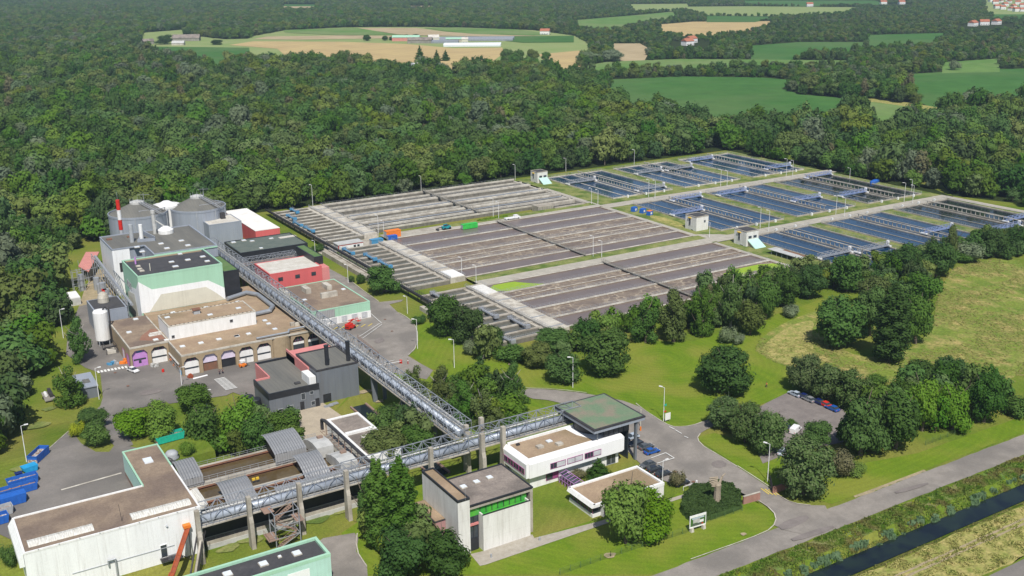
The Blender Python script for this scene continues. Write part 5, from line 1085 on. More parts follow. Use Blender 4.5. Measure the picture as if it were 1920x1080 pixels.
# walkway pergola
t = thing('pergola', 'lilac framed glazed walkway between office building and pavilion', 'walkway', None, (128, 186, 0))
m = MB()
for k in range(7):
    y = 182.2 + k * 1.2
    m.bar((127.6, y, 0), (127.6, y, 2.4), .06); m.bar((129.6, y, 0), (129.6, y, 2.4), .06); m.bar((127.6, y, 2.4), (129.6, y, 2.9), .06)
    if k < 6: m.bar((127.6, y, 2.4), (127.6, y + 1.2, 0), .04)
m.bar((127.6, 182.2, 2.4), (127.6, 189.6, 2.4), .07); m.bar((129.6, 182.2, 2.9), (129.6, 189.6, 2.9), .07); m.bar((127.6, 182.2, 1.2), (127.6, 189.6, 1.2), .05); m.build('frame', 'lilac', t); MB().box(127.7, 182.3, 2.45, 129.5, 189.4, 2.5).build('glass_roof', 'glass', t)
# ---- pavilion
t = thing('pavilion', 'low white pavilion with brown flat roof and white rim beside the walnut trees', 'building', None, (134, 176, 0))
x0, x1, y0, y1 = 123.8, 144.2, 170.6, 180.8
MB().box(x0 + 3, y0, 0, x1, y1, 2.95).build('wall', 'concrete_white', t); MB().box(x0 + .9, y0 + 1, .9, x0 + 2.999, y1 - .2, 2.95).build('glazing', 'glass', t); MB().box(x0 + .7, y0 + .9, 0, x0 + 2.99, y1 - .1, .89).build('sill_wall', 'white', t)
m = MB(); m.box(x0 + .5, y0 - .05, 2.951, x1 + .05, y0 + .55, 3.7); m.box(x0 + .5, y1 - .55, 2.951, x1 + .05, y1 + .05, 3.7); m.box(x1 - .5, y0 + .55, 2.951, x1 + .05, y1 - .55, 3.7); m.yprism([(x0, 2.9), (x0 + .5, 3.7), (x0 + 1.0, 3.7), (x0 + 1.0, 2.9)], y0 + .1, y1 - .1); m.build('parapet', 'white', t)
MB().box(x0 + 1.0, y0 + .55, 2.952, x1 - .5, y1 - .55, 3.3).build('roof', 'tanroof', t); wf(t, x0 + 3.4, x0 + 5.6, .8, 2.3, y0, 'purple', 'glass', 2); m = MB(); [m.box(x0 + .82, y0 + 1 + k * 1.5, .9, x0 + .89, y0 + 1.1 + k * 1.5, 2.95) for k in range(6)]; m.build('mullion', 'purple', t)
# ---- grey boiler house
t = thing('boiler_house', 'dark grey clad boiler house with pink walled terraces and two black chimneys', 'building', None, (96, 274, 0))
MB().box(96.6, 265.4, 0, 109.2, 281.4, 9.8).build('wall', 'slate', t)
m = MB(); m.box(96.5, 265.3, 9.801, 109.3, 265.8, 10.2); m.box(96.5, 281, 9.801, 109.3, 281.5, 10.2); m.box(96.5, 265.8, 9.801, 97, 281, 10.2); m.box(108.8, 265.8, 9.801, 109.3, 281, 10.2); m.build('coping', 'blacksteel', t)
MB().box(97, 265.8, 9.802, 108.8, 281, 9.95).build('roof', 'greyroof', t)
MB().prism([(82.0, 263.9), (96.59, 263.9), (96.59, 289), (86.6, 289), (86.6, 276.5), (82.0, 276.5)], 0, 6.3).build('low_wall', 'slate', t)
MB().box(81.9, 263.8, 5.2, 96.595, 264.2, 7.0).box(81.9, 264.2, 5.2, 82.3, 276.6, 7.0).build('black_band', 'black', t); MB().box(86.5, 288.7, 5.2, 96.595, 289.1, 7.0).build('rear_band', 'black', t)
m = MB(); m.box(82.301, 276.2, 3, 86.49, 276.6, 6.9); m.box(86.4, 276.61, 0, 86.8, 288.69, 6.9); m.build('pink_wall', 'pink', t)
MB().prism([(82.3, 264.2), (96.59, 264.2), (96.59, 288.7), (86.8, 288.7), (86.8, 276.2), (82.3, 276.2)], 6.301, 6.42).build('low_roof', 'greyroof', t)
m = MB(); m.box(96.2, 271, 6.421, 96.595, 289, 9.4); m.box(96.6, 281.51, 6.3, 108, 281.9, 9.3); m.box(96.2, 281.91, 6.3, 109, 289, 8.6); m.build('terrace_wall', 'pink', t)
m = MB(); m.box(94.2, 265.0, 6.421, 96.19, 270.9, 8.8); m.build('roof_room', 'white', t)
for x, y in ((101.2, 268.6), (107.6, 268.4)):
    m = MB(); m.bar((x, y, 9.9), (x, y, 15.6), .62, 14); m.bar((x, y, 15.6), (x, y, 15.9), .72, 14); m.build('chimney', 'black', t)
for x, z0, z1, w_ in ((84.4, .3, 1.9, 1.5), (87.0, .3, 2.2, 1.6), (91.2, 3.2, 5.0, 1.1), (93.8, 4.2, 5.1, 1.0), (94.0, .9, 2.0, 1.0)): wf(t, x, x + w_, z0, z1, 263.9)
for x in (90.8, 95.3): wf(t, x, x + 1.0, .05, 2.5, 263.9 if x < 95 else 263.9, 'blacksteel', 'black', nm='door')
wf(t, 98.2, 100.4, .05, 2.5, 265.4, 'blacksteel', 'black', nm='door')
m = MB(); m.box(91, 267.5, 6.421, 92.6, 268.6, 6.9); m.build('roof_hatch', 'darkroof', t)
for x, y, lab in ((78.8, 272.5, 'black cylindrical tank beside the boiler house, farther one'), (79.9, 269.6, 'black cylindrical tank beside the boiler house, nearer one')):
    tag(MB().lathe(x, y, [(1.55, 0), (1.55, 4.0), (1.45, 4.15), (.2, 4.3)], 20).build('tank', 'black'), lab, 'tank')
# ---- arched workshops
t = thing('arched_workshop', 'long brick workshop with chamfered arch bays, white and open doors and a brown roof', 'building', None, (87, 322, 0))
x0, x1, y0, y1, z = 69.8, 113.5, 307.4, 352, 6.9
MB().box(x0, y0 + 1.2, 0, x1, y1, z - .5).build('wall', 'brick', t)
m = MB(); m.box(x0 - .05, y0 - .05, z - .5, x1, y0 + .4, z); m.box(x0 - .05, y0 + .4, z - .5, x0 + .35, y1, z); m.build('coping', 'concrete_pale', t)
MB().box(x0 + .35, y0 + .4, z - .499, x1, y1, z - .25).build('roof', 'tanroof', t)
def bay(t, xa, xb, ya, yb, z1, kind):
    p = .55; m = MB(); zc = 4.4
    m.box(xa, ya, 0, xa + p, yb, zc); m.box(xb - p, ya, 0, xb, yb, zc)
    m.yprism([(xa, zc + .002), (xa + p, zc + .002), (xa + p + 1.0, 5.6), (xb - p - 1.0, 5.6), (xb - p, zc + .002), (xb, zc + .002), (xb, z1 - .501), (xa, z1 - .501)], ya, yb)
    m.build('arch', 'brick', t)
    a, b, y = xa + p + .002, xb - p - .002, ya + .7
    if kind == 'white':
        MB().box(a, y, 0, b, y + .1, 4.3).build('door', 'white', t); m = MB(); m.box(a + .1, y - .05, 1.9, b - .1, y - .002, 2.4); m.build('door_window', 'glass', t); m = MB(); m.box(a, y, 4.31, b, y + .1, 5.6); m.build('fanlight', 'glass', t); m = MB(); [m.box(a + (b - a) * k / 4 - .05, y - .06, 4.31, a + (b - a) * k / 4 + .05, y - .002, 5.6) for k in range(1, 4)]; m.build('mullion', 'purple', t)
    elif kind == 'lilac':
        MB().box(a, y, 0, b, y + .1, 5.5).build('door', 'lilac', t); m = MB(); m.box(a + .5, y - .05, 2.2, b - .5, y - .002, 2.7); m.box((a + b) / 2 - .4, y - .06, 1.2, (a + b) / 2 + .4, y - .003, 2.1); m.build('door_window', 'glass', t)
        m = MB(); m.box((a + b) / 2 - .8, y - .08, 4.7, (a + b) / 2 + .8, y - .003, 5.1); m.build('number_plate', 'bluepaint', t)
    elif kind == 'open':
        MB().box(a, y, 2.9, b, y + .1, 5.6).build('raised_door', 'lilac_pale', t); MB().box(a, y + .3, 0, b, y + .45, 2.89).build('opening', 'black', t)
    elif kind == 'open_red':
        MB().box(a, y, 2.9, b, y + .1, 5.6).build('raised_door', 'lilac_pale', t); MB().box(a, y + .3, 0, b, y + .45, 2.89).build('opening', 'rustwall', t)
    elif kind == 'win':
        MB().box(a, y, 3.9, b, y + .1, 5.6).build('window', 'glass', t); m = MB(); [m.box(a + (b - a) * k / 4 - .06, y - .06, 3.6, a + (b - a) * k / 4 + .06, y - .002, 5.6) for k in range(5)]; m.build('mullion', 'purple', t); MB().box(a, y, 2.8, b, y + .1, 3.6).build('band', 'white', t); MB().box(a, y + .02, 0, b, y + .12, 2.79).build('lower_window', 'glass', t)
for k, kd in enumerate(('white', 'open_red', 'open', 'white', 'white')): bay(t, x0 + k * 5.68, x0 + (k + 1) * 5.68 - .002, y0, y0 + 1.19, z, kd)
m = MB(); m.lathe(101.2, y0 + 3.2, [(3.9, 0), (3.9, 6.6)], 28); m.build('round_bay', 'brick', t)
for xa in (104.4, 109.4): bay(t, xa, xa + 4.98, y0 + .2, y0 + 1.19, z, 'win')
for px_, py_ in ((1088, 425), (1222, 400), (1352, 373), (1482, 350)): g = gz(60 + px_ / 3.857, 540 + py_ / 3.857, 6.7); dome_light(t, g[0], g[1], z - .25, 1.4, 1.4)
for px_, py_ in ((372, 932), (400, 955), (445, 993), (255, 1028), (170, 1045)): g = gz(400 + px_ / 3.857, 360 + py_ / 3.857, 6.7); dome_light(t, g[0], g[1], z - .25, 1.3, 1.3)
for px_, py_ in ((575, 965), (605, 965)): g = gz(400 + px_ / 3.857, 360 + py_ / 3.857, 6.7); m = MB(); m.box(g[0] - .8, g[1] - .6, z - .25, g[0] + .8, g[1] + .6, z + .8); m.build('roof_unit', 'concrete_pale', t)
m = MB(); m.path([(93.5, y0 + .9, z + .5), (104, y0 + .9, z + .5), (104.5, y0 + 2.0, z + .9), (112, y0 + 2.0, z + .9)], .32, 8); m.build('roof_pipe', 'galv', t)
t = thing('arched_workshop', 'lower left brick workshop wing with one lilac roller door and a brown red stained roof', 'building', None, (64, 335, 0))
x0, x1, y0, y1 = 58.0, 69.75, 322.8, 353.6
MB().box(x0, y0 + 1.2, 0, x1, y1, z - .5).build('wall', 'brick', t); m = MB(); m.box(x0 - .05, y0 - .05, z - .5, x1, y0 + .4, z); m.box(x0 - .05, y0 + .4, z - .5, x0 + .35, y1, z); m.build('coping', 'concrete_pale', t)
MB().box(x0 + .35, y0 + .4, z - .499, x1, y1, z - .24).build('roof', 'gravelroof', t)
MB().prism([(66.5, 326), (69.7, 326), (69.7, 337), (68, 338), (64, 333), (62.5, 329)], z - .239, z - .22).build('roof_stain', 'rustroof', t)
bay(t, x0, x0 + 5.8, y0, y0 + 1.19, z, 'lilac'); bay(t, x0 + 5.802, x1, y0, y0 + 1.19, z, 'white')
for k in range(2): wl(t, y0 + 2 + k * 6, y0 + 5 + k * 6, .3, 3.6, x0, 'purple', 'lilac' if k == 0 else 'white', nm='door')
for px_, py_ in ((750, 228), (702, 323), (863, 345), (895, 377)): g = gz(60 + px_ / 3.857, 540 + py_ / 3.857, 6.7); dome_light(t, g[0], g[1], z - .24, 1.4, 1.4)
m = MB(); m.box(66.2, 330.6, z - .24, 69.8, 331.6, z + .7); m.build('roof_unit', 'rooflight', t)
t = bld('clerestory_hall', 'long white rooftop hall with tan roof standing on the brick workshop', 70.5, 323.6, 98.6, 336.6, 11.3, 'white', 'tanroof', z0=6.66, par='concrete_pale', ph=.35)
for px_, py_ in ((978, 218), (1288, 198), (1493, 150)): g = gz(60 + px_ / 3.857, 540 + py_ / 3.857, 11.1); dome_light(t, g[0], g[1], 11.15, 1.5, 1.2)
g = gz(60 + 1190 / 3.857, 540 + 185 / 3.857, 11.1); m = MB(); m.box(g[0] - 1, g[1] - .8, 11.1, g[0] + 1, g[1] + .8, 12.5); m.build('roof_hut', 'trimgrey', t); m = MB(); m.box(g[0] - 1.3, g[1] - 1.1, 12.501, g[0] + 1.3, g[1] + 1.1, 12.8); m.build('roof_hut_top', 'rustwall', t)
m = MB(); [m.box(71.3 + k * 1.35, y, 11.301, 71.7 + k * 1.35, y + .25, 11.42) for k in range(20) for y in (323.65, 336.2)]; m.build('bracket', 'blacksteel', t)
wf(t, 71.3, 72.1, 7.3, 8.1, 323.6, 'trimgrey', 'blacksteel'); wf(t, 90.0, 90.9, 9.0, 9.8, 323.6, 'trimgrey', 'blacksteel'); m = MB(); m.box(69.0, 323.9, 6.7, 70.45, 324.6, 7.0); m.build('ledge', 'white', t)
# middle roof between workshop and press hall
t = bld('link_building', 'flat tan roofed link block between rooftop hall and mint press hall', 70, 352.1, 112.5, 366.5, 6.8, 'brick', 'tanroof', ph=.3)
for px_, py_ in ((1020, 950), (1260, 912), (1487, 872)): g = gz(60 + px_ / 3.857, 340 + py_ / 3.857, 6.8); dome_light(t, g[0], g[1], 6.68, 1.4, 1.2)
m = MB(); m.path([(98, 353, 7.6), (106, 356.5, 7.6), (108.6, 352, 7.6), (108.6, 336, 7.6), (106, 332, 7.6), (98.8, 331, 7.6)], .75, 10); tag(m.build('duct', 'galv'), 'fat silver duct looping over the tan roof to the pipe bridge', 'duct')
# ---- mint press hall
t = thing('press_hall', 'tall mint and white panelled hall with black flat roof', 'building', None, (84, 367, 0))
X0, X1, Y0, Y1, Z = 69.4, 98.1, 355.6, 379.2, 19.9
MB().box(X0, Y0, 0, X1, Y1, Z - .6).build('wall', 'mint', t)
def fpoly(mk, nm, pts, y): m = MB(); m.v = [(p[0], y, p[1]) for p in pts]; m.f = [tuple(range(len(pts)))]; m.mi = [0]; q = len(pts); m.v += [(p[0], y - .03, p[1]) for p in pts]; m.f.append(tuple(range(q, 2 * q))); [m.f.append((k, (k + 1) % q, (k + 1) % q + q, k + q)) for k in range(q)]; m.mi = [0] * len(m.f); return m.build(nm, mk, t)
fpoly('white_clad', 'white_panel', [(X0, 6.8), (X1, 6.8), (X1, 11.0), (X0 + 23.3, 14.6), (X0 + 4.2, 14.6), (X0 + .0, 18.0)], Y0 - .02)
fpoly('cream', 'cream_panel', [(X0 + 2.6, 6.9), (X1 - .3, 6.9), (X1 - 3.0, 9.6), (X0 + 22.3, 12.4), (X0 + 7, 12.4)], Y0 - .06)
def lpoly(mk, nm, pts, x): m = MB(); q = len(pts); m.v = [(x, p[0], p[1]) for p in pts] + [(x - .03, p[0], p[1]) for p in pts]; m.f = [tuple(range(q)), tuple(range(q, 2 * q))] + [(k, (k + 1) % q, (k + 1) % q + q, k + q) for k in range(q)]; m.mi = [0] * len(m.f); return m.build(nm, mk, t)
lpoly('white_clad', 'white_panel', [(Y0, 3), (Y0 + 14, 3), (Y0 + 16, 12.5), (Y0 + 4.5, 14.3), (Y0, 18.0)], X0 - .02)
lpoly('cream', 'cream_panel', [(Y0 + 5, 2.5), (Y0 + 18, 2.5), (Y0 + 19, 10), (Y0 + 8, 11.5)], X0 - .06)
for k in range(3): wl(t, Y0 + 11.5 + k * 2.4, Y0 + 13 + k * 2.4, 12.2, 14.4, X0 - .08, 'trimgrey', 'glass')
m = MB(); m.box(X0 - .05, Y0 - .05, Z - .599, X1 + .05, Y0 + .35, Z); m.box(X0 - .05, Y1 - .35, Z - .599, X1 + .05, Y1 + .05, Z); m.box(X0 - .05, Y0 + .35, Z - .599, X0 + .35, Y1 - .35, Z); m.box(X1 - .35, Y0 + .35, Z - .599, X1 + .05, Y1 - .35, Z); m.build('coping', 'mint', t)
MB().box(X0 + .35, Y0 + .35, Z - .598, X1 - .35, Y1 - .35, Z - .35).build('roof', 'darkroof', t)
MB().box(X0 + 1, Y1 - 2.2, Z - .349, X1 - 1, Y1 - .4, Z - .32).build('roof_edge_strip', 'tanroof', t)
for px_, py_, s_ in ((355, 625, 1.3), (370, 648, 1.3), (388, 665, 1.3), (637, 590, 1.6), (670, 628, 1.8), (775, 572, 1.6), (708, 523, 1.4), (938, 583, 1.5), (900, 545, 1.6)): g = gz(180 + px_ / 4.5, 360 + py_ / 4.5, Z - .2); dome_light(t, g[0], g[1], Z - .349, s_, s_ * .8, 'skylight' if s_ > 1.3 else 'concrete_pale', 'roof_vent')
for px_, py_, mk in ((335, 605, 'lilac'), (458, 660, 'cream')): g = gz(180 + px_ / 4.5, 360 + py_ / 4.5, Z - .2); m = MB(); m.bar((g[0], g[1], Z - .35), (g[0], g[1], Z + 2.2), .3 if mk == 'lilac' else .16, 10); m.build('roof_stack', mk, t)
t = bld('black_annex', 'black clad annex with mossy green roof right of the mint press hall', 98.2, 357.6, 104.3, 379.0, 16.2, 'black', 'mossgreen', ph=.25)
# ---- large grey works hall
t = thing('works_hall', 'large hall with corrugated grey roof behind the mint press hall, white left wall', 'building', None, (88, 408, 0))
MB().box(70.9, 404.0, 0, 77.2, 426.5, 17.6).build('white_wall', 'white_clad', t)
MB().box(77.2, 404.6, 0, 106, 426.6, 17.6).box(82.6, 388.6, 0, 106, 404.59, 17.6).build('wall', 'greymetal', t)
m = MB()
for a in ((70.8, 403.9, 77.2, 404.3), (77.2, 403.9, 82.6, 404.3), (82.5, 388.5, 106.1, 389.0), (82.5, 389.0, 83.0, 403.9), (70.8, 404.3, 71.2, 426.6), (71.2, 426.2, 106.1, 426.7), (105.5, 389, 106.1, 426.2)): m.box(a[0], a[1], 17.601, a[2], a[3], 18.1)
m.build('coping', 'greymetal', t)
MB().prism([(71.2, 404.3), (82.6, 404.3), (83.0, 389.0), (105.5, 389.0), (105.5, 426.2), (71.2, 426.2)], 17.602, 17.75).build('roof', 'greyroof', t)
m = MB(); m.box(82.6, 388.3, 17.2, 106, 388.49, 17.7); m.build('mint_band', 'mint', t)
for px_, py_ in ((345, 467), (390, 505), (548, 438), (598, 477), (720, 413), (775, 452)): g = gz(180 + px_ / 4.5, 360 + py_ / 4.5, 17.8); dome_light(t, g[0], g[1], 17.75, 1.7, 1.5)
for px_, py_ in ((112, 402), (285, 380)): g = gz(180 + px_ / 4.5, 360 + py_ / 4.5, 17.8); m = MB(); m.box(g[0] - 1, g[1] - .8, 17.75, g[0] + 1, g[1] + .8, 18.2); m.build('roof_hatch', 'rustwall', t)
m = MB(); m.box(73, 403.85, 9, 74.6, 403.99, 12.5); m.build('louvre', 'blacksteel', t)
def cylat(px_, py_, z): return gz(px_, py_, z)
for px_, py_, r, h, mk, lab, hat in ((248, 454, .8, 7.0, 'trimgrey', 'grey steel flue on the works hall roof', True), (266, 451, .75, 6.4, 'white', 'white flue on the works hall roof', False)):
    g = gz(px_, py_, 17.75); m = MB(); m.bar((g[0], g[1], 17.7), (g[0], g[1], 17.7 + h), r, 14); tag(m.build('flue', mk), lab, 'flue')
g = gz(180 + 590 / 4.5, 360 + 345 / 4.5, 17.75)
t = thing('roof_silo', 'white conical roof silo with feeder tower on the works hall', 'silo', None, (g[0], g[1], 17.7))
m = MB(); m.lathe(g[0], g[1], [(3.0, 17.75), (3.0, 19.2), (1.2, 20.4), (.3, 20.6)], 20); m.build('cone', 'white', t)
m = MB(); m.bar((g[0] - 4.0, g[1] + 1, 17.75), (g[0] - 4.0, g[1] + 1, 26), .7, 10); m.bar((g[0] - 4.0, g[1] + 1, 26), (g[0] - 4.0, g[1] + 1, 27.2), .9, 10); m.bar((g[0] - 3.3, g[1] + 1, 23), (g[0] - .3, g[1], 20.5), .3, 8); m.build('feeder', 'corrpale', t)
t = thing('roof_screen', 'blue grey triangular roof screen on the works hall', 'screen', None, (90, 418, 17.7))
g = gz(180 + 350 / 4.5, 360 + 425 / 4.5, 17.75); g2 = gz(180 + 498 / 4.5, 360 + 412 / 4.5, 17.75)
m = MB(); m.prism([(g[0], g[1]), (g2[0], g2[1]), (g2[0] - .5, g2[1] + .3), (g[0] + .4, g[1] + .4)], 17.75, 18.9); m.prism([(g2[0], g2[1]), (g2[0] + .3, g2[1] + .3), (g2[0] - 1.5, g2[1] + 14), (g2[0] - 1.9, g2[1] + 14)], 17.75, 19.4); m.prism([(g[0], g[1] + .2), (g[0] + .4, g[1] + .3), (g2[0] - 1.5, g2[1] + 14), (g2[0] - 2, g2[1] + 14)], 17.75, 18.3); m.build('panel', 'greymetal', t)
t = thing('chimney_mast', 'thin red and white striped chimney behind the works hall', 'chimney', None, (0, 0, 0))
g = gz(180 + 240 / 4.5, 360 + 345 / 4.5, 17.5); t.location = (g[0], g[1] + 6, 0); X, Y = g[0], g[1] + 6
zt = 17.5
for z in range(18, 60):
    if pj(X, Y, z)[1] <= 378.5: zt = z; break
L = zt - 17; MB().bar((X, Y, 0), (X, Y, zt - 12.5), .75, 12).build('shaft', 'trimgrey', t)
for k in range(3): MB().bar((X, Y, zt - 12.4 + k * 4.1), (X, Y, zt - 8.4 + k * 4.1), .78, 12).build('stripe', 'redpaint' if k != 1 else 'whitepaint', t)
MB().bar((X, Y, zt - .2), (X, Y, zt + 3), .06, 5).build('tip', 'steel', t)
# ---- digesters
def digester(lab, px_, py_, wpx, z, top, mk='greymetal'):
    g = gz(px_, py_, z); d = pj(g[0], g[1], z)[2]; r = wpx / 2 / (FPX / d)
    t = thing('digester', lab, 'tank', None, (g[0], g[1], 0)); m = MB()
    m.lathe(g[0], g[1], [(r, 0), (r, z)], 40); m.build('shell', mk, t)
    m = MB(); m.lathe(g[0], g[1], [(r + .12, z - .3), (r + .12, z + .6), (r - .25, z + .6), (r - .25, z + .05)], 40); m.build('rim', mk, t)
    m = MB(); m.lathe(g[0], g[1], [(r - .2, z + .02), (r * .25, z + top), (r * .24, z + top + .05)], 40); m.build('roof', 'greyroof' if mk != 'white' else 'white', t)
    return t, g, r
for a in (('big grey cylindrical digester with conical roof, left one', 259, 399, 107, 16, 4.2), ('big grey cylindrical digester with conical roof, right one', 371, 388, 101, 16, 4.2)):
    t, g, r = digester(*a); m = MB(); m.lathe(g[0], g[1], [(r * .25, 20.0), (r * .25, 21.0), (r * .1, 21.6)], 18); m.build('crown_hatch', 'corrpale', t)
    m = MB()
    for k in range(10): a_ = k * .63; m.bar((g[0] + r * .24 * math.cos(a_), g[1] + r * .24 * math.sin(a_), 21), (g[0] + r * .24 * math.cos(a_), g[1] + r * .24 * math.sin(a_), 22.4), .06)
    m.build('railing', 'steel', t); m = MB()
    for q in (.0, 1.0): m.bar((g[0] + q, g[1] - r * .24, 21.2), (g[0] + r * .5 + q, g[1] - r * .97, 17.2), .14); m.bar((g[0] + q, g[1] - r * .24, 22.2), (g[0] + r * .5 + q, g[1] - r * .97, 18.2), .08)
    m.build('gangway', 'steel', t); m = MB()
    m.bar((g[0] + r * .2, g[1] - r * .2, 21), (g[0] + r * .2, g[1] - r * .2, 25), .1); m.bar((g[0] + r * .0, g[1] - r * .2, 24.4), (g[0] + r * .4, g[1] - r * .2, 24.0), .08)
    m.build('lamp_mast', 'steel', t); m = MB()
    m.path([(g[0] - r * .1, g[1] - r * .6, 18.2), (g[0] + r * .7, g[1] - r * .5, 18.0), (g[0] + r * .9, g[1] - r * .2, 17.6)], .18, 6)
    m.build('roof_pipe', 'steel', t)
    m = MB(); [m.bar((g[0] + r * math.cos(a_) * 1.01, g[1] + r * math.sin(a_) * 1.01, 0), (g[0] + r * math.cos(a_) * 1.01, g[1] + r * math.sin(a_) * 1.01, 16), .18) for a_ in (-1.9, -1.2, -.6)]; m.build('downpipe', 'trimgrey', t)
digester('tall white gas holder between the grey digesters', 312, 386, 48, 17, 2.2, 'white')
# ---- around the digesters
t = bld('pump_house', 'blue grey block with pale roof right of the digesters', 119.0, 446.5, 133.4, 462, 12, 'greymetal', 'paleroof', ph=.35)
m = MB(); m.box(127, 455, 11.8, 129, 457, 14.5); m.build('roof_box', 'blacksteel', t)
t = bld('red_hall', 'red hall with large white roof beside the tree line', 138.4, 444.0, 149.5, 490, 7.2, 'red', 'whiteroof', par='whiteroof', ph=.2, pt=.5)
t = bld('black_building', 'long black clad building with grey green roof', 118.4, 402.0, 146.6, 423.0, 9.8, 'black', 'greenslate', ph=.4)
for px_, py_, a, b in ((345, 408, 1.2, 1.2), (145, 366, 1.6, 1.6), (220, 352, 1.6, 1.6), (280, 357, 1.6, 1), (418, 338, 1.6, 1)): g = gz(400 + px_ / 3.857, 360 + py_ / 3.857, 9.6); dome_light(t, g[0], g[1], 9.58, a, b)
g = gz(400 + 535 / 3.857, 360 + 325 / 3.857, 9.6); MB().box(g[0] - 3.6, g[1] - 1.2, 9.581, g[0] + 3.6, g[1] + 1.2, 9.8).build('roof_patch', 'paleroof', t)
for k in range(4): wf(t, 130 + k * 3.6, 132.6 + k * 3.6, 4.5, 6.5, 402.0, 'trimgrey')
t = bld('red_block', 'red clad block with pale weathered roof in front of the black building', 117.9, 365.6, 138.2, 383.0, 10.1, 'red', 'paleroof', ph=.3)
for px_ in (480, 602, 718): g = gz(400 + px_ / 3.857, 360 + (680 - (px_ - 480) * .17) / 3.857, 4.5); wf(t, g[0] - .8, g[0] + .8, 7.0, 8.2, 365.6, 'blacksteel', 'glass')
m = MB(); m.box(138.21, 366.5, 0, 141.5, 390, 9.0); m.build('pink_pier', 'pink', t)
t = bld('penthouse', 'black box with mossy green roof on top of the red block corner', 137.6, 371.6, 141.2, 391, 12.2, 'black', 'mossgreen', z0=9.05, ph=.2)
truss('gallery', 'grey gallery bridge between the red block and the long black building', 'x', 392.5, 395.5, 112, 138, 7.5, 9.6, 2.2, duct=False)
t = bld('gravel_hall', 'low hall with brown gravel roof and mint front beside the round yard', 119.0, 327.4, 140.6, 360.0, 6.0, 'mint', 'gravelroof', par='mint', ph=.35)
MB().box(119.1, 327.30, 0, 140.7, 327.36, 2.7).build('white_base', 'white', t)
MB().box(120.5, 327.2, 2.9, 127.3, 327.36, 5.6).build('metal_screen', 'corr_front', t)
for k in range(5): wf(t, 122.2 + k * 3.8, 124.0 + k * 3.8, .6, 2.3, 327.30, 'trimgrey', 'blind', 3)
for px_, py_, a, b in ((670, 700, 1.9, 5.2), (820, 675, 1.9, 5.2), (835, 735, 6.0, 1.6), (520, 730, 1.9, 5.2)):
    g = gz(400 + px_ / 3.857, 360 + py_ / 3.857, 7); m = MB(); m.box(g[0] - a / 2, g[1] - b / 2, 5.8, g[0] + a / 2, g[1] + b / 2, 7.6); m.build('roof_vent', 'concrete_pale', t)
for px_, py_ in ((660, 780), (940, 703)): g = gz(400 + px_ / 3.857, 360 + py_ / 3.857, 6); dome_light(t, g[0], g[1], 5.83, 1.3, 1.3)
# ---- left margin of the works
t = thing('silo', 'tall weathered white silo beside the brick workshop', 'silo', None, (55.6, 351, 0))
m = MB(); m.lathe(55.4, 350.6, [(2.35, 2.0), (2.35, 11.4), (2.0, 11.9), (.3, 12.1)], 24); m.build('shell', 'white', t); m = MB(); [m.bar((55.4 + 2.2 * math.cos(a), 350.6 + 2.2 * math.sin(a), 0), (55.4 + 2.2 * math.cos(a), 350.6 + 2.2 * math.sin(a), 2.1), .15) for a in (.8, 2.4, 3.9, 5.5)]; m.build('leg', 'trimgrey', t)
m = MB(); m.path([(57.9, 349, 1), (57.9, 349, 12.4), (57.2, 349.5, 13.2), (56.2, 350, 12.2)], .25, 8); m.build('pipe', 'blacksteel', t)
t = thing('silo_machinery', 'rusty machinery cage at the foot of the white silo', 'machinery', None, (56, 343, 0))
m = MB(); [m.bar((x, y, 0), (x, y, 2.8), .1) for x in (54, 57.4) for y in (339.5, 345.5)]; m.bar((54, 339.5, 2.8), (57.4, 339.5, 2.8), .1); m.bar((54, 345.5, 2.8), (57.4, 345.5, 2.8), .1); m.bar((54, 339.5, 2.8), (54, 345.5, 2.8), .1); m.bar((57.4, 339.5, 2.8), (57.4, 345.5, 2.8), .1); m.bar((54, 345, .5), (57, 340, 2.4), .25, 8); m.build('frame', 'blacksteel', t); m = MB(); m.box(54.4, 340, 0, 57, 343.5, 1.0); m.build('housing', 'paleroof', t)
t = bld('grey_block', 'dark grey cube with dark roof behind the white silo', 55.6, 361.5, 66, 376.5, 8.2, 'greymetal', 'darkroof', ph=.2)
m = MB(); m.lathe(60.4, 371.8, [(1.9, 8), (1.9, 9.8), (1.5, 11), (.7, 11.7), (.1, 11.8)], 18); m.build('dome', 'concrete_pale', t)
t = thing('red_roofed_shed', 'long narrow shed with salmon red sheet roof at the forest edge', 'shed', None, (50, 425, 0))
a = gz(60 + 335 / 3.857, 340 + 615 / 3.857, 5); b = gz(60 + 410 / 3.857, 340 + 655 / 3.857, 5); c = gz(60 + 487 / 3.857, 340 + 510 / 3.857, 5); d = gz(60 + 390 / 3.857, 340 + 512 / 3.857, 5)
MB().prism([a, b, c, d], 4.7, 5.1).build('roof', 'redroof', t)
q = [(sum(p[0] for p in (a, b, c, d)) / 4 * .2 + p[0] * .8, sum(p[1] for p in (a, b, c, d)) / 4 * .2 + p[1] * .8) for p in (a, b, c, d)]
MB().prism(q, 0, 4.69).build('wall', 'concrete_dark', t)
m = MB(); [m.bar((b[0] - .3, b[1] + 1 + k * 5, 0), (b[0] - .3, b[1] + 1 + k * 5, 4.7), .12) for k in range(int((c[1] - b[1]) / 5))]; m.build('post', 'steel', t)
t = thing('pipe_tower', 'scaffold like steel pipe tower in front of the red roofed shed', 'machinery', None, (0, 0, 0)); g = at(60 + 350 / 3.857, 340 + 800 / 3.857); t.location = (g[0], g[1], 0)
m = MB()
for dx in (-2, 0, 2):
    for dy in (0, 3): m.bar((g[0] + dx, g[1] + dy, 0), (g[0] + dx, g[1] + dy, 8.5), .14)
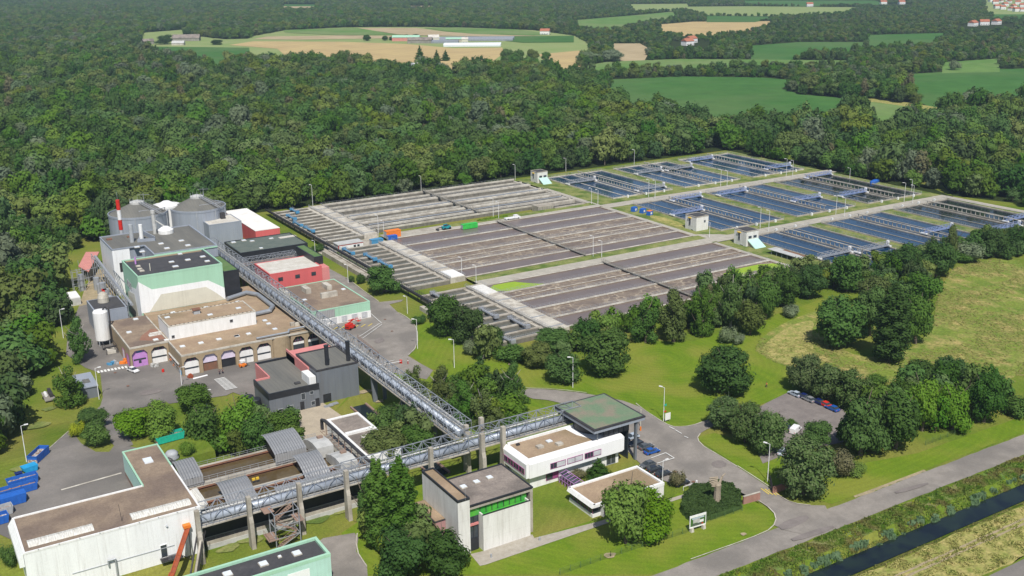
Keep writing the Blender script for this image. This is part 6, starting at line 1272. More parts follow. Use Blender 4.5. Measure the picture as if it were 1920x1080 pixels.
for z in (2.5, 5, 8): m.bar((g[0] - 2, g[1], z), (g[0] + 2, g[1], z), .09); m.bar((g[0] - 2, g[1] + 3, z), (g[0] + 2, g[1] + 3, z), .09); m.bar((g[0] + 2, g[1], z), (g[0] + 12, g[1] + 4, z + (0 if z < 8 else .4)), .1)
m.lathe(g[0] + 1, g[1] + 1.5, [(1, 0), (1, 6.5)], 10); m.build('frame', 'steel', t)
t = thing('container', 'small white container by the pipe tower at the forest edge', 'container', None, (0, 0, 0)); g = at(60 + 320 / 3.857, 340 + 898 / 3.857); t.location = (g[0], g[1], 0); MB().box(g[0] - 1.6, g[1], 0, g[0] + 1.8, g[1] + 9, 3.0).build('body', 'white', t); MB().box(g[0] - 1.5, g[1] - .05, .2, g[0] + 1.7, g[1] - .002, 2.8).build('door', 'corrpale', t)
t = thing('pipe_rack', 'pipe rack with silver ducts and walkways along the left wall of the works', 'pipework', None, (64, 395, 0))
m = MB(); A = Vector((68.2, 425, 11)); Bv = Vector((67.8, 362, 8.5))
m.bar(A, Bv, .5, 8); m.bar(A + Vector((-1.4, 0, 0)), Bv + Vector((-1.4, 0, 0)), .16); m.bar(A + Vector((-1.4, 0, 1.3)), Bv + Vector((-1.4, 0, 1.3)), .1)
for k in range(14): p = A + (Bv - A) * (k / 13); m.bar(p + Vector((-1.4, 0, -p.z)), p + Vector((-1.4, 0, 1.3)), .12); m.bar(p, p + Vector((-1.4, 0, 0)), .09); m.bar(p + Vector((-1.4, 0, 0)), p + Vector((-1.4, -4, 1.3)), .07)
for k in range(5): y = 392 + k * 6; m.lathe(66.0, y, [(1.2, 0), (1.2, 4 + k % 3)], 10)
for k in range(3): m.path([(68.6, 372 + k * 4, 13), (67.4, 372 + k * 4, 15), (67.4, 378 + k * 4, 15), (68.6, 378 + k * 4, 9)], .14, 6)
m.build('frame', 'steel', t); m = MB(); m.box(64.6, 397, 3, 66.2, 399, 5); m.box(64.8, 377, 3.2, 66.2, 378.6, 4.6); m.build('cabinet', 'redpaint', t)
# small hut by the birch
t = thing('hut', 'small slate grey hut with mono pitch roof beside the large birch', 'hut', None, (0, 0, 0)); g = at(185, 745); t.location = (g[0], g[1], terr(*g)); x, y = g[0] - 4.5, g[1] + .5
MB().box(x, y, 0, x + 4.6, y + 11, 3.4).build('wall', 'slate', t); MB().xprism([(y - .3, 3.41), (y - .3, 3.7), (y + 11.3, 3.9), (y + 11.3, 3.41)], x - .3, x + 4.9).build('roof', 'greymetal', t); MB().box(x + 1.5, y + 3, 3.8, x + 3.4, y + 6, 3.95).build('hatch', 'greyroof', t)
# ================================================================== TREATMENT BASINS
def rail(m, a, b, z, step=2.0, h=1.05, r=.035):
    a = Vector((a[0], a[1], z)); b = Vector((b[0], b[1], z)); n = max(1, int((b - a).length / step)); up = Vector((0, 0, h))
    m.bar(a + up, b + up, r); m.bar(a + up * .5, b + up * .5, r * .7)
    for k in range(n + 1): p = a + (b - a) * (k / n); m.bar(p, p + up, r * 1.1, 3, cap=False)
# --- aeration basins
def aeration(name, label, x0, x1, walls, zt, zw, mats, wall='concrete', thick=None):
    "walls: list of (y, thickness); channels between them carry the waters in mats"
    t = thing(name, label, 'basin', 'aeration basins of the treatment plant', ((x0 + x1) / 2, walls[0][0], 0)); m = MB(); xm = 247.0; cp = MB()
    for y, th in walls: m.box(x0, y - th / 2, 0, x1, y + th / 2, zt - .12); cp.box(x0, y - th / 2 - .03, zt - .119, x1, y + th / 2 + .03, zt)
    cp.build('coping', 'concrete_pale', t)
    for k in range(len(walls) - 1):
        ya = walls[k][0] - walls[k][1] / 2 - .002; yb = walls[k + 1][0] + walls[k + 1][1] / 2 + .002
        if ya < yb: ya, yb = yb, ya
        for xx in (x0, x1 - .8): m.box(xx, yb, 0, xx + .8, ya, zt - .13)
        m.box(xm - .5, yb, 0, xm + .5, ya, zt - .13)
    m.build('wall', 'rustybase', t)
    for k in range(len(walls) - 1):
        ya = walls[k][0] - walls[k][1] / 2; yb = walls[k + 1][0] + walls[k + 1][1] / 2
        if ya < yb: ya, yb = yb, ya
        MB().box(x0 + .8, yb, zw - .2, xm - .5, ya, zw).build('water', mats[k], t); MB().box(xm + .5, yb, zw - .2, x1 - .8, ya, zw).build('water', mats[k], t)
    m = MB()
    for y, th in walls:
        if th > .9: rail(m, (x0, y + th / 2 - .1), (x1, y + th / 2 - .1), zt); rail(m, (x0, y - th / 2 + .1), (x1, y - th / 2 + .1), zt)
    m.build('railing', 'steel', t)
    m = MB(); y0 = min(w[0] for w in walls); y1 = max(w[0] for w in walls); m.box(xm - 1.1, y0 - 1, zt + .3, xm - .3, y1 + 1, zt + .5); rail(m, (xm - 1.1, y0 - 1), (xm - 1.1, y1 + 1), zt + .5, 1.6, r=.05); rail(m, (xm - .3, y0 - 1), (xm - .3, y1 + 1), zt + .5, 1.6, r=.05)
    m.build('catwalk', 'concrete_dark', t)
    return t
W2 = [(417.8, .8), (404.0, 1.5), (391.5, 1.5), (380.0, 1.3), (374.2, .35), (368.8, 1.4), (357.8, 1.4), (347.6, .8)]
aeration('aeration_basin', 'upper large basin of purple brown water with foam lines in front of the green container', 190.0, 305.2, W2, 1.6, 1.22, ['water_calm', 'water_calm', 'water_aer', 'water_aer', 'water_aer', 'water_aer', 'water_calm'])
W3 = [(333.6, .8), (322.0, 1.5), (316.0, .35), (310.3, 1.4), (299.6, 1.4), (288.6, 1.3), (278, .8)]
aeration('aeration_basin', 'lower large basin of foaming brown water with algae corner patches behind the tree belt', 190.0, 304.3, W3, 1.6, 1.22, ['water_calm', 'water_aer', 'water_aer', 'water_calm', 'water_aer', 'water_calm'])
m = MB(); m.prism(smoothp([(191, 323.4), (191, 333.0), (203, 333.0), (204, 331), (209, 325.5), (212, 323.3)], 1), 1.223, 1.26); tag(m.build('algae', 'algae'), 'bright green algae patch at the left corner of the lower basin', kind='structure')
m = MB(); m.prism(smoothp([(278, 298.2), (303.2, 298.2), (303.4, 290), (296, 291.5), (287, 292.5), (280, 289.7), (272, 289.8)], 1), 1.223, 1.26); tag(m.build('algae', 'algae'), 'bright green algae patch at the right end of the lower basin', kind='structure')
# foam tan walls lines in aerated channels
# --- emptied basins: pale concrete troughs
t = thing('emptied_basin', 'emptied concrete basin with pale channels along the forest edge', 'basin', 'aeration basins of the treatment plant', (247, 460, 0)); m = MB(); db = MB()
x0, x1 = 190, 303.5
for y, th, z in ((496.3, 1.0, 2.6), (488.0, .6, 2.4), (480.0, 2.2, 2.4), (468.5, .7, 2.4), (463.5, 1.8, 2.4), (455.0, .8, 2.4), (450.4, 1.8, 2.4), (441.5, 1.4, 2.4), (436.5, .6, 2.2)): m.box(x0, y - th / 2 - .05, z - .75, x1, y + th / 2 + .05, z); db.box(x0, y - th / 2, 0, x1, y + th / 2, z - .751)
m.box(x0, 437, 0, x0 + 1, 495.6, 1.6); m.box(x1 - 1, 437, 0, x1, 495.6, 1.6); m.build('wall', 'concrete_pale', t); db.build('dark_base', 'concrete_darkgrey', t)  # walls darker below their pale tops, so the troughs read dark
m = MB()
for a, b in ((488.4, 495.7), (468.9, 478.8), (442.3, 449.4), (437, 440.7)): m.box(x0 + 1, a, 0, x1 - 1, b, .5)
m.build('floor', 'concrete_darkgrey', t)
for a, b in ((481.2, 487.6), (455.5, 462.5), (464.5, 468.1)): MB().box(x0 + 1, a, 0, x1 - 1, b, .3).build('wet_floor', 'concrete_dark', t)
m = MB()
for y in (496.7, 480.9, 479.2, 464.3, 450.9, 440.6, 436.2): rail(m, (x0, y), (x1, y), 2.4)
for k in range(28): m.box(193 + k * 4, 463.2, 2.401, 193.3 + k * 4, 463.6, 3.1)
m.build('railing', 'steel', t)
m = MB(); m.path([(192, 466.3, 2.2), (300, 466.3, 2.2)], .35, 8); m.path([(192, 443.6, 2.6), (300, 443.6, 2.6)], .3, 8); m.build('pipe', 'galv', t)
m = MB(); m.box(246.4, 436, 2.9, 247.6, 497, 3.1); rail(m, (246.4, 436), (246.4, 497), 3.1, 1.6, r=.05); rail(m, (247.6, 436), (247.6, 497), 3.1, 1.6, r=.05); m.build('catwalk', 'concrete_dark', t)
t = thing('emptied_basin', 'small concrete pit and valve chamber at the right end of the emptied basins', 'basin', None, (285, 430, 0)); m = MB()
m.box(276, 428.2, 0, 284.8, 434.5, 3.0); m.box(285, 427, 0, 303.5, 428, 1.8); m.box(285, 435.3, 0, 303.5, 436, 1.8); m.box(302.7, 428, 0, 303.5, 435.3, 1.8); m.build('chamber', 'concrete', t); m = MB(); [m.box(276.4 + k * 1.4, 428.1, .3, 277.1 + k * 1.4, 428.19, 2.7) for k in range(6)]; m.build('rib', 'concrete_dark', t)
MB().box(285, 428, .2, 302.7, 435.3, .4).build('water', 'water_dark', t)
# --- settling channels (left)
def settlers(label, x0, x1, y0, y1, n, zt, zw, wat, wall='concrete', th=1.35):
    t = thing('settling_channels', label, 'basin', 'settling channels of the treatment plant', ((x0 + x1) / 2, (y0 + y1) / 2, 0)); m = MB(); st = (y1 - y0 - th) / n
    dk = MB()
    for k in range(n + 1): w_ = th if k % 2 == 0 else th * .62; m.box(x0, y0 + k * st - .03, zt - .3, x1, y0 + k * st + w_ + .03, zt); dk.box(x0, y0 + k * st, 0, x1, y0 + k * st + w_, zt - .301)
    dk.build('dark_base', 'concrete_darkgrey', t)  # lower part of each channel wall darker than its top
    m.box(x0 + .01, y0 + th, 0, x0 + 1.0, y1 - th, zt - .31); m.box(x1 - 1.4, y0 + th, 0, x1 - .01, y1 - th, zt - .31); m.build('wall', wall, t)
    for k in range(n): MB().box(x0 + 1, y0 + k * st + (th if k % 2 == 0 else th * .62), .1, x1 - 1.4, y0 + (k + 1) * st, zw).build('water', wat, t)
    m = MB(); rail(m, (x1, y0), (x1, y1), zt, 1.6); rail(m, (x0, y0), (x1, y0), zt, 1.6); m.build('railing', 'steel', t); return t
settlers('row of pale emptied settling channels at the forest edge beside the red hall', 164.2, 183.2, 429.5, 497.0, 11, 2.0, .2, 'concrete_dark', 'concrete_pale', 1.2)
settlers('middle set of settling channels with blue scraper bridges', 164.6, 183.0, 347.0, 413.6, 11, 1.75, 1.0, 'water_settle')
settlers('lowest set of settling channels with steel scraper bridges behind the dark oaks', 164.2, 183.0, 276.2, 335.6, 10, 1.75, 1.0, 'water_settle')
for a, b, lab in ((429, 498, 'pale concrete walkway at the forest edge between emptied basins'), (347.5, 414, 'pale concrete walkway beside the middle settling channels'), (276, 335.4, 'pale concrete walkway beside the lowest settling channels')):
    t = thing('walkway', lab, 'walkway', 'concrete walkways between the basins', (186.5, a, 0)); MB().box(183.3, a, 0, 189.9, b, 2.1).build('slab', 'concrete_pale', t)
    m = MB(); rail(m, (183.4, a), (183.4, b), 2.1, 1.6, r=.045); rail(m, (189.8, a), (189.8, b), 2.1, 1.6, r=.045); [m.box(183.8, a + 3 + k * 11.3, 2.101, 189.6, a + 3.4 + k * 11.3, 2.35) for k in range(int((b - a) / 11.5))]; m.build('railing', 'steel', t)
    if a == 347.5: MB().box(183.9, 348, 2.102, 189.5, 357, 2.5).build('bright_slab', 'white', t)
    if a == 276: MB().box(184, 322, 2.102, 189.4, 333, 2.4).build('bright_slab', 'concrete_white', t)
# launder beside the middle set and pipe rack
t = thing('outlet_launder', 'long concrete trough along the verge left of the middle settling channels', 'trough', None, (159, 390, 0)); m = MB(); m.box(157.4, 352, 0, 158.2, 415, 1.8); m.box(160.2, 352, 0, 160.8, 415, 1.8); m.box(158.2, 352, 0, 160.2, 415, 1.3); m.build('wall', 'concrete', t); m = MB(); rail(m, (160.8, 352), (160.8, 415), 1.8, 1.6); m.build('railing', 'steel', t)
t = thing('pipe_rack', 'black pipe rack running along the left edge of all settling channels', 'pipework', None, (162.5, 410, 0)); m = MB()
m.box(161.6, 324, 2.5, 163.4, 500, 2.7); m.bar((161.9, 324, 3.0), (161.9, 500, 3.0), .28, 8); m.build('deck', 'blacksteel', t); m = MB(); rail(m, (161.6, 324), (161.6, 500), 2.7, 1.5, r=.06); rail(m, (163.4, 324), (163.4, 500), 2.7, 1.5, r=.06); [m.bar((162.5, y, 0), (162.5, y, 2.5), .16) for y in range(326, 500, 8)]; m.build('railing', 'blacksteel', t)
t = thing('pipe_rack', 'black pipe rack in front of the lowest settling channels beside the round yard', 'pipework', None, (160.8, 300, 0)); m = MB(); m.box(160.4, 284, 1.6, 161.8, 323, 1.9); rail(m, (160.4, 284), (160.4, 323), 1.9, 1.5, r=.06); m.build('deck', 'blacksteel', t); m = MB(); m.box(158.6, 286, 0, 160.3, 325, 1.5); m.build('trough', 'concrete', t)
# scraper bridges of the settling channels
def scraper(x, y0, y1, lab, mk='bluepaint', z=2.3):
    t = thing('scraper_bridge', lab, 'scraper', 'scraper bridges over the settling channels', (x, (y0 + y1) / 2, z)); m = MB(); m.box(x - .55, y0, z, x + .55, y1, z + .22); m.build('beam', mk, t)
    m = MB(); rail(m, (x - .5, y0), (x - .5, y1), z + .22, 1.2, r=.05); rail(m, (x + .5, y0), (x + .5, y1), z + .22, 1.2, r=.05); m.build('railing', 'steel', t)
    MB().box(x - .9, y0 - .1, z - .35, x + .9, y0 + .9, z + .9).build('motor_box', mk, t); MB().box(x - .9, y1 - .9, z - .35, x + .9, y1 + .1, z + .7).build('motor_box', mk, t)
for x, a, b, lab in ((173.7, 487, 496, 'blue scraper bridge on the emptied channels, farthest'), (167.6, 474.2, 484.6, 'blue scraper bridge on the emptied channels, second'), (165.4, 460, 469.6, 'blue scraper bridge on the emptied channels, third'), (166, 446.7, 457, 'blue scraper bridge on the emptied channels, nearest'), (165.8, 401, 411, 'blue scraper bridge at the upper left of the middle channels'), (169.8, 387.4, 397.8, 'blue scraper bridge in the centre of the middle channels'), (170.4, 374, 385, 'blue scraper bridge of the middle channels above the oak')): scraper(x, a, b, lab)
for x, a, b, lab in ((174.2, 297, 308.2, 'steel scraper bridge on the lowest channels beside the oak'), (177.6, 282.3, 294.4, 'long steel scraper bridge on the lowest channels at the walkway'), (165.9, 272.6, 283, 'steel scraper bridge at the nearest corner of the lowest channels'), (168.5, 322, 334.5, 'steel scraper bridge at the far end of the lowest channels')): scraper(x, a, b, lab, 'steel')
# --- blue final settling basins: 3 columns x 3 rows
ZB = 1.0
for rname, y0, y1 in (('grass_strip', 421.8, 428.6), ('grass_strip', 341.8, 347.0)): sheet(rname, [(309, y0), (465, y0), (465, y1), (309, y1)], 'verge', z=ZB)
sheet('basin_pad', [(307, 262), (466, 268), (468, 500), (307, 500)], 'verge', z=ZB - .06)
sheet('basin_road', [(305, 414), (470, 414), (470, 421.5), (305, 421.5)], 'concrete_road', z=ZB + .03)
sheet('basin_road', [(306, 334.4), (467, 334.4), (467, 341.4), (306, 341.4)], 'concrete_road', z=ZB + .03)
sheet('basin_pad', [(190, 334.1), (308, 334.1), (308, 347.1), (190, 347.1)], 'verge', z=1.25)
sheet('basin_road', [(190, 334.9), (308, 334.9), (308, 341.2), (190, 341.2)], 'concrete_road', z=1.29)
sheet('basin_pad', [(190, 418.3), (307, 418.3), (307, 428), (190, 428)], 'verge', z=1.25)
sheet('basin_road', [(190, 418.5), (308, 418.5), (308, 422.6), (190, 422.6)], 'concrete_road', z=1.29)
sheet('basin_road', [(305.6, 345), (308.8, 345), (308.8, 470), (305.6, 470)], 'concrete_road', z=ZB + .06)
sheet('basin_road', [(304.8, 276), (307.2, 276), (307.2, 345), (304.8, 345)], 'concrete_road', z=ZB + .09)
sheet('basin_road', [(462, 338), (467, 338), (471, 262), (466, 262)], 'concrete_road', z=ZB + .12)
sheet('control_yard', smoothp([(303, 334), (320, 334), (321, 341), (309, 350), (305, 348)], 1), 'concrete_road', z=ZB + .15)
sheet('dry_patch', smoothp([(310.5, 362), (316, 362), (319, 380), (316, 392), (311, 384)], 2), 'drygrass', z=ZB + .02)
sheet('apron', [(157.5, 416), (190, 416), (190, 429), (157.5, 429)], 'concrete', z=.05)
sheet('site_apron', [(190, 422.6), (225, 422.6), (225, 428), (190, 428)], 'concrete', z=1.3)
COLX = [(322.4, 361.6), (370.2, 410.2), (419.4, 459.6)]
ROWY = [(429.2, 493.5), (348.0, 412.8), (268.0, 332.8)]
CN = ('left', 'middle', 'right'); RN = ('rear', 'centre', 'front')
for ri, (y0, y1) in enumerate(ROWY):
    for ci, (x0, x1) in enumerate(COLX):
        dark = (ci == 2 and ri == 1) or (ci == 2 and ri == 2)
        t = thing('settling_basin', '%s blue water basin of the %s row of three%s' % (CN[ci], RN[ri], ', dark water' if dark else ''), 'basin', 'blue final settling basins', ((x0 + x1) / 2, (y0 + y1) / 2, 0))
        xc = (x0 + x1) / 2; zt = 1.55; zw = .95 + .15; m = MB(); wt = 'concrete_pale' if ri == 0 else 'concrete'
        for a, b in ((x0, x0 + .55), (x1 - .55, x1), (xc - 2.2, xc - 1.5), (xc + 1.2, xc + 1.7)): m.box(a, y0, 0, b, y1, zt)
        for a, b in ((y0, y0 + .6), (y1 - .6, y1)):
            for xa, xb in ((x0 + .55, xc - 2.2), (xc - 1.5, xc + 1.2), (xc + 1.7, x1 - .55)): m.box(xa, a, 0, xb, b, zt)
        m.build('wall', wt, t)
        m = MB(); 
        for xx in ((x0 + xc - 2) / 2, (x1 + xc + 2) / 2): m.box(xx - .3, y0 + .6, 0, xx + .3, y1 - .6, zt - .25)
        m.build('divider', 'concrete_dark' if ri else 'concrete_pale', t)
        wm = 'water_dark' if dark else 'water_blue'
        for xa, xb in ((x0 + .55, (x0 + xc - 2) / 2 - .3), ((x0 + xc - 2) / 2 + .3, xc - 2.2), (xc - 1.5, xc + 1.2), (xc + 1.7, (x1 + xc + 2) / 2 - .3), ((x1 + xc + 2) / 2 + .3, x1 - .55)): MB().box(xa, y0 + .6, .2, xb, y1 - .6, zw).build('water', wm, t)
        m = MB(); n = 24
        for k in range(n + 1): y = y0 + 3 + (y1 - y0 - 6) * k / n; m.box(xc + 1.2, y - .12, zt, xc + 1.5, y + .12, zt + 1.7)
        m.box(xc + 1.1, y0 + 2, zt + 1.7, xc + 1.6, y1 - 2, zt + 1.95); m.build('gallery', 'concrete_pale', t)
        m = MB(); rail(m, (x0 + .1, y0), (x0 + .1, y1), zt, 2.2, r=.04); rail(m, (x1 - .1, y0), (x1 - .1, y1), zt, 2.2, r=.04); rail(m, (x0, y0), (x1, y0), zt, 2.2, r=.04); rail(m, (x0, y1), (x1, y1), zt, 2.2, r=.04); m.build('railing', 'steel', t)
        rr = random.Random(ri * 7 + ci); m = MB(); ya = y0 - 1.3 if ri < 2 else y1 + 1.3
        for k in range(3): xx = x0 + 8 + k * 12; m.box(xx, ya - .4, ZB, xx + .8, ya + .4, ZB + 1.3)
        m.build('control_box', 'white', t)
# travelling truss bridges
def trav(xa, xb, y, lab, mk='blueframe'):
    t = thing('travelling_bridge', lab, 'scraper', 'travelling truss bridges over the blue basins', ((xa + xb) / 2, y, 1.6)); z = 2.1; n = 12
    for yy in (y - .9, y + .9):
        m = MB(); m.bar((xa, yy, z), (xb, yy, z), .11); m.bar((xa, yy, z + 1.5), (xb, yy, z + 1.5), .1)
        for k in range(n): u = xa + (xb - xa) * k / n; v = xa + (xb - xa) * (k + 1) / n; m.bar((u, yy, z if k % 2 else z + 1.5), (v, yy, z + 1.5 if k % 2 else z), .08); m.bar((u, yy, z), (u, yy, z + 1.5), .06)
        m.build('side_truss', mk, t)
    MB().box(xa, y - .85, z - .05, xb, y + .85, z + .04).build('deck', mk, t); m = MB()
    for xx in (xa, xb): m.box(xx - .5, y - 1.6, 1.56, xx + .5, y + 1.6, 2.09)
    m.build('carriage', 'white', t); m = MB(); m.box(xb - .9, y - .5, z + .05, xb + .1, y + .5, z + 2.0); m.build('drive_box', 'whitepaint', t)
for a, b, y, lab, mk in ((322.6, 341, 471, 'grey truss bridge over the left rear basin, left half', 'steel'), (342.5, 361.4, 435.8, 'grey truss bridge over the left rear basin, near the road', 'steel'), (370.4, 389, 472, 'grey truss bridge over the middle rear basin, left half', 'steel'), (391, 410, 470, 'grey truss bridge over the middle rear basin, right half', 'steel'), (419.6, 438.5, 484, 'blue grey truss bridge over the right rear basin, far end', 'blueframe'), (440, 459.4, 440, 'blue grey truss bridge over the right rear basin, near the road', 'blueframe'),
    (342.5, 361.4, 406.5, 'blue truss bridge over the left centre basin, far right half', 'blueframe'), (322.6, 341.5, 382.5, 'blue truss bridge over the left centre basin behind the control house', 'blueframe'), (370.4, 389.5, 403.2, 'blue truss bridge over the middle centre basin, far left half', 'blueframe'), (391, 410, 371, 'blue truss bridge over the middle centre basin, right half', 'blueframe'), (440, 459.4, 409, 'blue truss bridge over the right centre basin, far right half', 'blueframe'), (419.6, 438.5, 366, 'blue truss bridge over the right centre basin, left half', 'blueframe'),
    (322.6, 341, 290, 'grey truss bridge at the tree side of the left front basin, left half', 'steel'), (342.5, 361.4, 287.5, 'grey truss bridge at the tree side of the left front basin, right half', 'steel'), (391, 410, 292.6, 'blue truss bridge over the middle front basin', 'blueframe'), (419.6, 438.5, 278.5, 'blue truss bridge over the right front basin, left half', 'blueframe'), (440, 459.4, 286.5, 'blue truss bridge over the right front basin at the frame edge', 'blueframe')): trav(a, b, y, lab, mk)
# --- control houses
def ctrl(x0, y0, x1, y1, z, ramp, lab):
    t = thing('control_house', lab, 'building', 'concrete control houses between the basins', ((x0 + x1) / 2, (y0 + y1) / 2, 0))
    MB().box(x0, y0, 0, x1, y1, z - .3).build('wall', 'concrete_white', t); m = MB(); m.box(x0 - .1, y0 - .1, z - .299, x1 + .1, y0 + .3, z); m.box(x0 - .1, y1 - .3, z - .299, x1 + .1, y1 + .1, z); m.box(x0 - .1, y0 + .3, z - .299, x0 + .3, y1 - .3, z); m.box(x1 - .3, y0 + .3, z - .299, x1 + .1, y1 - .3, z); m.build('coping', 'concrete', t)
    MB().box(x0 + .3, y0 + .3, z - .298, x1 - .3, y1 - .3, z - .15).build('roof', 'darkroof', t)
    wl(t, y0 + (y1 - y0) * .50, y0 + (y1 - y0) * .66, 3.0, z - 1.3, x0, 'blind', 'glass', nm='slot_window'); m = MB(); m.box(x0 - .5, y0 + (y1 - y0) * .45, z - 1.25, x0 - .002, y0 + (y1 - y0) * .72, z - .9); m.build('hoist_beam', 'yellow', t)
    wl(t, y0 + 1.8, y0 + 3.4, .5, 1.3, x0, 'trimgrey', 'glass')
    if ramp:
        wf(t, x0 + 1.2, x0 + 2.9, z - 3.2, z - 2.2, y0); wf(t, x0 + 4.0, x0 + 5.8, z - 3.2, z - 2.2, y0)
        m = MB(); m.xprism([(y0 - .002, 3.5), (y0 - .002, 3.8), (y0 - 5.5, .7), (y0 - 5.5, .2)], x0 + .8, x1 - .2); m.build('ramp', 'mint_pale', t)
        m = MB(); m.xprism([(y0 - .003, 0), (y0 - .003, 3.49), (y0 - 5, .2), (y0 - 5, 0)], x0 + 1.1, x1 - .5); m.build('ramp_base', 'concrete', t)
    else: wf(t, x0 + 4.5, x0 + 5.3, 4.6, 5.6, y0, 'trimgrey', 'glass')
ctrl(312.9, 354.0, 320.0, 361.6, 7.6, False, 'plain concrete control house, the middle one of three')
ctrl(312.9, 321.9, 320.0, 329.4, 7.6, True, 'concrete control house with pale green ramp nearest the algae corner')
ctrl(312.0, 485.0, 318.6, 492.0, 7.2, True, 'concrete control house with pale green ramp at the forest edge')
t = thing('storage_shed', 'open fronted shed with patched grey and rusty sheet roof beside the nearest control house', 'shed', None, (316, 300, 0))
MB().xprism([(290.5, 2.9), (290.5, 3.05), (309, 3.05), (309, 2.9)], 312.6, 317.6).build('roof', 'corrpale', t); MB().box(316.2, 290.6, 3.051, 317.5, 304, 3.09).build('rust_patch', 'rustwall', t); MB().box(317.0, 291, 0, 317.4, 308.5, 2.89).build('rear_wall', 'concrete_dark', t); MB().box(313, 290.8, 0, 317, 291.3, 2.89).build('end_wall', 'white', t)
m = MB(); [m.bar((313, y, 0), (313, y, 2.89), .12) for y in range(292, 310, 3)]; m.build('post', 'steel', t); rr = random.Random(4)
m = MB()
for k in range(16): x, y, s = rr.uniform(313.4, 316), rr.uniform(292, 308), rr.uniform(.3, .7); m.box(x, y, 0, x + s, y + s, s * 1.3)
tag(m.build('stored_goods', ['debris']), 'jumble of crates and scrap under the open fronted shed roof', 'scrap')
# ================================================================== SMALL OBJECTS
# --- lamp posts
def lampproto(h, arms):
    t = thing('lamp_post', '', 'lamp post'); MB().bar((0, 0, 0), (0, 0, h), .11, 8, .07).build('pole', 'whitepaint', t, local=True)
    m = MB(); m.bar((0, 0, h), (.9, 0, h + .15), .05, 6); m.build('arm', 'whitepaint', t, local=True); m = MB(); m.box(.7, -.18, h + .05, 1.6, .18, h + .25); m.build('lamp_head', 'white', t, local=True); return t
LP = lampproto(9.6, 1); used = [False]
for bx, by, tx, ty, rz, lab in [
 (50, 866, 41, 798, 0, 'white lamp post on the lawn above the blue skips'), (119, 634, 112, 580, 0, 'white lamp post beside the road at the forest edge'), (186, 749, 178, 690, 0, 'white lamp post in front of the small grey hut'), (341, 723, 336, 690, 0, 'lamp post at the corner of the arched workshop'), (388, 764, 384, 733, 0, 'lamp post above the trees beside the crossing'),
 (157, 660, 154, 637, 0, 'lamp post half hidden in the birch by the silo'), (783, 654, 777, 598, 2.5, 'lamp post at the kerb of the round yard'), (852, 690, 849, 637, 2.5, 'lamp post on the lawn between oaks and birch grove'), (1074, 727, 1073, 670, 2.5, 'lamp post in front of the bushy tree above the upper road'), (1244, 790, 1246, 727, 2.0, 'lamp post with small signs at the lawn corner of the entrance drive'),
 (1439, 903, 1442, 832, 2.0, 'lamp post beside the big gate lime'), (1242, 904, 1246, 864, 0, 'lamp post between visitor cars and pavilion'), (1366, 745, 1366, 738, 2, 'lamp post whose head shows above the flowering limes'), (653, 531, 651, 497, 2, 'lamp post beside the long concrete trough'), (764, 588, 761, 556, 2, 'lamp post on the verge of the round yard'), (591, 474, 589, 452, 2, 'lamp post beside the black building corner'),
 (710, 444, 708, 404, 2, 'tall post beside the orange container, left'), (720, 444, 718, 415, 2, 'tall post beside the orange container, right'), (866, 523, 866, 483, 2, 'lamp post at the corner of the two large brown basins, left'), (893, 536, 893, 498, 2, 'lamp post at the corner of the two large brown basins, right'), (925, 414, 925, 372, 2, 'post above the white pickup, left'), (935, 414, 935, 378, 2, 'post above the white pickup, right'),
 (1112, 486, 1112, 443, 2, 'post on the road between the brown basins, left'), (1128, 488, 1128, 452, 2, 'post on the road between the brown basins, right'), (1109, 387, 1109, 353, 2, 'post at the first blue basin, left'), (1121, 387, 1121, 356, 2, 'post at the first blue basin, right'), (1216, 370, 1217, 337, 2, 'post on the rear basin road, second pair left'), (1228, 373, 1229, 338, 2, 'post on the rear basin road, second pair right'), (1351, 349, 1352, 318, 2, 'post on the rear basin road, third pair left'), (1363, 349, 1364, 320, 2, 'post on the rear basin road, third pair right'),
 (1474, 330, 1476, 298, 2, 'post at the end of the rear basin road, left'), (1486, 331, 1488, 301, 2, 'post at the end of the rear basin road, right'), (1593, 335, 1595, 315, 2, 'lamp post behind the right centre basin'), (1709, 360, 1712, 337, 2, 'lamp post at the tree line corner of the right centre basin'), (1330, 446, 1330, 417, 2, 'post between the two concrete control houses'), (1425, 428, 1426, 389, 2, 'post on the centre basin road, left'), (1441, 434, 1442, 395, 2, 'post on the centre basin road, right'), (1567, 402, 1569, 368, 2, 'post on the centre basin road, right pair, left one'), (1583, 406, 1585, 371, 2, 'post on the centre basin road, right pair, right one'), (1695, 378, 1698, 343, 2, 'post at the far end of the centre basin road, left'), (1711, 381, 1714, 347, 2, 'post at the far end of the centre basin road, right'),
 (587, 390, 584, 347, 2, 'tall post at the forest corner of the emptied basins'), (790, 362, 789, 330, 2, 'tall post at the forest edge above the emptied basins'), (966, 338, 966, 309, 2, 'tall post at the forest edge left of the rear control house'), (1061, 322, 1061, 297, 2, 'tall post at the forest edge right of the rear control house'), (1189, 312, 1189, 281, 2, 'tall post at the forest edge above the middle rear basin')]:
    g = at(bx, by); z = 1.0 if g[0] > 309 and 260 < g[1] < 500 else terr(*g)
    if z == 1.0: g = gz(bx, by, 1.0)
    h = 3.0
    while h < 22 and pj(g[0], g[1], z + h)[1] > ty: h += .2
    if 'whose head' in lab: h = 9.6
    o = LP if not used[0] else None
    t = LP if not used[0] else dup(LP, (g[0], g[1], z), rz, None, lab)
    used[0] = True; t.location = (g[0], g[1], z); t['label'] = lab; t.rotation_euler = (0, 0, rz); t.scale = (1, 1, h / 9.8); t['group'] = 'lamp posts and tall posts of the plant'
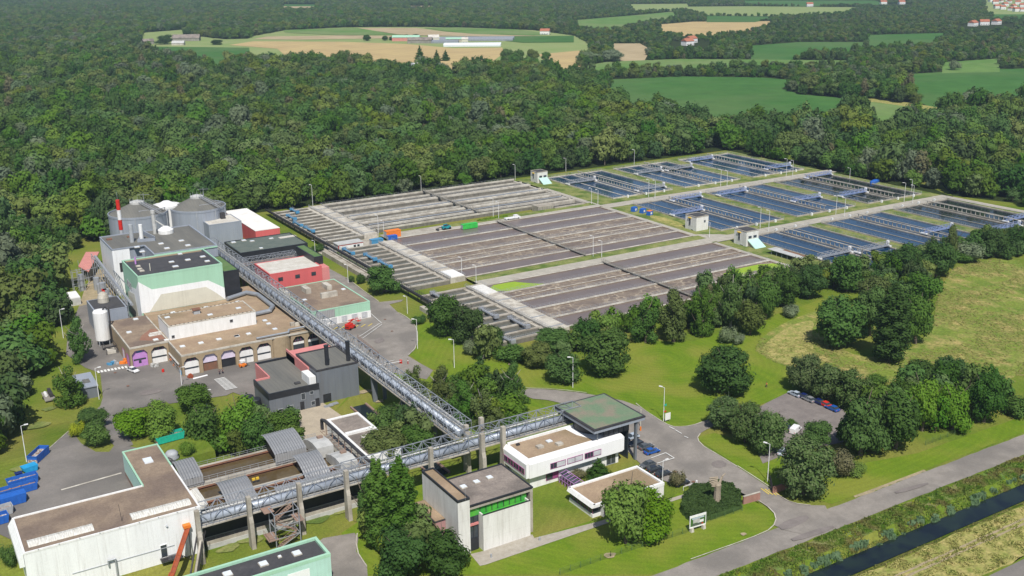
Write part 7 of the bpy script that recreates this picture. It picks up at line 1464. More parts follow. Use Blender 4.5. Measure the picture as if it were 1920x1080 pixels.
# --- cars
def carproto(L=4.3, W=1.75, H=1.45, van=False):
    t = thing('parked_car', '', 'car'); h = L / 2
    if van: P = [(-h, .35), (-h, H - .1), (-h + .15, H), (h * .35, H), (h * .62, 1.0), (h - .1, .85), (h, .6), (h, .35)]
    else: P = [(-h, .35), (-h, .85), (-h + .15, .95), (-h * .55, .98), (h * .42, .95), (h - .15, .78), (h, .6), (h, .35)]
    m = MB(); n = len(P); ws = [W / 2 if z < H - .2 else W / 2 * .86 for x, z in P]
    for s in (-1, 1):
        for (x, z), w_ in zip(P, ws): m.v.append((x, s * w_, z))
    m.f.append(tuple(range(n))); m.f.append(tuple(range(2 * n - 1, n - 1, -1))); m.mi += [0, 0]
    for k in range(n): j = (k + 1) % n; m.f.append((k, n + k, n + j, j)); m.mi.append(0)
    b = m.build('body', 'cardark', t, local=True); bv = b.modifiers.new('b', 'BEVEL'); bv.width = .09; bv.segments = 2
    if not van:
        Q = [(-h + .35, .97), (-h * .62, H - .03), (h * .1, H - .03), (h * .5, .97)]; m = MB()
        for s in (-1, 1):
            for (x, z) in Q: m.v.append((x, s * (W / 2 - (.04 if z < 1.2 else .24)), z))
        m.f = [(0, 1, 2, 3), (7, 6, 5, 4), (0, 4, 5, 1), (1, 5, 6, 2), (2, 6, 7, 3)]; m.mi = [0] * 5; m.build('windows', 'glass', t, local=True)
        m = MB(); m.box(-h * .60, -W / 2 + .25, H - .03, h * .08, W / 2 - .25, H + .02)
        for s in (-1, 1):
            for x in (-h * .25, h * .12): m.bar((x, s * (W / 2 - .03), .97), (x - .05, s * (W / 2 - .24), H), .035)
        m.build('roof', 'cardark', t, local=True)
    else:
        m = MB(); m.v = [(h * .36, -W * .38, H - .06), (h * .36, W * .38, H - .06), (h * .63, W * .43, 1.05), (h * .63, -W * .43, 1.05)]; m.v = [(x + .03, y, z + .03) for x, y, z in m.v]; m.f = [(0, 1, 2, 3)]; m.mi = [0]; m.box(h * .05, -W / 2 - .01, 1.0, h * .45, W / 2 + .01, 1.4); m.build('windows', 'glass', t, local=True)
    for sx in (-1, 1):
        for sy in (-1, 1): m = MB(); m.bar((sx * h * .62, sy * (W / 2 - .2), .33), (sx * h * .62, sy * (W / 2 + .02), .33), .33, 12); m.build('wheel', 'rubber', t, local=True)
    for sy in (-1, 1): m = MB(); m.box(h - .06, sy * .5 - .16, .62, h + .02, sy * .5 + .16, .74); m.build('headlight', 'whitepaint', t, local=True)
    for sy in (-1, 1): m = MB(); m.box(-h - .02, sy * .62 - .1, .65, -h + .06, sy * .62 + .1, .85); m.build('tail_light', 'redpaint', t, local=True)
    return t
CARP = carproto(); VANP = carproto(4.7, 1.85, 1.9, True); u = [0, 0]
def car(px_, py_, rz, paint, lab, group=None, van=False, sc=1.0, z=None):
    g = at(px_, py_) if z is None else gz(px_, py_, z); P = VANP if van else CARP; i = 1 if van else 0
    if u[i] == 0: t = P
    else: t = dup(P, (0, 0, 0))
    u[i] = 1; t.location = (g[0], g[1], terr(*g) if z is None else z); t.rotation_euler = (0, 0, rz); t.scale = (sc, sc, sc); t['label'] = lab; t['category'] = 'van' if van else 'car'
    if group: t['group'] = group
    for c in t.children:
        if c.name.startswith('body') or c.name.startswith('roof'):
            for s_ in c.material_slots: s_.link = 'OBJECT'; s_.material = M[paint]
PI = math.pi
G1 = 'cars parked beside the white office building'
for a in ((1184, 823, PI, 'carlight', 'silver blue car parked farthest under the canopy'), (1191, 835, PI, 'cardark', 'black car half hidden behind the canopy column'), (1211, 841, 0, 'cargrey', 'grey estate car parked beside the bright blue car'), (1222, 850, 0, 'carblue', 'bright blue hatchback parked outermost beside the canopy'), (1214, 875, PI, 'cargrey', 'grey car at the upper end of the row beside the pavilion'), (1228, 883, 0, 'cardark', 'dark car, middle of the three beside the pavilion'), (1243, 892, 0, 'cardark', 'black car nearest the lamp post beside the pavilion'), (1277, 909, 0, 'cardark', 'black car alone at the barrier near the clipped bed')): car(*a, G1)
G2 = 'cars parked along the lime trees'
for a in ((1490, 742, PI / 2, 'carlight', 'pale car at the lawn end of the parked row'), (1504, 746, PI / 2, 'carnavy', 'navy blue car, second in the row under the limes'), (1516, 752, PI / 2, 'silverpaint', 'silver car in the row under the limes'), (1532, 756, PI / 2, 'carnavy', 'dark blue car between silver and red car'), (1545, 761, PI / 2, 'redpaint', 'red car in the row under the limes'), (1560, 769, PI / 2, 'carblue', 'bright blue car at the right end of the row')): car(*a, G2)
car(1491, 810, .4, 'whitepaint', 'white van in the car park behind the lime row', van=True); car(1480, 803, .4, 'carnavy', 'dark car behind the white van'); car(1466, 850, .6, 'carlight', 'pale car almost hidden under the lime row')
car(250, 697, -1.2, 'whitepaint', 'small white car on the works yard in front of the lilac door')
t = thing('pickup', 'white pickup truck parked at the end of the green hedge between the basins', 'truck', None, (0, 0, 0)); g = gz(962, 411, 1.3); t.location = (g[0], g[1], 1.3)
MB().box(g[0] - 4.5, g[1] - 1, 1.9, g[0] + .5, g[1] + 1, 2.4).build('bed', 'whitepaint', t); MB().box(g[0] + .5, g[1] - 1, 1.8, g[0] + 3.6, g[1] + 1, 2.5).box(g[0] + .6, g[1] - .9, 2.501, g[0] + 2.4, g[1] + .9, 3.3).build('cab', 'whitepaint', t); m = MB(); [m.bar((g[0] + x, g[1] + y - .1, 1.7), (g[0] + x, g[1] + y + .1, 1.7), .4, 10) for x in (-3.2, 2.4) for y in (-1, 1)]; m.build('wheel', 'rubber', t)
# --- skips and containers
def skip(px_, py_, L, W, H, rz, lab, mk='skipblue', load='debris', lid=False, name='skip'):
    g = at(px_, py_); t = thing(name, lab, 'skip' if name == 'skip' else name, None, (g[0], g[1], terr(*g)), rz); m = MB(); a, b = L / 2, W / 2
    m.v = [(-a + .5, -b, .2), (a - .3, -b, .2), (a - .3, b, .2), (-a + .5, b, .2), (-a, -b, H), (a, -b, H), (a, b, H), (-a, b, H), (-a + .12, -b + .1, H), (a - .12, -b + .1, H), (a - .12, b - .1, H), (-a + .12, b - .1, H), (-a + .12, -b + .1, H * .55), (a - .12, -b + .1, H * .55), (a - .12, b - .1, H * .55), (-a + .12, b - .1, H * .55)]
    m.f = [(0, 3, 2, 1), (0, 1, 5, 4), (1, 2, 6, 5), (2, 3, 7, 6), (3, 0, 4, 7), (4, 5, 9, 8), (5, 6, 10, 9), (6, 7, 11, 10), (7, 4, 8, 11), (8, 9, 13, 12), (9, 10, 14, 13), (10, 11, 15, 14), (11, 8, 12, 15)]; m.mi = [0] * 13
    n = int(L / .9)
    for k in range(n + 1):
        x = -a + .35 + (L - .7) * k / n
        for s in (-1, 1): m.box(x - .06, s * b - .05, .25, x + .06, s * b + .07 * s, H - .05)
    m.build('body', mk, t, local=True)
    if lid: MB().box(-a, -b, H, a, b, H + .12).build('lid', lid, t, local=True)
    elif load:
        m = MB(); m.box(-a + .13, -b + .11, .3, a - .13, b - .11, H * .56); rr = random.Random(int(px_))
        for k in range(26): x, y, s = rr.uniform(-a + .6, a - .6), rr.uniform(-b + .5, b - .5), rr.uniform(.15, .4); m.obox((x, y), s, s * .6, H * .5, H * .56 + s * .8, rr.uniform(0, 3))
        m.build('load', load, t, local=True)
skip(73, 860, 6.2, 2.5, 2.1, .95, 'blue skip full of rubble, topmost at the lawn edge'); skip(56, 884, 3.4, 2.2, 1.5, .25, 'small light blue covered skip, second from the top', 'cyan', lid='cyan')
skip(43, 908, 6.6, 2.5, 2.0, .12, 'blue skip with pipes and planks in it, third in the row'); skip(35, 924, 8.0, 2.5, 1.9, .10, 'long blue skip with brown load below the plank filled one', load='rustdeck'); skip(20, 946, 6.6, 2.5, 2.3, .08, 'closed blue press container near the left edge', lid='skipblue'); skip(-2, 981, 4, 2.5, 2, .1, 'blue skip cut by the left edge of the photo')
skip(2, 966, 5, 2.3, 2.0, .1, 'grey open container between the blue ones at the left edge', 'trimgrey'); skip(36, 897, 1.6, 1.4, 1.4, .1, 'small dark compressor between two blue skips', 'carnavy', lid='carnavy', name='compressor')
skip(318, 826, 7.2, 2.4, 2.0, .08, 'turquoise open skip with rusty load under the trees', 'greenbox', load='rustdeck')
def boxc(px_, py_, L, W, H, lab, mk, cat='container', z=0, roof=None, rz=0):
    g = gz(px_, py_, z); t = thing('container', lab, cat, None, (g[0], g[1], z), rz); m = MB(); m.box(-L / 2, -W / 2, .1, L / 2, W / 2, H)
    n = int(L / .6)
    for k in range(n): x = -L / 2 + .2 + k * .6; m.box(x, -W / 2 - .05, .25, x + .25, -W / 2, H - .15)
    m.build('body', mk, t, local=True); MB().box(-L / 2 - .08, -W / 2 - .08, H + .001, L / 2 + .08, W / 2 + .08, H + .12).build('roof', roof or mk, t, local=True); MB().box(-L / 2 - .04, -W / 2 + .1, .2, -L / 2 - .001, W / 2 - .1, H - .1).build('door', 'trimgrey', t, local=True); return t
boxc(736, 444, 7.0, 3.0, 3.0, 'orange container beside the two tall posts', 'orange', z=1.3); boxc(735, 449, 4.4, 2.2, 1.8, 'blue skip in front of the orange container', 'skipblue', z=1.3); boxc(706, 458, 5.6, 2.6, 2.4, 'blue container at the upper end of the pale walkway', 'bluepaint'); boxc(880, 428, 7.8, 2.2, 2.2, 'bright green container on the road beside the upper brown basin', 'vgreen', z=1.3)
t = thing('site_cabin', 'white and red site cabins with grey roofs above the middle settling channels', 'cabin', None, (171, 418.5, 0)); MB().box(165.4, 416, 0, 177, 421.5, 2.7).build('wall', 'white', t); MB().box(165.2, 415.8, 2.701, 177.2, 421.7, 2.95).build('roof', 'corrpale', t); m = MB(); m.box(165.3, 415.9, 2.4, 177.1, 415.99, 2.7); m.box(165.3, 415.9, 0, 165.6, 415.99, 2.4); m.build('red_trim', 'redpaint', t); [wf(t, 172.5 + k * 1.7, 173.5 + k * 1.7, .9, 1.9, 416, 'trimgrey') for k in range(2)]
for px_, py_, lab in ((1189, 396, 'blue skip on the grass left of two others beside the blue basins'), (1205, 399, 'blue skip in the middle of three beside the blue basins'), (1218, 403, 'blue skip with orange load, right of three beside the blue basins')):
    g = gz(px_, py_, 1.0); t = thing('skip', lab, 'skip', None, (g[0], g[1], 1.0), .3); m = MB(); m.box(-1.4, -1, 0, 1.4, 1, 2.0); m.build('body', 'skipblue', t, local=True); MB().box(-1.3, -.9, 2.001, 1.3, .9, 2.2).build('load', 'orange' if 'orange' in lab else 'skipblue', t, local=True); MB().box(-.6, -1.03, .5, .6, -1.001, 1.5).build('plate', 'whitepaint', t, local=True)
g = gz(1640, 342, 1.0); t = thing('tarpaulin_stack', 'bright blue tarpaulin covered stack behind the right centre basin', 'tarpaulin', None, (g[0], g[1], 1.0), .35); MB().lathe(0, 0, [(1, 0), (1.0, .9), (.4, 1.3)], 8).build('cover', 'skipblue', t, local=True).scale = (6, 1.6, 1.2)
# telehandler and lifts
def wheels(m, xs, ys, r): [m.bar((x, y - .18, r), (x, y + .18, r), r, 12) for x in xs for y in ys]
g = gz(838, 430, 1.3); t = thing('telehandler', 'teal telehandler with raised boom left of the green container', 'telehandler', None, (g[0], g[1], 1.3), .05)
m = MB(); m.box(-2.4, -1, .7, 1.6, 1, 1.6); m.box(-1.9, -.9, 1.601, -.1, 0, 2.7); m.build('body', 'teal', t, local=True); m = MB(); m.bar((1.5, .5, 1.9), (-4.6, .5, 1.0), .2); m.box(-5.2, -.7, .3, -4.5, 1.3, .9); m.build('boom', 'blacksteel', t, local=True); m = MB(); wheels(m, (-1.6, 1.1), (-1, 1), .6); m.build('wheel', 'rubber', t, local=True); MB().box(-1.92, -.92, 1.8, -.08, -.899, 2.6).build('window', 'glass', t, local=True)
g = gz(657, 617, 0); t = thing('boom_lift', 'red orange boom lift parked in front of the mint hall', 'lift', None, (g[0], g[1], 0), .5)
m = MB(); m.box(-1.6, -1, .5, 1.6, 1, 1.3); m.box(-1.9, -.8, 1.301, .6, .8, 2.2); m.build('body', 'redpaint', t, local=True); m = MB(); m.bar((-1.2, 0, 2.3), (2.2, 0, 3.0), .22); m.bar((2.2, 0, 3.0), (-.8, 0, 3.3), .18); m.bar((-.8, 0, 3.3), (4.2, .2, 2.4), .16); m.build('boom', 'redpaint', t, local=True); m = MB(); wheels(m, (-1.2, 1.2), (-1, 1), .45); m.build('wheel', 'rubber', t, local=True); m = MB(); [m.bar((4 + dx, dy, 1.6), (4 + dx, dy, 2.7), .05) for dx in (0, 1.2) for dy in (-.6, .8)]; m.box(4, -.6, 1.55, 5.2, .8, 1.62); [m.bar((4, dy, 2.7), (5.2, dy, 2.7), .05) for dy in (-.6, .8)]; m.build('basket', 'redpaint', t, local=True)
g = gz(456, 688, 0); t = thing('forklift', 'orange forklift on the pavement in front of the white arch doors', 'forklift', None, (g[0], g[1], 0), .1)
m = MB(); m.box(-1.2, -.6, .3, .9, .6, 1.1); m.build('body', 'orange', t, local=True); m = MB(); [m.bar((x, y, 1.1), (x, y, 2.1), .05) for x in (-.8, .6) for y in (-.5, .5)]; m.box(-.9, -.6, 2.1, .7, .6, 2.2); m.build('cage', 'whitepaint', t, local=True); m = MB(); [m.bar((1.1, y, .1), (1.1, y, 2.9), .07) for y in (-.4, .4)]; m.box(1.1, -.45, .1, 2.1, -.3, .18); m.box(1.1, .3, .1, 2.1, .45, .18); m.build('mast', 'blacksteel', t, local=True); m = MB(); wheels(m, (-.8, .6), (-.55, .55), .32); m.build('wheel', 'rubber', t, local=True)
g = gz(334, 690, 0); t = thing('storage_rack', 'lean to rack crammed with orange hoses under a grey sheet roof at the workshop corner', 'rack', None, (g[0], g[1], 0), 0)
m = MB(); m.v = [(-1.0, -5, 2.9), (1.2, -5, 3.7), (1.2, 7, 3.7), (-1.0, 7, 2.9), (-1.0, -5, 3.0), (1.2, -5, 3.8), (1.2, 7, 3.8), (-1.0, 7, 3.0)]; m.f = [(0, 1, 2, 3), (7, 6, 5, 4), (0, 4, 5, 1), (1, 5, 6, 2), (2, 6, 7, 3), (3, 7, 4, 0)]; m.mi = [0] * 6; m.build('roof', 'corrpale', t, local=True); m = MB(); rr = random.Random(3)
for k in range(34): x, y, z = rr.uniform(-.8, 1), rr.uniform(-4.6, 6.6), rr.uniform(.2, 2.5); m.bar((x, y, z), (x, y + rr.uniform(.2, .8), z), rr.uniform(.15, .35), 9)
m.build('hoses', 'orange', t, local=True); m = MB(); [m.bar((-.9, y, 0), (-.9, y, 2.9), .07) for y in (-4.8, -1, 3, 6.8)]; [m.bar((-.9, -4.8, z), (-.9, 6.8, z), .05) for z in (.8, 1.8)]; m.build('frame', 'steel', t, local=True); m = MB(); m.box(-.8, -6.6, 0, .8, -5.1, 1.3); m.build('blue_crate', 'bluepaint', t, local=True)
rr = random.Random(9)
for k, (px_, py_, mk, lab) in enumerate(((208, 684, 'bluepaint', 'blue wrapped scrap bundle by the lilac door wing'), (218, 682, 'trimgrey', 'grey scrap bundle by the lilac door wing'), (232, 681, 'orange', 'orange scrap piece by the lilac door wing'), (292, 688, 'corrpale', 'metal crate in front of the white arch door'), (306, 698, 'redpaint', 'small red barrel near the hose rack'), (358, 708, 'rust', 'rusty pallet at the workshop pavement'), (375, 709, 'whitepaint', 'white bundle of tubes lying on the kerb'), (442, 682, 'skipblue', 'blue barrel at the open arch door'))):
    g = gz(px_, py_, 0); m = MB(); s = rr.uniform(.5, .9)
    if 'barrel' in lab: m.bar((g[0], g[1], 0), (g[0], g[1], 1.0), .4, 12)
    elif 'tubes' in lab: [m.bar((g[0] - 2, g[1] + i * .25, .15), (g[0] + 2.5, g[1] + i * .25 + .6, .15), .13, 8) for i in range(3)]
    else: [m.obox((g[0] + rr.uniform(-.8, .8), g[1] + rr.uniform(-.8, .8)), s * rr.uniform(.4, 1), s * rr.uniform(.4, 1), 0, rr.uniform(.4, 1.2), rr.uniform(0, 3)) for i in range(5)]
    tag(m.build('barrel' if 'barrel' in lab else 'scrap_pile', mk), lab, 'barrel' if 'barrel' in lab else 'scrap')
# markings
for k in range(9): g = gz(60 + (480 + k * 25) / 3.857, 540 + (612 - k * 4.4) / 3.857, 0); sheet('zebra_mark', [(g[0] - .3, g[1] - 1.0), (g[0] + .35, g[1] - 1.0), (g[0] + .35, g[1] + 1.0), (g[0] - .3, g[1] + 1.0)], 'paint', 5)
for k in range(11):
    a = gz(60 + (1320 + k * 8) / 3.857, 540 + (670 + k * 7.5) / 3.857, 0); b = gz(60 + (1400 + k * 9) / 3.857, 540 + (655 + k * 7.5) / 3.857, 0)
    sheet('zebra_mark', [a, (b[0], a[1]), (b[0], a[1] + .45), (a[0], a[1] + .45)], 'paint', 5)
def line(p, q, w_, mk='paint', nm='road_line'):
    a = at(*p); b = at(*q); d = Vector((b[0] - a[0], b[1] - a[1])).normalized(); n = (-d.y * w_ / 2, d.x * w_ / 2); sheet(nm, [(a[0] + n[0], a[1] + n[1]), (a[0] - n[0], a[1] - n[1]), (b[0] - n[0], b[1] - n[1]), (b[0] + n[0], b[1] + n[1])], mk, 6)
for p, q in (((1255, 802), (1265, 807)), ((1266, 808), (1278, 815)), ((1283, 820), (1290, 823)), ((1221, 861), (1248, 851)), ((1232, 871), (1264, 861)), ((1248, 851), (1264, 861))): line(p, q, .25)
for p, q in (((672, 634), (712, 608)), ((680, 636), (716, 610)), ((696, 590), (716, 608)), ((720, 682), (740, 677))): line(p, q, .2)
for k in range(6): line((625 + k * 13, 620 - k * 1.5), (633 + k * 13, 615 - k * 1.5), .35, 'ypaint')
for k in range(4): line((1427 + k * 7, 917 + k * 1), (1430 + k * 7 + 12, 928 + k * 1), .3, 'ypaint')
line((115, 920), (228, 888), .6, 'concrete_pale', 'drain_channel'); line((92, 842), (130, 808), .25, 'concrete_pale', 'kerb'); line((45, 905), (92, 842), .25, 'concrete_pale', 'kerb')
# --- entrance: wall, gate, fence, board, sculpture, clipped bed
t = thing('brick_wall', 'low red brick wall at the left side of the entrance gate', 'wall'); a = at(1393, 946); b = at(1424, 937); t.location = (a[0], a[1], 0); d = Vector((b[0] - a[0], b[1] - a[1])); an = math.atan2(d.y, d.x)
MB().obox(((a[0] + b[0]) / 2, (a[1] + b[1]) / 2), d.length / 2, .18, 0, 2.0, an).build('wall', 'brickred', t); MB().obox(((a[0] + b[0]) / 2, (a[1] + b[1]) / 2), d.length / 2 + .05, .23, 2.001, 2.1, an).build('coping', 'concrete_pale', t)
t = thing('gate_wall', 'short dark wall and gate leaf at the right side of the entrance under the lime', 'gate'); a = at(1448, 926); t.location = (a[0], a[1], 0)
MB().box(a[0], a[1] - .2, 0, a[0] + 6, a[1] + .1, 1.8).build('wall', 'brickred', t); m = MB(); c = at(1443, 905); [m.bar((a[0] + (c[0] - a[0]) * k / 12, a[1] + (c[1] - a[1]) * k / 12, .1), (a[0] + (c[0] - a[0]) * k / 12, a[1] + (c[1] - a[1]) * k / 12, 2.0), .05) for k in range(13)]; m.bar((a[0], a[1], 2.0), (c[0], c[1], 2.0), .07); m.bar((a[0], a[1], .3), (c[0], c[1], .3), .07); m.build('gate_leaf', 'blacksteel', t)
def fence(p, q, lab, h=1.5, step=2.5, mk='mossgreen'):
    a = at(*p); b = at(*q); t = thing('fence', lab, 'fence', None, (a[0], a[1], 0)); n = max(1, int(math.hypot(b[0] - a[0], b[1] - a[1]) / step)); m = MB()
    for k in range(n + 1): x, y = a[0] + (b[0] - a[0]) * k / n, a[1] + (b[1] - a[1]) * k / n; m.bar((x, y, 0), (x, y, h), .06)
    m.build('posts', mk, t); m = MB(); [m.bar((a[0], a[1], h * f), (b[0], b[1], h * f), .02, 3) for f in (.1, .28, .46, .64, .82, .98)]
    m.build('wires', mk, t)
fence((1308, 985), (1392, 958), 'green wire fence in front of the clipped bed'); fence((1145, 1045), (1298, 996), 'green wire fence behind the walnut trees'); fence((1050, 1078), (1145, 1045), 'green wire fence along the lawn at the bottom edge'); fence((1735, 835), (1790, 815), 'green wire fence at the foot of the canal grove')
t = thing('sign_board', 'large framed information board with aerial picture on two concrete feet', 'sign'); a = gz(1294, 998, 0); b = gz(1321, 990, 0); t.location = (a[0], a[1], 0); an = math.atan2(b[1] - a[1], b[0] - a[0]); c = ((a[0] + b[0]) / 2, (a[1] + b[1]) / 2); W = math.hypot(b[0] - a[0], b[1] - a[1]) / 2 + .2
P_ = lambda u_, v_: (c[0] + u_ * math.cos(an) - v_ * math.sin(an), c[1] + u_ * math.sin(an) + v_ * math.cos(an))
MB().obox(c, W + .05, .06, .9, 3.9, an).build('panel', 'white', t)
m = MB(); e = P_(0, -.08); m.obox(e, W * .93, .015, 1.3, 3.35, an); m.build('picture', 'maize', t)
for u_, z0, z1, w_, mk in ((-.4, 2.0, 2.9, .9, 'corrpale'), (.7, 1.9, 2.5, .8, 'whitepaint'), (-.2, 1.4, 1.8, 1.2, 'cargrey'), (0, 2.95, 3.3, 1.6, 'carlight'), (1.1, 1.4, 1.7, .3, 'redpaint')): m = MB(); m.obox(P_(u_, -.105), w_, .005 + .002 * z0, z0, z1, an); m.build('picture_patch', mk, t)
def text(s, u_, z, size, mk):
    cu = bpy.data.curves.new('lettering', 'FONT'); cu.body = s; cu.size = size; cu.align_x = 'CENTER'; cu.extrude = .01
    o = bpy.data.objects.new('lettering', cu); COL.objects.link(o); p = P_(u_, -.13); o.matrix_world = Matrix.Translation((p[0], p[1], z)) @ Matrix.Rotation(an, 4, 'Z') @ Matrix.Rotation(PI / 2, 4, 'X'); o.parent = t; o.matrix_parent_inverse = Matrix.Translation(t.location).inverted(); cu.materials.append(M[mk]); return o
for sx in (-.62, .62):
    p = P_(W * sx * 1.2, -.1); m = MB(); m.bar((p[0], p[1], 0), (p[0], p[1], 1.0), .55, 4, .42); m.build('foot', 'concrete_pale', t)
t = thing('clipped_bed', 'dark green clipped shrub bed shaped in waves around the sculpture', 'shrub'); g = at(1333, 955); t.location = (g[0], g[1], 0)
bed = [at(*p) for p in ((1276, 960), (1282, 935), (1300, 918), (1340, 910), (1375, 915), (1388, 932), (1390, 955), (1330, 975), (1300, 985))]; bb = bbx(bed); rr = random.Random(2); m = MB()
nn_ = 46
gx = [[None] * (nn_ + 1) for _ in range(nn_ + 1)]
for i in range(nn_ + 1):
    for j in range(nn_ + 1):
        x = bb[0] + (bb[2] - bb[0]) * i / nn_; y = bb[1] + (bb[3] - bb[1]) * j / nn_; ins = inside((x, y), bed)
        z = 1.3 + .55 * math.sin(x * .9 + math.sin(y * .8) * 1.2) * math.sin(y * 1.1 + x * .3) if ins else 0; gx[i][j] = len(m.v); m.v.append((x, y, z))
for i in range(nn_):
    for j in range(nn_): m.f.append((gx[i][j], gx[i + 1][j], gx[i + 1][j + 1], gx[i][j + 1])); m.mi.append(0)
for k in range(9000):
    x, y = rr.uniform(bb[0], bb[2]), rr.uniform(bb[1], bb[3])
    if not inside((x, y), bed): continue
    z = 1.3 + .55 * math.sin(x * .9 + math.sin(y * .8) * 1.2) * math.sin(y * 1.1 + x * .3); a_ = Vector((rr.uniform(-1, 1), rr.uniform(-1, 1), rr.uniform(-.4, .4))).normalized() * .22; b_ = Vector((rr.uniform(-1, 1), rr.uniform(-1, 1), rr.uniform(0, .8))).normalized() * .2; p = Vector((x, y, z + rr.uniform(-.05, .22)))
    m.quad(tuple(p - a_), tuple(p - b_), tuple(p + a_), tuple(p + b_))
m.build('foliage', 'leaf_dark', t)
t = thing('sculpture', 'carved stone sculpture of wavy slabs standing in the clipped bed', 'sculpture'); g = at(1344, 945); t.location = (g[0], g[1], 0); x, y = g
m = MB(); m.lathe(x, y, [(1.0, 0), (.85, 1.2), (.72, 3.6), (.85, 5.0), (.6, 5.4)], 7); m.build('base', 'stone', t)
m = MB()
for k in range(7):
    z = 4.6 + k * .38; ang = 2.6 - k * .16; m.bar((x - .2, y, z), (x - 1.6 - k * .12 + .3 * math.sin(k), y + .3, z + .25 * math.cos(k)), .26, 5, .16)
m.build('slabs', 'stone', t); m = MB(); m.bar((x + .4, y, 5.0), (x + 1.3, y + .1, 6.6), .35, 5, .25); m.bar((x + 1.3, y + .1, 6.6), (x + 2.4, y + .2, 7.1), .25, 5, .08); m.build('wing', 'stone', t)
t = thing('notice_board', 'white notice board beside the lamp post at the drive corner', 'sign'); g = at(1252, 791); t.location = (g[0], g[1], 0); m = MB(); m.box(g[0] - .9, g[1], .6, g[0] + .9, g[1] + .1, 2.6); m.build('panel', 'white', t); m = MB(); [m.bar((g[0] + s, g[1] + .15, 0), (g[0] + s, g[1] + .15, 2.5), .05) for s in (-.7, .7)]; m.build('post', 'steel', t)
t = thing('signpost', 'slim post with a green and a red sign beside the notice board', 'sign'); g = at(1244.5, 791); t.location = (g[0] + .3, g[1], 0); m = MB(); m.box(g[0], g[1] - .1, 4.6, g[0] + .7, g[1] - .05, 5.2); m.build('green_sign', 'greenbox', t); m = MB(); m.box(g[0], g[1] - .1, 2.8, g[0] + .7, g[1] - .05, 3.2); m.build('red_sign', 'redpaint', t)
for px_, py_, h, mk, lab in ((1201, 808, 1.2, 'orange', 'orange barrier post beside the canopy'), (753, 682, 1.3, 'redpaint', 'red barrier motor at the round yard exit'), (1012, 1014, .9, 'steel', 'small bollard light beside the garden path'), (921, 1046, .9, 'steel', 'small bollard light at the tower entrance'), (1306, 908, 1.0, 'whitepaint', 'white barrier post near the single black car')):
    g = at(px_, py_); m = MB(); m.bar((g[0], g[1], 0), (g[0], g[1], h), .22, 8); tag(m.build('bollard', mk), lab, 'bollard')
g = at(1201, 800); tag(MB().bar((g[0], g[1], 0), (g[0], g[1], 5.0), .09, 6).build('flagpole', 'cream'), 'thin striped pole rising beside the canopy roof corner', 'pole')
t = thing('barrier', 'lowered white barrier arm at the round yard exit', 'barrier'); g = at(753, 683); t.location = (g[0], g[1], 0); MB().bar((g[0], g[1], 1.1), (g[0] - 7, g[1] + .5, 1.1), .08).build('arm', 'whitepaint', t); MB().box(g[0] - .25, g[1] + .6, 0, g[0] + .25, g[1] + 1, 1.2).build('cabinet', 'redpaint', t)
t = thing('barrier', 'white barrier frame beside the single black car', 'barrier'); a = at(1281, 920); b = at(1306, 911); t.location = (a[0], a[1], 0); m = MB(); m.bar((a[0], a[1], 1), (b[0], b[1], 1), .07); [m.bar((a[0] + (b[0] - a[0]) * f, a[1] + (b[1] - a[1]) * f, 0), (a[0] + (b[0] - a[0]) * f, a[1] + (b[1] - a[1]) * f, 1), .06) for f in (0, .5, 1)]; m.build('frame', 'whitepaint', t)
t = thing('mesh_fence', 'rusty mesh panels beside the long bridge at the round yard', 'fence'); a = at(670, 640); b = at(712, 675); t.location = (a[0], a[1], 0); m = MB(); n = 10
for k in range(n + 1): x, y = a[0] + (b[0] - a[0]) * k / n, a[1] + (b[1] - a[1]) * k / n; m.bar((x, y, 0), (x, y, 2.4), .07)
m.build('post', 'steel', t); m = MB(); [m.bar((a[0], a[1], z), (b[0], b[1], z), .05) for z in (.3, .7, 1.1, 1.5, 1.9, 2.3)]; m.build('mesh', 'rustwall', t)
for px_, py_, lab in ((617, 764, 'pile of steel bars on the grass edge near the boiler house, left'), (627, 760, 'pile of steel bars near the boiler house corner, right')):
    g = at(px_, py_); m = MB(); [m.bar((g[0] - 1.2, g[1] + .3 * k, .2), (g[0] + 1.4, g[1] + .3 * k + .2, .25), .12) for k in range(5)]; tag(m.build('steel_pile', 'steel'), lab, 'scrap')
t = thing('trailer', 'dark flat trailer with a white gas bottle and machine on the left lawn', 'trailer'); g = at(92, 748); t.location = (g[0], g[1], terr(*g)); z = terr(*g); m = MB(); m.box(g[0] - 1.4, g[1] - 3, z + .5, g[0] + 1.4, g[1] + 4.5, z + .75); m.build('bed', 'concrete_dark', t); m = MB(); m.bar((g[0] - .6, g[1], z + 1.2), (g[0] - .6, g[1] + 2.6, z + 1.2), .45, 10); m.build('bottle', 'whitepaint', t); m = MB(); m.box(g[0] + .2, g[1] - 1, z + .76, g[0] + 1.1, g[1] + 4, z + 1.9); m.build('machine', 'blacksteel', t); m = MB(); wheels(m, (g[0] - 1.3, g[0] + 1.3), (g[1] + .5,), .4); m.v = [(v[0], v[1], v[2] + z) for v in m.v]; m.build('wheel', 'rubber', t)
t = thing('channel', 'concrete edged open water channel under the long bridge', 'channel'); t.location = (105, 230, 0); m = MB(); m.box(103.0, 208, 0, 103.5, 258, .5); m.box(107.5, 208, 0, 108.1, 258, .5); m.build('wall', 'rustdeck', t)
# mast in front of the warehouse
a = gz(222, 946, 15.5)
t = thing('mast', 'thin black mast with stay wires standing in front of the white warehouse', 'mast', None, (a[0], a[1], 0)); m = MB(); m.bar((a[0] + .9, a[1] - .8, 0), (a[0], a[1], 15.5), .09, 6, .04); m.build('pole', 'blacksteel', t)
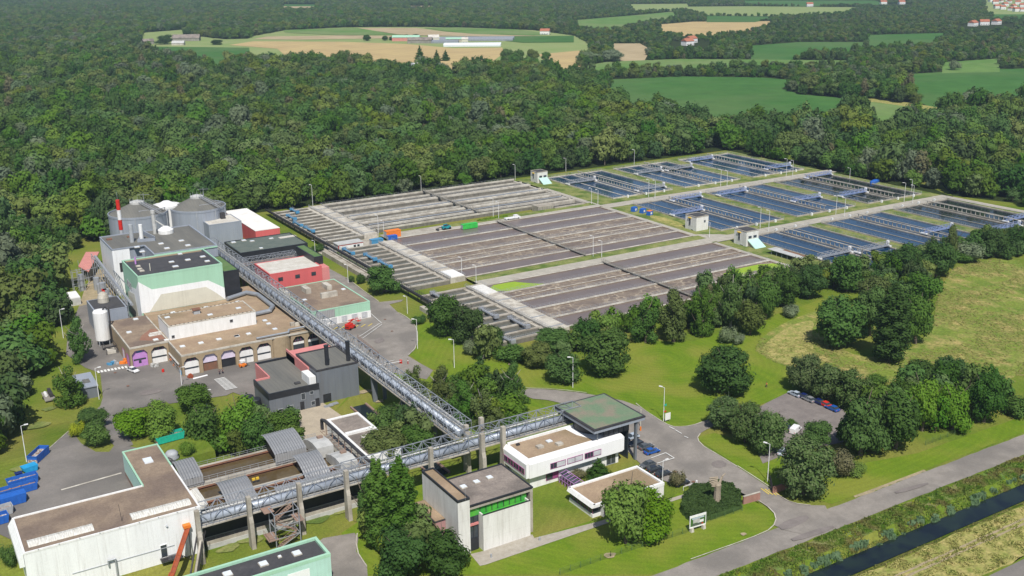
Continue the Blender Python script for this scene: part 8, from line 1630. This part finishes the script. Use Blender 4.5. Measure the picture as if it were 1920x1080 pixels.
# people
def person(px_, py_, rz, top, legs, lab, z=0, pose=0):
    g = at(px_, py_); me = bpy.data.meshes.new('body'); V = [(0, 0, .95), (0, 0, 1.2), (0, 0, 1.42), (0, 0, 1.5), (0, 0, 1.62), (0, 0, 1.74), (.19, 0, 1.40), (.27, .06, 1.12), (.24, .2, .92), (-.19, 0, 1.40), (-.27, -.04, 1.12), (-.25, .1, .86), (.1, 0, .9), (.12, .1 + .1 * pose, .5), (.12, .02, .08), (.12, .14, .04), (-.1, 0, .9), (-.12, -.08 * pose, .5), (-.12, -.14, .08), (-.12, 0, .04)]
    E_ = [(0, 1), (1, 2), (2, 3), (3, 4), (4, 5), (2, 6), (6, 7), (7, 8), (2, 9), (9, 10), (10, 11), (0, 12), (12, 13), (13, 14), (14, 15), (0, 16), (16, 17), (17, 18), (18, 19)]
    R_ = [.15, .15, .17, .07, .10, .08, .075, .055, .04, .075, .055, .04, .1, .075, .05, .045, .1, .075, .05, .045]
    me.from_pydata(V, E_, []); o = bpy.data.objects.new('body', me); t = thing('person', lab, 'person', None, (g[0], g[1], terr(*g)), rz); COL.objects.link(o); o.parent = t
    sk = o.modifiers.new('skin', 'SKIN'); me.skin_vertices[0].data[0].use_root = True
    for v, r in zip(me.skin_vertices[0].data, R_): v.radius = (r, r * .8 if r > .12 else r)
    o.modifiers.new('sub', 'SUBSURF').levels = 1; me.materials.append(M['skin'])
    for nm, VV, EE, RR, mk in (('jacket', [(0, 0, .98), (0, 0, 1.2), (0, 0, 1.42), (.19, 0, 1.40), (.27, .06, 1.12), (-.19, 0, 1.40), (-.27, -.04, 1.12)], [(0, 1), (1, 2), (2, 3), (3, 4), (2, 5), (5, 6)], [.18, .18, .2, .1, .07, .1, .07], top), ('trousers', [(0, 0, .92), (.1, 0, .86), (.12, .1 + .1 * pose, .5), (.12, .02, .12), (-.1, 0, .86), (-.12, -.08 * pose, .5), (-.12, -.14, .12)], [(0, 1), (1, 2), (2, 3), (0, 4), (4, 5), (5, 6)], [.17, .12, .095, .075, .12, .095, .075], legs)):
        m2 = bpy.data.meshes.new(nm); m2.from_pydata(VV, EE, []); q = bpy.data.objects.new(nm, m2); COL.objects.link(q); q.parent = t; q.modifiers.new('skin', 'SKIN'); m2.skin_vertices[0].data[0].use_root = True
        for v, r in zip(m2.skin_vertices[0].data, RR): v.radius = (r, r * .85)
        q.modifiers.new('sub', 'SUBSURF').levels = 1; m2.materials.append(M[mk])
    MB().lathe(0, 0, [(.09, 1.66), (.115, 1.72), (.10, 1.8), (.04, 1.84)], 12).build('hair', 'hair', t, local=True)
person(1437, 727, 1.2, 'hivis', 'navycloth', 'person in orange work jacket and dark trousers walking on the mown lawn', pose=1)
person(412, 703, 0, 'navycloth', 'navycloth', 'person in dark clothes on the pavement before the arch doors, left one'); person(418, 701, 2, 'navycloth', 'navycloth', 'person in dark clothes on the pavement before the arch doors, right one')
person(765, 683, 1, 'whitepaint', 'redpaint', 'person in white top and red trousers at the round yard barrier'); person(604, 508, 1, 'bluepaint', 'navycloth', 'person in blue top at the corner of the red block')
# --- far farm, greenhouses, village
def house(px_, py_, L, W, H, lab, wall='white', roof='tile', rz=0.0, cat='house', name='house', rh=None):
    g = gz(px_, py_, 0); t = thing(name, lab, cat, None, (g[0], g[1], 0), rz); MB().box(-L / 2, -W / 2, 0, L / 2, W / 2, H).build('wall', wall, t, local=True); rh = rh or W * .35
    m = MB(); m.xprism([(-W / 2 - .5, H + .01), (0, H + rh), (W / 2 + .5, H + .01)], -L / 2 - .4, L / 2 + .4); m.build('roof', roof, t, local=True)
    if cat == 'house': m = MB(); [m.box(-L / 2 + 1.2 + k * 2.8, -W / 2 - .06, 1, -L / 2 + 2.4 + k * 2.8, -W / 2 - .002, 2.4) for k in range(int(L / 3))]; m.build('windows', 'glass', t, local=True); m = MB(); m.box(L * .2, -.4, H + rh * .5, L * .2 + .8, .4, H + rh + 1); m.build('chimney', 'brickred', t, local=True)
    return t
CA = 1.03 - PI / 2
house(350, 77, 42, 16, 5, 'long grey roofed farm barn at the edge of the wood', 'concrete_dark', 'mossroof', CA + .1, 'barn', 'barn'); house(278, 83, 16, 10, 5, 'grey farmhouse with small outbuildings at the edge of the wood', 'concrete_dark', 'mossroof', CA + .6, 'barn', 'barn'); house(335, 85, 18, 10, 3.5, 'low shed in front of the grey farm barn', 'concrete_pale', 'corrpale', CA, 'barn', 'barn')
house(762, 77, 42, 14, 6, 'red barn with pale green roof in the wheat fields', 'redroof', 'mint', CA - .1, 'barn', 'barn', 3); house(788, 81, 36, 18, 5, 'dark roofed barn beside the red one', 'concrete_dark', 'mossroof', CA - .1, 'barn', 'barn', 4); house(813, 79, 16, 12, 7, 'cream farmhouse among the barns', 'cream', 'paleroof', CA + .2); house(855, 79, 30, 12, 5, 'shed with green roof behind the greenhouses', 'concrete_pale', 'mint', CA, 'barn', 'barn', 2); house(872, 81, 9, 8, 6, 'small cream house beside the greenhouses', 'cream', 'paleroof', CA)
for px_, py_, L, W, lab in ((890, 76, 120, 40, 'long pale grey greenhouse block behind the farm'), (886, 87, 82, 16, 'long narrow greenhouse in front of the farm'), (835, 81, 40, 14, 'short greenhouse between the barns')):
    g = gz(px_, py_, 0); t = thing('greenhouse', lab, 'greenhouse', 'greenhouses beside the far farm', (g[0], g[1], 0), CA - .08); m = MB(); n = int(W / 8) or 1
    for k in range(n): y = -W / 2 + k * W / n; m.xprism([(y, 0), (y, 3), (y + W / n / 2, 5), (y + W / n - .05, 3), (y + W / n - .05, 0)], -L / 2, L / 2)
    m.build('shell', 'skylight' if 'narrow' in lab else 'galv', t, local=True)
rr = random.Random(12); vk = 0
VH = []; VL = ['rear', 'second', 'middle', 'front']
for k, (px_, py_) in enumerate([(1866, 8), (1876, 5), (1884, 12), (1892, 6), (1900, 15), (1908, 9), (1916, 14), (1912, 4), (1880, 18), (1896, 20), (1905, 22), (1890, 2), (1870, 16), (1918, 22), (1858, 4)]):
    t = house(px_, py_, rr.uniform(10, 15), rr.uniform(9, 11), rr.uniform(5, 7), 'white walled red roofed village house at the top right corner, number from the left pending', 'white', 'tile', rr.uniform(-.9, .3)); t['group'] = 'village houses at the top right'; VH.append((px_, t))
for (q_, t), w_ in zip(sorted(VH, key=lambda e: e[0]), ORD): t['label'] = 'white walled red roofed village house at the top right corner, ' + ('leftmost' if w_ == 'leftmost' else w_ + ' from the left')
for px_, py_, lab in ((1824, 49, 'white house with red brown roof at the village edge, left'), (1845, 47, 'white house with red brown roof at the village edge, middle'), (1868, 46, 'white house with red brown roof at the village edge, right'), (1289, 85, 'white house with orange roof half hidden by far trees'), (1296, 80, 'orange roofed house behind the half hidden white house'), (1656, 8, 'white farmhouse far off at the top, left'), (1690, 8, 'white farmhouse far off at the top, right'), (1518, 12, 'red roofed house at the far pale field'), (1022, 65, 'small white depot at the far road')):
    house(px_, py_, 15, 11, 6, lab, rz=CA + .2 + .5 * math.sin(px_))
g = gz(783, 118, 14); t = thing('house', 'small white house half buried in trees below the wheat field', 'house', None, (g[0], g[1], 0)); MB().box(g[0] - 6, g[1] - 4, 0, g[0] + 6, g[1] + 4, 14).build('wall', 'white', t)
# lone trees in the far fields
for kind, leaf, bb, lab in [('round', 'leaf_dark', (680, 64, 696, 80), 'single round tree by the far white track'), ('round', 'leaf_dark', (716, 66, 728, 79), 'dark tree left of the red barn, left one'), ('round', 'leaf_dark', (728, 67, 745, 79), 'dark tree left of the red barn, right one'), ('round', 'leaf_dark', (755, 64, 768, 73), 'tree behind the red barn, left'), ('round', 'leaf_dark', (772, 63, 787, 74), 'tree behind the red barn, right'), ('uneven', 'leaf_dark', (393, 72, 420, 89), 'dark round tree in the meadow by the maize field'), ('uneven', 'leaf_dark', (291, 62, 327, 90), 'dense trees hiding the farmyard'),
 ('conifer', 'leaf_dark', (777, 85, 798, 118), 'tall dark spruce at the edge of the wheat field'), ('conifer', 'leaf_dark', (811, 93, 827, 118), 'dark spruce right of the tall one, left of two'), ('conifer', 'leaf_dark', (826, 94, 845, 118), 'dark spruce right of the tall one, right of two'), ('round', 'leaf_mid', (937, 88, 965, 125), 'tree standing up above the wood before the wheat field, left'), ('round', 'leaf_mid', (960, 90, 985, 126), 'tree standing up above the wood before the wheat field, middle'), ('round', 'leaf_olive', (985, 90, 1012, 125), 'tree standing up above the wood before the wheat field, right'), ('round', 'leaf_mid', (1014, 95, 1034, 118), 'lone tree at the right end of the wheat field'),
 ('round', 'leaf_silver', (1075, 93, 1125, 127), 'grey green willow left of its twin beside the green field'), ('round', 'leaf_silver', (1125, 90, 1172, 124), 'grey green willow right of its twin beside the green field'), ('bush', 'leaf_silver', (1776, 110, 1800, 136), 'round silver willow between the big green fields'), ('round', 'leaf_mid', (1362, 110, 1388, 143), 'tall tree on the hedge line of the green field')]:
    tree(kind, leaf, bb, lab, name='conifer_tree' if kind == 'conifer' else 'broadleaf_tree')
# hedge between basins, reeds on the bank
t = thing('hedge', 'low green hedge on the strip above the upper brown basin', 'hedge', None, (249, 423, 0)); m = MB(); rr = random.Random(1)
for k in range(12): leafball(m, rr, (241 + k * 1.4, 426.5, 1.0), 1.1, 1.1, 60, .3)
m.build('foliage', 'leaf_bright', t)
def tufts(label, region, n, h, mk, seed, name='grass_tufts', dens=None):
    rr = random.Random(seed); m = MB(); cx = cy = 0
    for k in range(n):
        x, y = rr.uniform(region[0], region[2]), rr.uniform(region[1], region[3]); d = noise.noise(Vector((x * .35, y * .35, seed)))
        if d < (dens if dens is not None else -.2): continue
        z = 0 if y > 133.6 or y < 123.6 else (-1.9 * (133.6 - y) / 2.6 if y > 130 else -1.9 * (y - 123.6) / 2.6); hh = h * rr.uniform(.5, 1.3) * (1 + d)
        a = rr.uniform(0, 6.28); w_ = hh * .45; dx, dy = math.cos(a) * w_, math.sin(a) * w_
        m.quad((x - dx, y - dy, z), (x + dx, y + dy, z), (x + dx * 1.1 + rr.uniform(-.2, .2), y + dy * 1.1, z + hh), (x - dx * .9, y - dy * .9 + rr.uniform(-.2, .2), z + hh))
    return tag(m.build(name, mk), label, name.replace('_', ' '), kind='stuff')
tufts('tall weeds and grass on the canal bank between road and water', (80, 131.2, 330, 138.4), 42000, .34, 'weeds', 3, 'bank_weeds', -.35)
tufts('grey green reeds at the water edge of the canal', (80, 130.8, 330, 132.6), 12000, .6, 'reedleaf', 5, 'reeds', .15)
tufts('yellow flowering weeds on the canal bank', (80, 133, 330, 138), 1500, .3, 'leaf_yellow', 8, 'flowering_weeds', .15)
tufts('straw coloured grass on the far canal bank', (80, 110.5, 330, 126), 42000, .22, 'strawtuft', 9, 'dry_grass', -.2)
mp_ = PX((1430, 630), (1415, 655), (1430, 668), (1475, 690), (1600, 715), (1700, 720), (1760, 690), (1935, 740), (1935, 480), (1830, 490), (1785, 505), (1760, 545), (1745, 640), (1640, 680), (1540, 640), (1530, 600), (1480, 600)); bb = bbx(mp_); rr = random.Random(6); m = MB()
for k in range(60000):
    x, y = rr.uniform(bb[0], bb[2]), rr.uniform(bb[1], bb[3])
    if noise.noise(Vector((x * .03, y * .05, 3))) + .5 * noise.noise(Vector((x * .4, y * .4, 9))) < .0 or not inside((x, y), mp_): continue
    hh = rr.uniform(.12, .32); a = rr.uniform(0, 6.28); dx, dy = math.cos(a) * .4, math.sin(a) * .4; m.quad((x - dx, y - dy, 0), (x + dx, y + dy, 0), (x + dx + rr.uniform(-.3, .3), y + dy + .2, hh), (x - dx, y - dy + .2, hh))
tag(m.build('meadow_grass', 'strawtuft'), 'tall straw coloured grass patches in the dry meadow', 'meadow grass', kind='stuff')
# --- air
hz = MB().box(-2600, -700, -3, 7200, 7200, 126).build('haze', []); hz['kind'] = 'stuff'; hz['label'] = 'thin summer haze over the whole landscape'
hm = bpy.data.materials.new('haze'); hm.use_nodes = True; hn = hm.node_tree; hn.nodes.clear(); ho = hn.nodes.new('ShaderNodeOutputMaterial'); hv = hn.nodes.new('ShaderNodeVolumePrincipled')
hv.inputs['Density'].default_value = 0.00009; hv.inputs['Color'].default_value = (.62, .80, 1, 1); hv.inputs['Anisotropy'].default_value = .2; hn.links.new(hv.outputs[0], ho.inputs['Volume']); hz.data.materials.append(hm)
